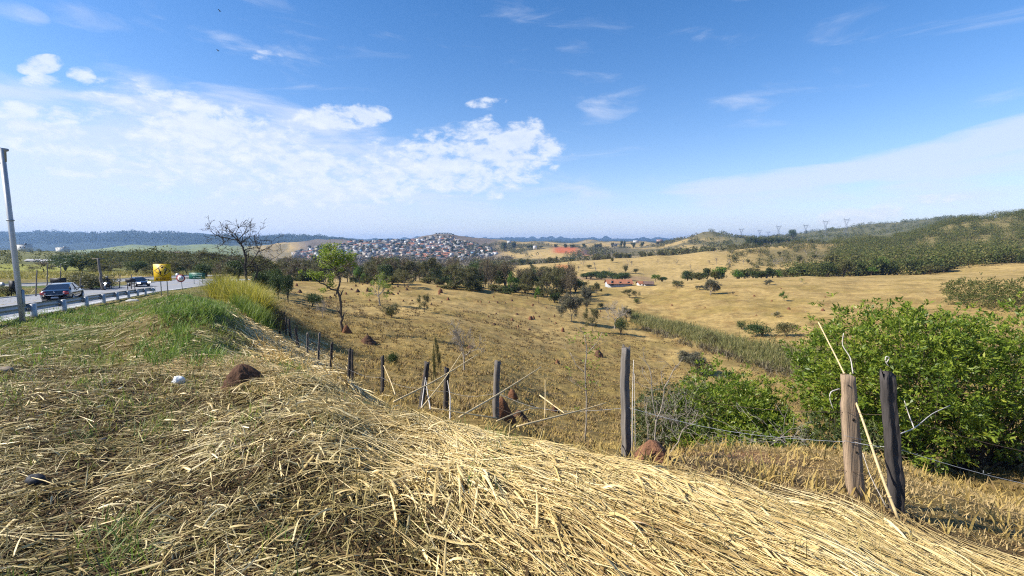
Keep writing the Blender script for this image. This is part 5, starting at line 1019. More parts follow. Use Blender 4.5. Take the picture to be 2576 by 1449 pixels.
def board(u0, u1, v0, v1, D, label, ang=.2, legs=True):
    b_ = at((u0 + u1) / 2, D); zt_ = ray(u0, v0)[2] * D - b_[2]; zb_ = ray(u0, v1)[2] * D - b_[2]; w = (u1 - u0) * D / FPX; o = empty("sign_board", b_, ang)
    mb = MB(); mb.box((0, 0, (zb_ + zt_) / 2), (w, .05, zt_ - zb_)); mb.build("panel", black, o)
    mb = MB(); mb.box((0, .04, (zt_ + zb_) / 2 - .0), (w * .98, .03, .06)); mb.build("brace", black, o)
    for s in (-.36, .36):
        mb = MB(); mb.box((s * w, .07, (zt_ - .3) / 2), (.07, .06, zt_ - .1)); mb.build("post", black, o)
    return tag(o, label, "sign", "dark backs of signs across the highway")
board(133, 167.5, 699, 711, 52, "wide black sign back just above the roof of the dark sedan")
board(27, 41, 706, 732, 50, "upright black sign back left of the steel pole")
board(319, 341, 700.5, 710, 62, "black sign back beside the oncoming car")
o = round_sign(8, 716, 52, .28, "small round black sign back at the far left edge", None, False); 
# leaning timber utility pole and thin posts across the road
def upole(u0, v0, u1, v1, D, r, label, arm=True, cat="utility pole", m_=wood, name="utility_pole"):
    b_ = at(u1, D); top = ray(u0, v0) * D - b_; top[1] += .2; o = empty(name, b_); mb = MB(); n_ = 9
    P = np.outer(np.linspace(-.03, 1, n_), top); P[1:-1] += rng.normal(0, r * .25, (n_ - 2, 3)); mb.tube(P, np.linspace(r * 1.2, r * .8, n_), 8); mb.build("pole", m_, o, smooth=True)
    if arm: 
        mb = MB(); mb.box(tuple(top + [0, 0, -.12]), (1.5, .1, .1), .1); mb.build("crossarm", m_, o)
    return tag(o, label, cat, None)
upole(243, 649, 258, 712, 62, .16, "leaning timber utility pole beside the highway")
for (u, D, h, w, lb) in [(228, 64, 2.2, 6, "brown brush right of the leaning utility pole"), (205, 66, 2.6, 5, "brown brush left of the leaning utility pole"), (255, 66, 1.6, 5, "low reddish brush behind the motorcycle"), (20, 50, 1.2, 3, "low scrub by the black sign backs")]:
    put('shrub_%d' % (u % 3), at(u, D), h, w, lb, 'brush')
for (u, vt, vb_, D, lb) in [(88, 678, 722, 50, "thin dark post left of the dark sedan"), (116, 664, 706, 58, "thin dark post behind the dark sedan"), (149, 665, 700, 64, "thin post under the broad dark tree"), (199, 700, 718, 56, "short post right of the dark sedan"), (299, 690, 712, 66, "thin post between motorcycle and oncoming car"), (328, 690, 714, 64, "thin post just left of the oncoming car")]:
    o = upole(u, vt, u + 2, vb_, D, .06, lb, False, "post", name="roadside_post"); o['group'] = "thin posts across the highway"
# utility poles and thin wires on the far side
# ------------------------------------------------------------------ vehicles
def car(name, loc, rz, paint_, rear=True, label=""):
    o = empty(name, loc, rz)                      # x forward, y left
    L_, W_ = 4.35, 1.70
    st_ = [(-2.17, .40, .62, .70), (-2.12, .30, .93, .78), (-1.95, .24, 1.00, .84), (-1.30, .20, 1.02, .85), (-.3, .20, .97, .85), (.6, .20, .95, .85), (1.2, .20, .90, .84), (1.75, .24, .78, .82), (2.08, .30, .66, .76), (2.17, .42, .56, .66)]
    mb = MB(); rings = []
    for (x, z0, z1, hw) in st_:
        rings.append([(x, -hw * .9, z0), (x, -hw, z0 + (z1 - z0) * .35), (x, -hw * .99, z0 + (z1 - z0) * .7), (x, -hw * .90, z1 - .03), (x, -hw * .6, z1), (x, hw * .6, z1), (x, hw * .90, z1 - .03), (x, hw * .99, z0 + (z1 - z0) * .7), (x, hw, z0 + (z1 - z0) * .35), (x, hw * .9, z0)])
    R_ = np.array(rings); k, q_ = R_.shape[:2]; ii = np.arange(k * q_).reshape(k, q_); nx_ = np.roll(ii, -1, 1)
    mb.add(R_.reshape(-1, 3), np.stack([ii[:-1], nx_[:-1], nx_[1:], ii[1:]], -1).reshape(-1, 4)); mb.f.append((ii[0][None], 0)); mb.f.append((ii[-1][::-1][None], 0))
    # roof and pillars
    cab = [(-1.45, 1.0, .74), (-.80, 1.36, .58), (-.2, 1.43, .57), (.35, 1.40, .57), (1.15, .94, .73)]
    top = np.array([[(x, -h, z), (x, h, z)] for x, z, h in cab[1:4]]); 
    rf = [(x, z, h) for x, z, h in cab[1:4]]
    V_ = []; 
    for x, z, h in rf: V_ += [(x, -h, z - .03), (x, -h * .85, z + .015), (x, h * .85, z + .015), (x, h, z - .03)]
    mb.add(V_, [[i * 4 + j, i * 4 + j + 1, (i + 1) * 4 + j + 1, (i + 1) * 4 + j] for i in range(2) for j in range(3)])
    for sy in (-1, 1):
        for (a, b) in (((-1.55, .80 * sy, .98), (-.80, .58 * sy, 1.36)), ((.35, .57 * sy, 1.39), (1.2, .75 * sy, .93)), ((-.15, .80 * sy, .95), (-.15, .575 * sy, 1.41))):
            mb.tube([a, b], .035, 5)
    mb.build("body", paint_, o, smooth=False)
    def quad(nm, v, m_): q = MB(); q.add(v, [[0, 1, 2, 3]]); return q.build(nm, m_, o)
    quad("rear_window", [(-1.50, -.70, .99), (-1.50, .70, .99), (-.84, .55, 1.355), (-.84, -.55, 1.355)], glass_d)
    quad("windscreen", [(1.13, .70, .95), (1.13, -.70, .95), (.38, -.55, 1.39), (.38, .55, 1.39)], glass_d)
    for sy in (-1, 1):
        quad("side_window", [(-1.38, .76 * sy, 1.0), (-.17, .77 * sy, .97), (-.17, .585 * sy, 1.39), (-.78, .585 * sy, 1.34)], glass_d)
        quad("side_window", [(-.12, .77 * sy, .97), (1.02, .755 * sy, .95), (.36, .585 * sy, 1.37), (-.12, .585 * sy, 1.39)], glass_d)
        q = MB(); q.box((1.0, .93 * sy, 1.0), (.12, .2, .14)); q.box((1.03, .82 * sy, .97), (.05, .14, .05)); q.build("mirror", paint_, o)
        q = MB(); q.prism([(.50 * sy, .93), (.80 * sy, .90), (.80 * sy, .70), (.60 * sy, .68), (.47 * sy, .78)], -2.165, -2.05, axis='x'); q.build("tail_lamp", redlamp, o)
        q = MB(); q.box((-2.172, .52 * sy, .78), (.01, .09, .07)); q.build("reversing_lamp", clearlamp, o)
        q = MB(); q.prism([(.45 * sy, .72), (.74 * sy, .74), (.76 * sy, .62), (.5 * sy, .60)], 2.0, 2.17, axis='x'); q.build("headlamp", clearlamp if rear else litlamp, o)
        q = MB(); q.box((0, .855 * sy, .5), (1.9, .02, .035)); q.build("side_trim", black, o)
        for x in (-1.32, 1.33):
            th = np.linspace(0, 2 * pi, 20, endpoint=False)
            wq = MB(); wq.prism(np.c_[x + .31 * np.cos(th), .31 + .31 * np.sin(th)], sy * .66, sy * .87); ww = wq.build("wheel", rubber, o)
            wq = MB(); wq.prism(np.c_[x + .19 * np.cos(th), .31 + .19 * np.sin(th)], sy * .868, sy * .878); wq.build("rim", galv_l, ww)
    q = MB(); q.box((-2.175, 0, .66), (.02, .95, .035)); q.build("chrome_strip", chrome, o)
    q = MB(); q.prism([(0, .90), (.06, .93), (0, .80), (-.06, .93)], -2.16, -2.14, axis='x'); q.build("emblem", chrome, o)
    q = MB(); q.box((-2.178, 0, .47), (.02, .42, .12)); q.build("number_plate", plate, o)
    q = MB(); q.box((2.175, 0, .42), (.02, .42, .12)); q.build("number_plate", plate, o)
    q = MB(); q.box((2.165, 0, .6), (.03, .8, .1)); q.build("grille", signblk, o)
    q = MB(); q.tube([(-2.25, -.45, .24), (-1.9, -.45, .26)], .035, 8); q.build("exhaust", galv, o)
    return tag(o, label, "car")
pc = roadpt(49.5, -11.8); car("car", pc + [0, 0, .004], RDIR, carblack, True, "black sedan driving away on the highway, seen from behind")
pc = roadpt(80, -17.2); ii_ = 76
j = int(np.argmin(np.abs(ts - 86))); c_ = np.array([cl[j][0], cl[j][1]]) - nrm[j] * 3.0
def on_road_px(u, D): 
    x, y = XY(u, D); d = np.hypot(cl[:, 0] - x, cl[:, 1] - y); j = int(np.argmin(d)); return np.array([x, y, clz[j]]), math.atan2(tang[j][1], tang[j][0])
p, h = on_road_px(345, 70); h = math.atan2(-p[1], -p[0]) + .32; car("car", p + [0, 0, .004], h, cardark, False, "small dark car coming round the bend with its headlights on")
# motorcycle and rider
p, h = on_road_px(266, 62); h += pi; o = empty("motorcycle", p + [0, 0, .004], h); m0 = o
for x in (-.62, .66):
    th = np.linspace(0, 2 * pi, 22); q = MB(); q.tube(np.c_[x + .27 * np.cos(th), 0 * th, .31 + .27 * np.sin(th)], .05, 6, cap=False); ww = q.build("wheel", rubber, o)
    q = MB(); q.prism(np.c_[x + .2 * np.cos(th[:-1]), .31 + .2 * np.sin(th[:-1])], -.015, .015); q.build("rim", galv, ww)
q = MB(); q.tube([(.62, 0, .35), (.48, 0, .8), (.42, 0, 1.0)], .035, 6); q.build("fork", galv, o)
q = MB(); q.tube([(-.6, 0, .34), (-.1, 0, .36), (.25, 0, .5), (.42, 0, .85)], .05, 6); q.box((0.02, 0, .45), (.4, .24, .3)); q.build("frame", black, o)
q = MB(); q.tube([(-.05, 0, .78), (.12, 0, .84), (.32, 0, .80), (.40, 0, .74)], [.08, .15, .15, .06], 10); q.build("fuel_tank", carblack, o, smooth=True)
q = MB(); q.tube([(-.75, 0, .80), (-.4, 0, .78), (-.02, 0, .76)], [.07, .12, .10], 8); q.build("saddle", rubber, o, smooth=True)
q = MB(); q.tube([(.36, -.36, 1.06), (.42, -.15, 1.02), (.42, .15, 1.02), (.36, .36, 1.06)], .02, 6); q.build("handlebar", galv, o)
th = np.linspace(0, 2 * pi, 14, endpoint=False); q = MB(); q.prism(np.c_[.10 * np.cos(th), .88 + .10 * np.sin(th)], .50, .60, axis='x'); q.build("headlight", litlamp, o)
q = MB(); q.tube([(.4, 0, .62), (.66, 0, .64), (.86, 0, .5)], .05, 6); q.build("mudguard", clearlamp, o)
tag(o, "motorcycle riding towards the viewer on the highway with its headlight on", "motorcycle")
# rider: one continuous skinned body with helmet and clothes as parts
def skinned(name, joints, edges, radii, mat, parent=None, loc=None, rz=0, sub=2):
    me = bpy.data.meshes.new(name); me.from_pydata([Vector(j) for j in joints], edges, []); me.update()
    ob = bpy.data.objects.new(name, me); COL.objects.link(ob)
    ob.modifiers.new("skin", 'SKIN'); s2 = ob.modifiers.new("sub", 'SUBSURF'); s2.levels = sub; s2.render_levels = sub
    for i, r in enumerate(radii): me.skin_vertices[0].data[i].radius = (r, r) if not isinstance(r, tuple) else r
    me.skin_vertices[0].data[0].use_root = True
    bpy.context.view_layer.update(); dg = bpy.context.evaluated_depsgraph_get(); m2 = bpy.data.meshes.new_from_object(ob.evaluated_get(dg)); bpy.data.objects.remove(ob)
    m2.materials.clear(); m2.materials.append(mat); o2 = mkobj(name, m2, parent, loc); o2.rotation_euler = (0, 0, rz); return o2
cloth_b = plain("black jacket", (.012, .011, .014), .8, .2, var=.1); denim = plain("blue jeans", (.03, .045, .08), .85, .2, var=.15); skin = plain("skin", (.32, .18, .12), .6, .3, var=.06)
J = [(-.32, 0, .92), (-.26, 0, 1.12), (-.18, 0, 1.34), (-.10, 0, 1.48), (-.06, 0, 1.56), (-.03, 0, 1.68),
     (-.12, -.20, 1.42), (.08, -.30, 1.20), (.30, -.33, 1.09), (-.12, .20, 1.42), (.08, .30, 1.20), (.30, .33, 1.09),
     (-.30, -.12, .90), (.12, -.20, .82), (-.06, -.20, .42), (.08, -.20, .34), (-.30, .12, .90), (.12, .20, .82), (-.06, .20, .42), (.08, .20, .34), (.38, -.34, 1.07), (.38, .34, 1.07)]
E = [(0, 1), (1, 2), (2, 3), (3, 4), (4, 5), (3, 6), (6, 7), (7, 8), (3, 9), (9, 10), (10, 11), (0, 12), (12, 13), (13, 14), (14, 15), (0, 16), (16, 17), (17, 18), (18, 19), (8, 20), (11, 21)]
Rr = [.14, .14, .16, .10, .055, .09, .065, .05, .038, .065, .05, .038, .09, .07, .05, .04, .09, .07, .05, .04, .035, .035]
rd = skinned("person", J, E, Rr, cloth_b, None, tuple(p + [0, 0, .004]), h)
tag(rd, "motorcyclist in a black jacket and helmet sitting on the motorcycle", "person")
q = MB(); th = np.linspace(-pi / 2, pi / 2, 9); q.tube(np.c_[0 * th - .02, 0 * th, 1.70 + .145 * np.sin(th)], .145 * np.cos(th) + .002, 12); q.build("helmet", plain("helmet", (.05, .05, .055), .25, .6, var=.05, coat=.8), rd, smooth=True)
q = MB(); q.box((.105, 0, 1.70), (.05, .18, .09)); q.build("visor", glass_d, rd)
for s in (-1, 1): q = MB(); q.tube([(-.30, .12 * s, .90), (.12, .205 * s, .825), (-.06, .205 * s, .42)], [.10, .085, .06], 8); q.build("trousers", denim, rd, smooth=True)
# ------------------------------------------------------------------ fence posts
def fpost(u0, v0, u1, vb_, D, w, mat, label, flat=False, rough=.12, notch=False, th=None, seed=0, name="fence_post"):
    rg = np.random.default_rng(seed + 40); x, y, g_ = at(u1, D); zb_ = g_ - .12
    top = ray(u0, v0) * D; base = np.array([x, y, zb_]); ax = top - base; Hh = np.linalg.norm(ax); n_ = 20; k = 12 if flat else 18
    mb = MB(); s = np.linspace(0, 1, n_); a = np.linspace(0, 2 * pi, k, endpoint=False); rad = w / 2 * (1 + rough * rg.normal(0, 1, k))
    if flat: a = np.array([math.atan2(y_, x_) for x_, y_ in [(-w / 2, -th / 2), (-w / 4, -th / 2), (0, -th / 2), (w / 4, -th / 2), (w / 2, -th / 2), (w / 2, 0), (w / 2, th / 2), (w / 4, th / 2), (0, th / 2), (-w / 4, th / 2), (-w / 2, th / 2), (-w / 2, 0)]]); rad = 1 / np.maximum(np.abs(np.cos(a)) / (w / 2), np.abs(np.sin(a)) / (th / 2))
    grv = rg.integers(0, k, 5)
    V_ = []
    for i, t in enumerate(s):
        c = ax * t + (0 if flat else 1) * np.array([rg.normal(0, w * .03), rg.normal(0, w * .03), 0]); r_ = rad * (1.06 - .12 * t) * (1 + (.012 if flat else rough * .35) * rg.normal(0, 1, k))
        r_ = r_.copy(); 
        if not flat: r_[grv] *= .66
        if i == n_ - 1: z_off = rg.normal(0, w * .25, k) + np.cos(a) * w * .25 * rg.choice([-1, 1])
        else: z_off = np.zeros(k)
        if flat: z_off *= .15
        if notch and t > .80: r_ = r_ * np.where(np.cos(a) < -.2, .74, 1.0)
        bw_ = (0 if flat else w * .35) * (sin(t * 3.1 + seed) - sin(seed)) * .5; V_.append(np.stack([c[0] + bw_ + r_ * np.cos(a), c[1] + r_ * np.sin(a), c[2] + z_off], 1))
    V_ = np.concatenate(V_); ii = np.arange(n_ * k).reshape(n_, k); nx_ = np.roll(ii, -1, 1)
    mb.add(V_, np.stack([ii[:-1], nx_[:-1], nx_[1:], ii[1:]], -1).reshape(-1, 4)); mb.f.append((ii[-1][None], 0))
    o = mb.build(name, mat, None, loc=tuple(base)); return tag(o, label, "fence post", "old wooden fence posts"), base, top
FP = [  # top u, top v, base u, D, width, material, label
 (2130, 943, 2157, 4.4, .145, wood_bn, "flat brown plank post with bolt holes, leaning beside the dark close post", True),
 (2238, 941, 2254, 4.15, .125, wood_dk, "thick dark post nearest the right edge", False),
 (1582, 873, 1576, 5.5, .115, wood, "tall grey split fence post beside the termite mound", False),
 (1253, 909, 1249, 9.5, .13, wood, "broad grey fence post in front of the red termite mound", False),
 (1121, 927, 1122, 11.5, .12, wood_dk, "slim dark post crossed by pale canes, with a white stalk at its foot", False),
 (1070, 915, 1057, 11.8, .14, wood_dk, "dark post leaning to the right behind the crossed canes", False),
 (961, 897, 960, 13.5, .095, wood_dk, "thin dark post with a pale cut top standing alone", False),
 (882, 877, 874, 15, .10, wood_dk, "taller of two posts standing side by side", False),
 (888, 880, 886, 15.3, .08, wood_dk, "thinner of two posts standing side by side", False),
 (836, 863, 832, 17.5, .10, wood_dk, "dark post with a hooked top, between the post pair and the split-topped post", False),
 (803, 838, 801, 19.5, .10, wood, "post with a pale splintered top", False),
 (772, 837, 773, 21.5, .10, wood, "short straight grey post left of the splintered one", False),
 (741, 828, 753, 22.5, .12, wood_dk, "forked dark post leaning left", False),
 (747, 820, 744, 22.9, .07, wood_dk, "thin prong standing behind the forked dark post", False),
 (728, 803, 733, 27, .12, wood_dk, "crooked dark post above the forked one", False),
 (706, 832, 704, 25, .12, wood_dk, "low dark stump left of the crooked post", False),
 (719, 799, 720, 28, .09, wood_dk, "thin post left of the crooked dark post", False),
 (714, 785, 713, 31, .09, wood_dk, "third post from the far end of the fence", False),
 (708, 781, 708, 36, .09, wood_dk, "second post from the far end of the fence", False),
 (700, 779, 703, 37, .13, wood_dk, "farthest thick post of the fence", False)]
tops = {}
for i, (u0, v0, u1, D, w, m_, lb, fl) in enumerate(FP):
    o, b_, t_ = fpost(u0, v0, u1, 0, D, w, m_, lb, fl, th=.06 if fl else None, notch=fl, seed=i); tops[i] = (b_, t_, o)
# plank details: bolt holes, rust stains are parts of the plank
b_, t_, o = tops[0]; ax = t_ - b_
for (f, dx, r) in ((.68, .012, .012), (.44, .018, .009), (.93, -.01, .006)):
    th = np.linspace(0, 2 * pi, 10, endpoint=False); c = ax * f; q = MB(); q.prism(np.c_[c[0] + dx + r * np.cos(th), c[2] + r * 1.3 * np.sin(th)], c[1] - .034, c[1] - .028); q.build("bolt_hole", signblk, o)
q = MB(); c = ax * .52
for kz in (0, .05): q.tube([c + [-.11, -.05, kz + .02], c + [-.05, -.038, kz], c + [.08, -.038, kz - .03], c + [.10, .02, kz - .03]], .0022, 5)
q.build("wire_tie", galv, o)
# barbed wire strands: one thing each, running post to post
wire_m = plain("rusty wire", (.12, .085, .06), .7, .4, metal=.5, var=.3, scale=20); wire_l = plain("galvanised wire", (.42, .43, .44), .5, .5, metal=.5, var=.1)
order = [1, 0, 2, 3, 4, 5, 6, 7, 9, 10, 11, 12, 14, 17, 19]
for si, (fr, m_, lb) in enumerate([(.30, wire_m, "lowest strand of barbed fence wire"), (.52, wire_l, "middle bright strand of barbed fence wire"), (.74, wire_m, "uppermost strand of barbed fence wire")]):
    mb = MB(); Q = [np.array([4.9, 2.75, 0])]
    e0 = tops[1][0] + (tops[1][1] - tops[1][0]) * fr; pts_w = [e0 + np.array([1.9, -.55, -.25]), e0]
    for k in order[1:]: b_, t_, _ = tops[k]; pts_w.append(b_ + (t_ - b_) * min(fr * (1 if k != 15 else 1), .9) + [0, -.05, 0])
    for a, b in zip(pts_w[:-1], pts_w[1:]):
        n_ = 9; s = np.linspace(0, 1, n_); d = np.linalg.norm(b - a); P = a + np.outer(s, b - a); P[:, 2] -= np.sin(s * pi) * min(.03 * d, .14) * (1 + .4 * si % 2); mb.tube(P, .0022 if d < 6 else .0028, 4, cap=False)
        for j in range(int(min(d, 8) / .16)):
            c = a + (b - a) * rng.random(); s_ = np.linalg.norm(c - a) / d; c = c - [0, 0, np.sin(s_ * pi) * min(.03 * d, .14)]; dv = rng.normal(0, 1, 3); dv /= np.linalg.norm(dv) * 70; mb.tube([c - dv, c + dv], .0013, 3, cap=False)
    tag(mb.build("fence_wire", m_), lb, "fence wire", "barbed wire strands of the old fence")
# ------------------------------------------------------------------ loose canes standing out of the straw
cane_m = plain("pale cane", (.62, .47, .24), .5, .4, var=.18, scale=9, stretch=(1, 1, 1)); cane_w = plain("white dead stalk", (.55, .50, .43), .6, .3, var=.15, scale=9)
def Z3b(x, y): return 901.6 + .2 * x, 837.2 + .2 * y
def cane(pp, r, m_, label, cat="cane stalk", nodes=True, name="cane_stalk", r1=None):
    P = np.array([ray(u, v) * D for u, v, D in pp]); c0 = P[0].copy(); P = P - c0; n_ = len(P); s = np.linspace(0, n_ - 1, (n_ - 1) * 4 + 1); Q = np.stack([np.interp(s, range(n_), P[:, j]) for j in range(3)], 1)
    Q[1:-1] = (Q[:-2] + 2 * Q[1:-1] + Q[2:]) / 4
    mb = MB(); rr_ = np.linspace(r, r1 or r * .55, len(Q)); mb.tube(Q, rr_, 7)
    if nodes:
        for k in range(2, len(Q) - 1, 2): d = (Q[k + 1] - Q[k]); d /= np.linalg.norm(d); mb.tube([Q[k] - d * r * .4, Q[k] + d * r * .4], rr_[k] * 1.25, 7)
    return tag(mb.build(name, m_, None, smooth=True, loc=tuple(c0)), label, cat, "loose canes sticking out of the straw")
def zz(x, y, D): return (*Z3b(x, y), D)
cane([zz(440, 870, 5.9), zz(900, 640, 6.5), zz(1190, 470, 7), zz(1495, 275, 7.4)], .013, cane_m, "long pale cane slanting up across two fence posts")
cane([zz(790, 950, 5.7), zz(1080, 590, 6.2), zz(1305, 245, 6.6)], .009, cane_m, "thinner cane crossing the first one steeply")
cane([zz(1270, 1060, 5.0), zz(1700, 810, 5.8), zz(2000, 620, 6.4), zz(2300, 428, 7.0)], .013, cane_m, "long pale cane leaning past the broad grey post")
cane([zz(1740, 1110, 5.2), zz(2000, 1000, 5.6), zz(2180, 950, 5.9), zz(2380, 950, 6.2)], .009, cane_m, "low bent cane in front of the red termite mound")
cane([zz(2280, 785, 6.0), zz(2450, 910, 5.6), zz(2590, 1010, 5.3)], .010, cane_m, "cane slanting down to the right from the middle pasture")
cane([zz(1990, 1180, 4.8), zz(2580, 1030, 5.2), (1470, 1030, 5.5), (1525, 1013, 5.7)], .011, cane_m, "long low cane lying out over the bank edge")
cane([zz(2345, 1060, 5.4), zz(2350, 800, 5.6), zz(2348, 590, 5.8)], .006, cane_m, "short upright cane with a drooping leaf")
cane([zz(1150, 1085, 7.0), zz(1155, 800, 8.5), zz(1120, 600, 10.5)], .012, cane_w, "white dead stalk leaning on the slim dark post")
cane([zz(790, 950, 9.5), zz(825, 700, 10.5), zz(845, 560, 11.2)], .014, cane_w, "white dead stalk leaning on the leaning dark post")
cane([zz(905, 960, 9.5), zz(870, 760, 10.5), zz(850, 600, 11.3)], .014, cane_w, "second white dead stalk beside the leaning dark post")
cane([zz(465, 780, 8), zz(410, 620, 8.5), zz(318, 410, 9.0)], .012, cane_m, "pale cane leaning left towards the lone thin post")
cane([(1590, 1135, 5.2), (1591, 1000, 5.35), (1594, 905, 5.45)], .007, cane_w, "white stem standing against the tall grey split post")
cane([(1598, 1132, 5.2), (1597, 1030, 5.3), (1596, 940, 5.4)], .004, cane_w, "second thin white stem against the tall grey split post")
cane([(2262, 1312, 3.9), (2215, 1190, 4.05), (2167, 1047, 4.3), (2125, 941, 4.55), (2059, 811, 4.9)], .014, cane_m, "tall dry cane leaning behind the plank post", r1=.006)
cane([(1250, 1052, 5.2), (1170, 1040, 5.0), (1085, 1026, 4.9)], .010, cane_m, "pale cane lying along the crest of the bank")
cane([(2232, 1280, 4.0), (2190, 1200, 4.1), (2170, 1140, 4.2)], .004, cane_w, "thin white twig at the foot of the close posts")
for (pp, lb) in [([(2146, 940, 4.5), (2140, 900, 4.55), (2118, 868, 4.6), (2122, 838, 4.6)], "pale curly twig rising above the plank post"), ([(2112, 978, 4.45), (2090, 985, 4.4), (2086, 1000, 4.4), (2096, 1030, 4.4)], "hooked pale twig left of the plank post"), ([(2230, 912, 4.3), (2238, 900, 4.3), (2229, 896, 4.3), (2226, 908, 4.3), (2236, 922, 4.3)], "pale curled leaf tip above the dark close post"),
                 ([(2262, 1092, 4.4), (2300, 1078, 4.6), (2345, 1040, 5.0), (2390, 1020, 5.2)], "forked grey twig right of the dark close post"), ([(2300, 1078, 4.6), (2285, 1040, 4.7), (2275, 1008, 4.7)], "short grey twig prong right of the dark close post")]:
    cane(pp, .006, cane_w, lb, "twig", False, "twig")
# ------------------------------------------------------------------ termite mounds
mud = plain("red termite earth", (.17, .08, .042), .95, .15, var=.3, scale=11, bump=.02); mud2 = plain("brown termite earth", (.21, .105, .06), .95, .15, var=.25, scale=14, bump=.02); mud3 = plain("dark termite earth", (.10, .055, .034), .95, .15, var=.3, scale=10, bump=.02)
def mound_mesh(seed, peak=.8, mat=mud, n_=22, k=26, off=.0):
    """unit mound: radius about 1, height 1"""
    rg = np.random.default_rng(seed); s = np.linspace(0, 1, n_); a = np.linspace(0, 2 * pi, k, endpoint=False)
    R_ = (1 - s ** peak) ** .62; X = R_[:, None] * np.cos(a); Y = R_[:, None] * np.sin(a); Z = np.repeat(s[:, None], k, 1)
    w = 1 + .42 * (fbm(np.cos(a)[None] * 1.7 + s[:, None] * 1.5 + 10, np.sin(a)[None] * 1.7 + 10 + seed, seed, 4) - .5) * 2 + .10 * rg.normal(0, 1, X.shape) * .5
    X = X * w + off * s[:, None]; Y = Y * w; Z = Z - .12
    mb = MB(); mb.add(np.stack([X, Y, Z], -1).reshape(-1, 3), np.concatenate([np.stack([np.arange(k) + i * k, (np.arange(k) + 1) % k + i * k, (np.arange(k) + 1) % k + (i + 1) * k, np.arange(k) + (i + 1) * k], -1) for i in range(n_ - 1)]))
    return mb.build("termite_mound", mat, link=False, smooth=True)
MM = [mound_mesh(1, 1.1, mud), mound_mesh(2, .9, mud3), mound_mesh(3, 1.3, mud), mound_mesh(4, .75, mud3), mound_mesh(5, 1.0, mud2, 30, 36)]
def mound(i, pos, w, h, label, group="termite mounds in the pasture", rz=0): 
    o = mkobj("termite_mound", MM[i], None, tuple(pos)); o.scale = (w / 2, w / 2, h * 1.12); o.rotation_euler = (0, 0, rz); return tag(o, label, "termite mound", group)
p = at(1643, 5.15); mb_ = mound_mesh(11, 1.25, mud2, 34, 44, -.12); o = mkobj("termite_mound", mb_, None, tuple(p)); ht_ = ray(1640, 1112)[2] * 5.15 - p[2]; o.scale = (.235, .22, max(.3, ht_) * 1.12); tag(o, "large brown termite mound at the foot of the tall grey fence post", "termite mound", "termite mounds in the pasture")
q = MB(); th = np.linspace(.1, .8, 9); q.tube(np.c_[-.62 + .35 * th, -.78 + .35 * th, th * .95], .035, 5); 
p = at(620, 5.9); o = mkobj("termite_mound", mound_mesh(12, 1.6, mud3, 26, 40, -.15), None, tuple(p)); ht_ = ray(615, 914)[2] * 5.9 - p[2]; o.scale = (.27, .24, max(.26, ht_) * 1.12); tag(o, "dark red rounded mound rising from the straw on the left", "termite mound", "termite mounds in the pasture")
p = at(1262, 10.3); h_ = ray(1260, 996)[2] * 10.3 - p[2]; mound(0, p, .55, max(.45, h_), "orange-red termite mound behind the broad grey fence post")
NAMED = [((1288, 1001), 24, 24, 2, "small round red mound right of the broad grey fence post"), ((1305, 1058), 50, 30, 3, "dark collapsed mound beside the broad grey fence post"), ((872, 838), 24, 22, 0, "pointed red mound at the foot of the tall yellow-green tree"), ((684, 792), 24, 28, 0, "tall red mound below the yellow grass clump"), ((1505, 896), 26, 18, 3, "dark mound on the slope above the leafy sapling"), ((1070, 948), 18, 10, 0, "low red mound behind the lone thin post"), ((1402, 915), 12, 12, 0, "small red mound in the middle of the pasture"), ((1395, 1036), 22, 18, 3, "dark red mound behind the long low cane"), ((1183, 877), 22, 10, 1, "low brown mound right of the crooked sapling"), ((925, 862), 40, 20, 3, "brown heap of mound and dry grass below the tall yellow-green tree")]  # lump beside the broad grey post: cast shade put into its dark earth colour
for (uv, w, h, i, lb) in NAMED:
    p = hit(*uv); m_ = p[1] / FPX; mound(i, p, w * m_ * 1.1, h * m_, lb)
LZ3 = [(205, 755, 60, 40), (850, 750, 60, 45), (965, 742, 50, 50), (990, 742, 40, 30), (1190, 765, 60, 45), (1230, 772, 50, 28), (720, 775, 36, 30), (545, 815, 44, 28), (1300, 772, 28, 22), (1400, 727, 44, 32), (1775, 755, 60, 50), (1860, 838, 44, 36), (1410, 690, 28, 20), (590, 790, 20, 26), (1085, 720, 20, 16), (170, 680, 36, 34), (445, 630, 28, 44), (830, 685, 26, 30), (905, 668, 16, 18), (1000, 675, 28, 24), (1300, 690, 30, 26), (985, 850, 26, 26), (1215, 840, 22, 22), (2195, 862, 18, 24), (2228, 862, 20, 20), (2415, 870, 22, 24), (1675, 890, 24, 26), (1320, 745, 20, 18), (1240, 705, 26, 22), (780, 722, 26, 20), (705, 865, 18, 30), (1740, 690, 24, 20)]
for (x, y, w, h) in LZ3:
    u, v = Z3(x, y); p = hit(u, v); m_ = p[1] / FPX; mound(rr.choice([0, 1, 2, 3]), p, w * .225 * m_, h * .225 * m_, "small earth mound among many on the near pasture slope", rz=rr.random() * 6)
LZ4 = [(555, 1285, 70, 50), (592, 1270, 36, 40), (382, 1222, 50, 24), (325, 1295, 46, 34), (665, 1255, 30, 22), (582, 1112, 30, 30), (140, 1078, 30, 28), (400, 1382, 26, 36), (540, 1415, 50, 24), (960, 1435, 50, 60), (857, 1250, 30, 36), (95, 1350, 60, 24), (240, 1082, 16, 20), (35, 1070, 30, 20), (515, 1015, 20, 20), (430, 1340, 20, 18), (785, 1275, 26, 12), (700, 1370, 20, 16), (815, 1310, 20, 14), (160, 1190, 26, 10), (1435, 1185, 20, 30), (320, 1115, 22, 14)]
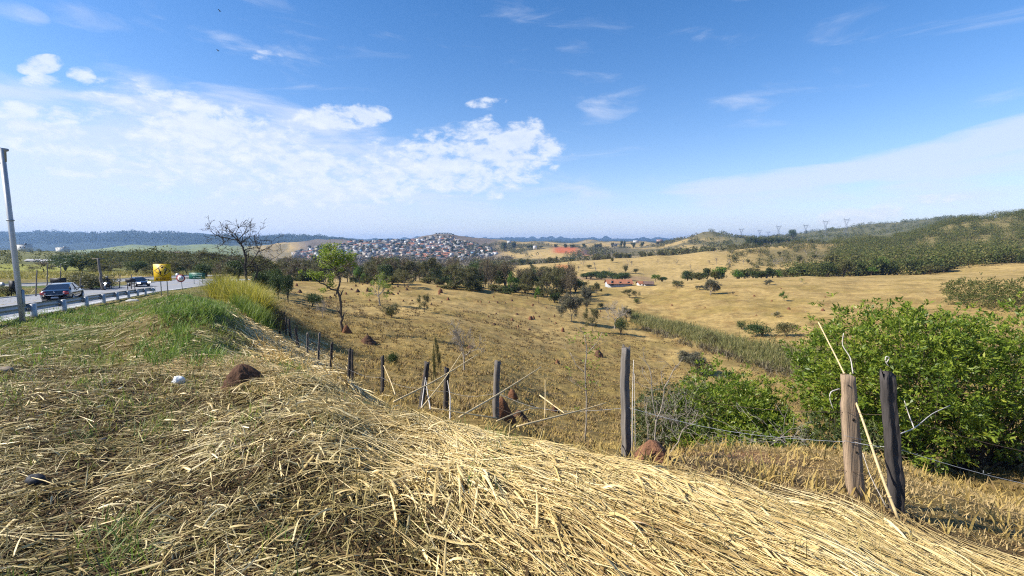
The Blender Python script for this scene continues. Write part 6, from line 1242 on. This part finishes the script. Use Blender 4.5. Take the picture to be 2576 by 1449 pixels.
for (x, y, w, h) in LZ4:
    u, v = Z4(x, y); p = hit(u, v); m_ = p[1] / FPX; mound(rr.choice([0, 1, 2, 3]), p, w * .2 * m_, h * .2 * m_, "small earth mound among many on the near pasture slope", rz=rr.random() * 6)
for i in range(30):
    u = rr.uniform(780, 1500); v = rr.uniform(722, 800) + (u > 1250) * rr.uniform(20, 60); p = hit(u, v)
    if p is None or p[1] > 150: continue
    m_ = p[1] / FPX; h = rr.uniform(2.4, 5.5) * m_; mound(rr.choice([0, 1, 3, 1]), p, h * rr.uniform(1.0, 1.8), h, "small earth mound among many on the near pasture slope", rz=rr.random() * 6)
for (x, y, w) in [(1548, 1318, 40), (1975, 1335, 46), (1112, 1152, 30), (1335, 1215, 26), (78, 1270, 28), (1247, 1188, 14), (2005, 1165, 18), (1450, 1060, 20), (495, 1300, 20), (1140, 1395, 20)]:
    u, v = Z5(x, y); p = hit(u, v); m_ = p[1] / FPX; mound(2, p, w * .2 * m_, w * .15 * m_, "orange mound dotting the far slope", "mounds on the far slope")
p = hit(2306 - 250, 958) if False else hit(*Z7(1940, 795)); m_ = p[1] / FPX; mound(2, p, 14 * m_, 9 * m_, "orange mound in the clearing between the green bushes", "mounds on the far slope")
# ------------------------------------------------------------------ small things lying about
q = MB(); rg_ = np.random.default_rng(3); a = rg_.normal(0, 1, (26, 3)); a /= np.linalg.norm(a, axis=1)[:, None]
def blob(name, mat, pos, sz, seed, label, cat, lump=.3, smooth=False):
    s = np.linspace(-pi / 2, pi / 2, 9); th = np.linspace(0, 2 * pi, 12, endpoint=False); X = np.cos(s)[:, None] * np.cos(th); Y = np.cos(s)[:, None] * np.sin(th); Z = np.repeat(np.sin(s)[:, None], 12, 1)
    w = 1 + lump * 2 * (fbm(X * 1.6 + Z + 20, Y * 1.6 + 20 - Z, seed, 3) - .5) * 1.6; V_ = np.stack([X * w * sz[0], Y * w * sz[1], Z * w * sz[2]], -1).reshape(-1, 3); k = 12
    mb = MB(); mb.add(V_, np.concatenate([np.stack([np.arange(k) + i * k, (np.arange(k) + 1) % k + i * k, (np.arange(k) + 1) % k + (i + 1) * k, np.arange(k) + (i + 1) * k], -1) for i in range(8)]))
    return tag(mb.build(name, mat, None, smooth=smooth, loc=tuple(pos)), label, cat)
stone = plain("dark stone", (.022, .024, .03), .7, .4, var=.3, scale=12, bump=.01)
p = hit(88, 1222); blob("stone", stone, p + [0, 0, .04], (.085, .05, .045), 3, "black angular stone on the trodden straw at the left", "stone", .5)
p = hit(260, 1112); blob("stone", stone, p + [0, 0, .02], (.03, .02, .015), 5, "tiny black stone lying on the verge", "stone", .4)
bagm = plain("white plastic", (.72, .74, .74), .35, .5, var=.06, scale=8, alpha=.92)
p = hit(451, 968); blob("plastic_bag", bagm, p + [0, 0, .05], (.06, .04, .07), 8, "crumpled white plastic bag lying in the verge litter", "plastic bag", .95)
p = hit(8, 935); o = blob("broken_tile", plain("clay tile", (.24, .19, .14), .9, var=.3, scale=12, bump=.01), p + [0, 0, .02], (.17, .09, .06), 9, "pale-edged half-buried clod at the left edge of the verge", "clod", .25)
p = at(333, 31); blob("concrete_block", concr, p + [0, 0, .08], (.42, .22, .12), 12, "pale concrete drain edge on the verge by the guardrail", "concrete block", .15)
for (u, v, lb) in [(553, 28, "tiny dark bird high in the sky"), (549, 128, "second tiny dark bird below the first")]:
    p = ray(u, v) * 60; mb = MB(); mb.tube([(-.12, 0, 0), (0, 0, .0), (.14, 0, .02)], [.02, .05, .012], 6); mb.add([(-.05, 0, .02), (.08, 0, .02), (.02, .32, .10), (-.06, .30, .09)], [[0, 1, 2, 3]]); mb.add([(-.05, 0, .02), (.08, 0, .02), (.02, -.32, .10), (-.06, -.30, .09)], [[3, 2, 1, 0]])
    tag(mb.build("bird", black, None, loc=tuple(p)), lb, "bird")
# ------------------------------------------------------------------ farm buildings
w_white = plain("white wall", (.58, .57, .55), .85, .2, var=.08, scale=.8); w_cream = plain("cream wall", (.42, .36, .29), .85, .2, var=.1, scale=.8); w_grey = plain("grey render", (.33, .32, .30), .9, .2, var=.15, scale=.8); w_brick = plain("brick wall", (.30, .20, .15), .9, .2, var=.15, scale=.8); w_pink = plain("faded pink wall", (.38, .27, .23), .9, .2, var=.1, scale=.8); w_blue = plain("blue wall", (.22, .38, .48), .9, .2, var=.1, scale=.8)
r_terra = plain("terracotta roof", (.34, .14, .075), .85, .2, var=.22, scale=1.2); r_old = plain("weathered tile roof", (.16, .105, .08), .9, .2, var=.25, scale=1.2); r_grey = plain("fibre cement roof", (.16, .155, .15), .9, .2, var=.2, scale=1); r_pale = plain("pale metal roof", (.44, .43, .42), .6, .3, var=.1, scale=1); dk = plain("dark opening", (.02, .02, .025), .5, .4, var=.1)
def house_parts(L_, W_, H_, rh, flat=False, seed=0):
    """wall, roof and window meshes of a plain village house"""
    w = MB(); w.box((0, 0, H_ / 2 - 1.5), (L_, W_, H_ + 3)); r = MB(); g = MB(); rg = random.Random(seed)
    if flat: r.box((0, 0, H_ + .15), (L_ + .5, W_ + .5, .3)); r.box((L_ * .2, 0, H_ + .95), (1.4, 1.4, 1.3))
    else:
        w.prism([(-W_ / 2 + .05, H_), (W_ / 2 - .05, H_), (0, H_ + rh - .1)], -L_ / 2 + .05, L_ / 2 - .05, axis='x')
        for s in (-1, 1):
            r.add([(-L_ / 2 - .4, s * (W_ / 2 + .5), H_ - .25), (L_ / 2 + .4, s * (W_ / 2 + .5), H_ - .25), (L_ / 2 + .4, 0, H_ + rh), (-L_ / 2 - .4, 0, H_ + rh)], [[0, 1, 2, 3]])
            r.add([(-L_ / 2 - .4, s * (W_ / 2 + .5), H_ - .40), (L_ / 2 + .4, s * (W_ / 2 + .5), H_ - .40), (L_ / 2 + .4, 0, H_ + rh - .15), (-L_ / 2 - .4, 0, H_ + rh - .15)], [[3, 2, 1, 0]])
    k = max(2, int(L_ / 3))
    for fl in range(max(1, int(H_ / 3))):
        for i in range(k):
            x = -L_ / 2 + (i + .5) * L_ / k
            for s in (-1, 1): g.box((x, s * (W_ / 2 + .01), 1.5 + fl * 3), (1.2, .06, 1.1 if i or fl else 1.9))
    return w, r, g
HM = []
cfg = [(9, 7, 3.2, 1.9, 0, w_white, r_terra, "white-walled house with a red tile roof"), (8, 8, 5.6, 1.6, 0, w_cream, r_old, "two-storey cream house with a brown tile roof"), (10, 8, 6.0, 0, 1, w_grey, r_grey, "grey unplastered house with a flat roof and water tank"), (8, 6.5, 3.0, 1.2, 0, w_brick, r_grey, "brick house with a grey sheet roof"),
       (7.5, 7, 5.8, 0, 1, w_white, r_pale, "white box-like house with a flat pale roof"), (12, 8, 3.4, 1.8, 0, w_pink, r_terra, "long pink-walled house with a red tile roof"), (9, 7, 3.1, 1.3, 0, w_cream, r_pale, "low cream house with a pale metal roof"), (8, 7, 6.2, 1.5, 0, w_blue, r_old, "bluish two-storey house with a brown roof"), (9, 8, 3.3, 1.7, 0, w_grey, r_terra, "grey house with a red tile roof"), (9, 9, 3.0, 1.0, 0, w_grey, r_grey, "grey house with a dull sheet roof")]
for i, (a, b, c, d, fl, wm, rm, lb) in enumerate(cfg):
    w, r, g = house_parts(a, b, c, d, fl, i); o = MB(); o.v = w.v + r.v + g.v; o.n = w.n + r.n + g.n; o.f = w.f + [(f + w.n, 1) for f, _ in r.f] + [(f + w.n + r.n, 2) for f, _ in g.f]
    HM.append((o.build("house", [wm, rm, dk], link=False), lb))
tr_ = random.Random(9); placed = []
def vtop_town(u): return np.interp(u, [730, 760, 800, 850, 900, 960, 1020, 1060, 1100, 1135, 1170, 1200, 1250], [640, 626, 620, 615, 606, 606, 606, 603, 594, 594, 604, 617, 632])
def vbot_town(u): return np.interp(u, [730, 800, 900, 1000, 1100, 1160, 1250], [655, 656, 658, 662, 663, 660, 640])
n_ind = 0; extra = []
cand = []
tries = 0
while len(cand) < 470 and tries < 20000:
    tries += 1; u = tr_.uniform(735, 1250); v = tr_.uniform(float(vtop_town(u)) + 1, float(vbot_town(u)))
    if tr_.random() > np.interp(u, [735, 900, 1000, 1180, 1250], [.35, .6, 1, 1, .3]): continue
    p = hit(u, v, 620)
    if p is None or p[1] > 1650: continue
    if any((p[0] - q[0]) ** 2 + (p[1] - q[1]) ** 2 < 110 for q in placed): continue
    placed.append(p); cand.append((u, v, p))
cand.sort(key=lambda c: c[2][1])
for k, (u, v, p) in enumerate(cand):
    i = tr_.choices(range(10), [9, 10, 15, 9, 11, 5, 9, 2, 8, 18])[0]; rz = tr_.choice([0, 0, pi / 2, .3, -.3, .6]) + tr_.uniform(-.15, .15); s = tr_.uniform(.75, 1.12) * np.interp(p[1], [800, 1500], [1.0, 1.2])
    if k < 290:
        o = mkobj("house", HM[i][0], None, tuple(p)); o.rotation_euler = (0, 0, rz); o.scale = (s, s, s); tag(o, HM[i][1] + " in the crowded hill town", "house", "houses of the hill town")
    else: extra.append((i, rz, s, p))
mbx = MB(); mats_ = []
for i, rz, s, p in extra:
    me = HM[i][0]; v = np.zeros(len(me.vertices) * 3); me.vertices.foreach_get('co', v); v = v.reshape(-1, 3) * s; c, s2 = cos(rz), sin(rz); v = v @ np.array([[c, s2, 0], [-s2, c, 0], [0, 0, 1]]) + p
    off = mbx.n; mbx.v.append(v); mbx.n += len(v)
    for po in me.polygons: mbx.f.append((np.array([[q + off for q in po.vertices]]), i * 3 + po.material_index))
if extra:
    ml = []
    for c in cfg: ml += [c[5], c[6], dk]
    tag(mbx.build("distant_houses", ml), "farthest houses of the hill town, too many to tell apart", "houses", kind='stuff')
for i in range(260):
    u = tr_.uniform(740, 1240); v = tr_.uniform(float(vtop_town(u)) , float(vbot_town(u)) + 2); p = hit(u, v, 620)
    if p is None or p[1] > 1650: continue
    far(tr_.choice(['fdark_0', 'fdark_1', 'folive_1', 'folive_0']), p, tr_.uniform(6, 12), tr_.uniform(8, 15))
puttop('dark_0', 905, 600, 1400, 14, hmin=10, label="round dark tree on the skyline above the hill town", group="trees in the hill town")
for u in np.linspace(1098, 1140, 7): puttop('fdark_%d' % (int(u) % 3), u, 589.5 + (int(u * 7) % 5) * .6, 1450, 8.5, hmin=5, label="dark tree on the summit of the town hill", group="trees in the hill town")
def bld(name, u, D, L_, W_, H_, rh, wm, rm, label, rz=0, flat=False, vfix=None, s=1, wins=True):
    p = at(u, D); w, r, g = house_parts(L_, W_, H_, rh, flat); o = empty(name, p, rz)
    w.build("wall", wm, o); r.build("roof", rm, o)
    if wins:
        k = max(2, int(L_ / 3))
        for i in range(min(k, 12)):
            x = -L_ / 2 + (i + .5) * L_ / k; q = MB(); q.box((x, -(W_ / 2 + .03), 1.5), (1.0 if i % 4 else 1.1, .08, 1.1 if i % 4 else 2.0)); q.build("window" if i % 4 else "door", dk, o)
    return tag(o, label, "building")
D_ = 195
p = at(1556, 190); print("farm ground row", proj(p))
bld("farmhouse", 1556, 188, 10.0, 5.2, 1.5, 1.25, plain("shaded limewash", (.36, .37, .38), .85, .2, var=.12, scale=2), r_terra, "long white farmhouse with an orange tile roof in the valley", rz=.04)
bld("farm_shed", 1612, 186, 2.6, 2.2, 1.1, .7, w_white, r_terra, "small white shed with an orange roof between farmhouse and the farm trees", rz=.2, wins=False)
bld("farm_shed", 1631, 184, 3.4, 2.4, 1.0, .8, w_grey, r_old, "grey curved-front shed with a brown roof beside the farm trees", rz=-.1, wins=False)
def bldpx(name, u, v, D, wpx, hpx, wm, rm, label, flat=True, rz=0.1, dp=.6):
    p = ray(u, v) * D; m_ = D / FPX; g_ = float(ground(p[0], p[1])); p[2] = min(p[2], g_ + 30); L_ = wpx * m_; H_ = hpx * m_ * (1 if flat else .6)
    o = empty(name, (p[0], p[1], max(g_, p[2]) if g_ < p[2] + 1 else g_), rz); w, r, g = house_parts(L_, L_ * dp, H_, hpx * m_ * .4, flat); w.build("wall", wm, o); r.build("roof", rm, o); 
    for i in range(3): q = MB(); q.box((-L_ / 3 + i * L_ / 3, -(L_ * dp / 2 + .03), H_ * .5), (L_ * .12, .08, H_ * .3)); q.build("window", dk, o)
    return tag(o, label, "building")
bldpx("house", 60, 628, 480, 28, 12, w_white, r_grey, "white-gabled house on the ridge left beside the steel pole")
bldpx("house", 158, 629, 600, 22, 6, w_white, r_pale, "white building on the hill crest above the dark trees")
bldpx("house", 88, 662, 260, 30, 7, w_grey, r_pale, "low house with a white roof in the scrub behind the pole", False)
bldpx("house", 128, 664, 240, 30, 10, w_cream, r_pale, "house with pale orange-edged roof left of the broad dark tree", False)
bldpx("house", 281, 649, 420, 24, 5, w_cream, r_old, "low reddish house in the field behind the leaning pole", False)
bldpx("warehouse", 428, 641, 380, 62, 8, w_grey, r_old, "long pale warehouse behind the green road sign", False, dp=.3)
bldpx("house", 745, 640, 1300, 14, 5, w_cream, r_terra, "isolated house at the left end of the hill town")
bldpx("house", 1281, 610, 1250, 10, 4, w_white, r_pale, "white house on the hill right of the town")
bldpx("house", 1346, 624, 1000, 9, 6, w_white, r_old, "white chapel-like house among trees right of the town")
bldpx("house", 1545, 617, 1200, 14, 4, w_cream, r_grey, "small farm building on the skyline above the red earth cutting")
bldpx("house", 1600, 609, 1300, 12, 4, w_white, r_grey, "white farmhouse on the distant skyline")
bldpx("house", 1660, 606, 1400, 14, 3, w_pink, r_terra, "pinkish farm buildings on the distant skyline right of the white farmhouse")
# trees on the skyline
for (u, vt, w, k) in [(1270, 603, 22, 'fdark_0'), (1292, 604, 20, 'fdark_1'), (1340, 614, 16, 'fdark_2'), (1330, 616, 18, 'fdark_0'), (1360, 617, 18, 'folive_0'), (1398, 612, 14, 'fdark_1'), (1422, 610, 12, 'fdark_2'), (1440, 612, 16, 'fdark_0'), (1470, 610, 16, 'fdark_1'), (1500, 609, 12, 'fdark_2'), (1540, 606, 10, 'fdark_0'), (1563, 601, 9, 'fdark_1'), (1571, 600, 9, 'fdark_2'), (1593, 605, 14, 'fdark_0'), (1615, 606, 14, 'fdark_1'), (1655, 605, 14, 'folive_1'), (1668, 604, 14, 'fdark_2'), (1685, 603, 8, 'fdark_0'), (1692, 603, 8, 'fdark_1'), (1510, 608, 14, 'folive_2')]:
    puttop(k, u, vt, 1150, w, hmin=5, label="small tree on the skyline right of the hill town", group="trees on the distant skyline")
puttop('dark_1', 1993, 573, 1000, 20, hmin=6, label="single round tree standing up on the distant ridge between the pylons")
for i in range(44):
    u = 1880 + i * 4.6 + tr_.uniform(-2, 2); D = 700 + (u - 1880) * .5; vt = np.interp(u, [1880, 1960, 2080], [588, 594, 606]); 
    if i % 2: fartop(tr_.choice(['fdark_0', 'fdark_1', 'fdark_2']), u, vt, D, tr_.uniform(12, 18), 6)
tag(FAR.build("distant_trees", FAR_M), "small far-off trees of the hedge lines, the hill town and the middle hills", "trees", kind='stuff')
# ------------------------------------------------------------------ transmission towers
pyl = plain("tower steel", (.22, .24, .27), .7, .4, metal=.3, var=.05)
def pylon_mesh():
    mb = MB(); H_ = 34.0; r = .16
    def seg(a, b, rr_=r): mb.tube([a, b], rr_, 4, cap=False)
    wst = 1.3; B_ = 4.6; zw = 22.0
    for sx in (-1, 1):
        for sy in (-1, 1): seg((sx * B_, sy * B_, -2), (sx * wst, sy * wst * .8, zw), .2)
    for z0, z1 in ((0, 6), (6, 11), (11, 15.5), (15.5, 19), (19, 22)):
        f0 = B_ + (wst - B_) * z0 / zw; f1 = B_ + (wst - B_) * z1 / zw
        for s in (-1, 1): seg((-f0, s * f0, z0), (f1, s * f1, z1), .1); seg((f0, s * f0, z0), (-f1, s * f1, z1), .1); seg((s * f0, -f0, z0), (s * f1, f1, z1), .1); seg((s * f1, -f1, z1), (s * f1, f1, z1), .1); seg((-f1, s * f1, z1), (f1, s * f1, z1), .1)
    for s in (-1, 1):    # Y-shaped head
        for y in (-.6, .6): seg((s * wst, y, zw), (s * 6.2, y, 30), .16); seg((s * .2, y, zw + .5), (s * 4.6, y, 30), .14)
        for t in (.25, .5, .75): seg((s * (wst + (6.2 - wst) * t), 0, zw + 8 * t), (s * (.2 + 4.4 * t), 0, zw + .5 + 7.5 * t), .1)
        seg((s * 6.2, 0, 30), (s * 7.2, 0, 34), .14); seg((s * 4.6, 0, 30), (s * 7.2, 0, 34), .12); seg((s * 6.2, 0, 30), (s * 10, 0, 30.6), .14); seg((s * 7.2, 0, 34), (s * 10, 0, 30.6), .1)
    seg((-6.2, 0, 30), (6.2, 0, 30), .16); seg((-6.2, 0, 31), (6.2, 0, 31), .14)
    for i in range(-6, 6): seg((i, 0, 30), (i + .5, 0, 31), .08); seg((i + .5, 0, 31), (i + 1, 0, 30), .08)
    for x in (-9.6, 0, 9.6): seg((x, 0, 30.3), (x, 0, 27.3), .1)
    return mb
pm = pylon_mesh().build("transmission_tower", pyl, link=False)
wires_at = []
for (u, vt, vb_, D, lb) in [(2127, 548, 590, 1050, "tallest lattice transmission tower on the distant ridge"), (2075, 553, 592, 1150, "transmission tower second from the right on the distant ridge"), (2026, 563, 596, 1300, "transmission tower third from the right on the distant ridge"), (1957, 566, 598, 1350, "transmission tower standing alone left of the round ridge tree"), (1910, 577, 600, 1700, "faint far transmission tower between two nearer ones"), (1932, 581, 602, 1900, "faintest far transmission tower near the ridge"), (1864, 573, 602, 1250, "narrow transmission tower above the dark hill")]:
    p = at(u, D); zt_ = ray(u, vt)[2] * D; m_ = D / FPX; H_ = (vb_ - vt + 6) * m_; s = H_ / 34
    o = mkobj("transmission_tower", pm, None, (p[0], p[1], zt_ - H_)); o.scale = (s * .85, s * .85, s); o.rotation_euler = (0, 0, .25); tag(o, lb, "transmission tower", "transmission towers on the ridge"); wires_at.append((np.array([p[0], p[1], zt_ - H_ * .15]), s))
mb = MB()
for a, b in zip(wires_at[:3], wires_at[1:4]):
    for x in (-8, 0, 8):
        s = np.linspace(0, 1, 12); P = a[0] + np.outer(s, b[0] - a[0]) + [x, 0, 0]; P[:, 2] -= np.sin(s * pi) * 7; mb.tube(P, .07, 3, cap=False)
    tag(mb.build("power_line", pyl), "power cables strung between the towers, span nearest the %s" % {0: "tallest tower", 1: "third tower", 2: "lone tower"}[[id(w) for w in wires_at].index(id(a))], "power line"); mb = MB()
# masts on the left ridge
for (u, vt, lb) in [(408, 585, "thin mast on the blue ridge left of the bare tree"), (425, 578, "taller thin mast on the blue ridge"), (419, 583, "mast between two others on the blue ridge")]:
    p = at(u, 3150); zt_ = ray(u, vt)[2] * 3150 - p[2]; o = empty("radio_mast", p); q = MB()
    for s in ((-1.2, 0), (.6, 1), (.6, -1)): q.tube([(s[0], s[1], 0), (s[0] * .2, s[1] * .2, zt_)], .35, 4)
    q.build("lattice", pyl, o); tag(o, lb, "mast", "masts on the blue ridge")
# ------------------------------------------------------------------ air
hz = bpy.data.meshes.new("haze"); s_ = 7200.0
bpy.context.view_layer.update()
zt = max((o.matrix_world @ Vector(c)).z for o in sc.objects if o.type == 'MESH' for c in o.bound_box) + 4.0
zb = float(GZ.min()) - 3.0
hb = MB(); hb.box((0, 0, (zb + zt) / 2), (2 * s_, 2 * s_, zt - zb))
hm = bpy.data.materials.new("haze"); hm.use_nodes = True; ht = hm.node_tree; ht.nodes.clear()
pv = N(ht, 'ShaderNodeVolumePrincipled'); pv.inputs['Density'].default_value = 0.00012; pv.inputs['Color'].default_value = (.36, .60, 1.0, 1); pv.inputs['Anisotropy'].default_value = .2
ho = N(ht, 'ShaderNodeOutputMaterial'); ht.links.new(pv.outputs[0], ho.inputs['Volume'])
tag(hb.build("haze", hm), kind='stuff')
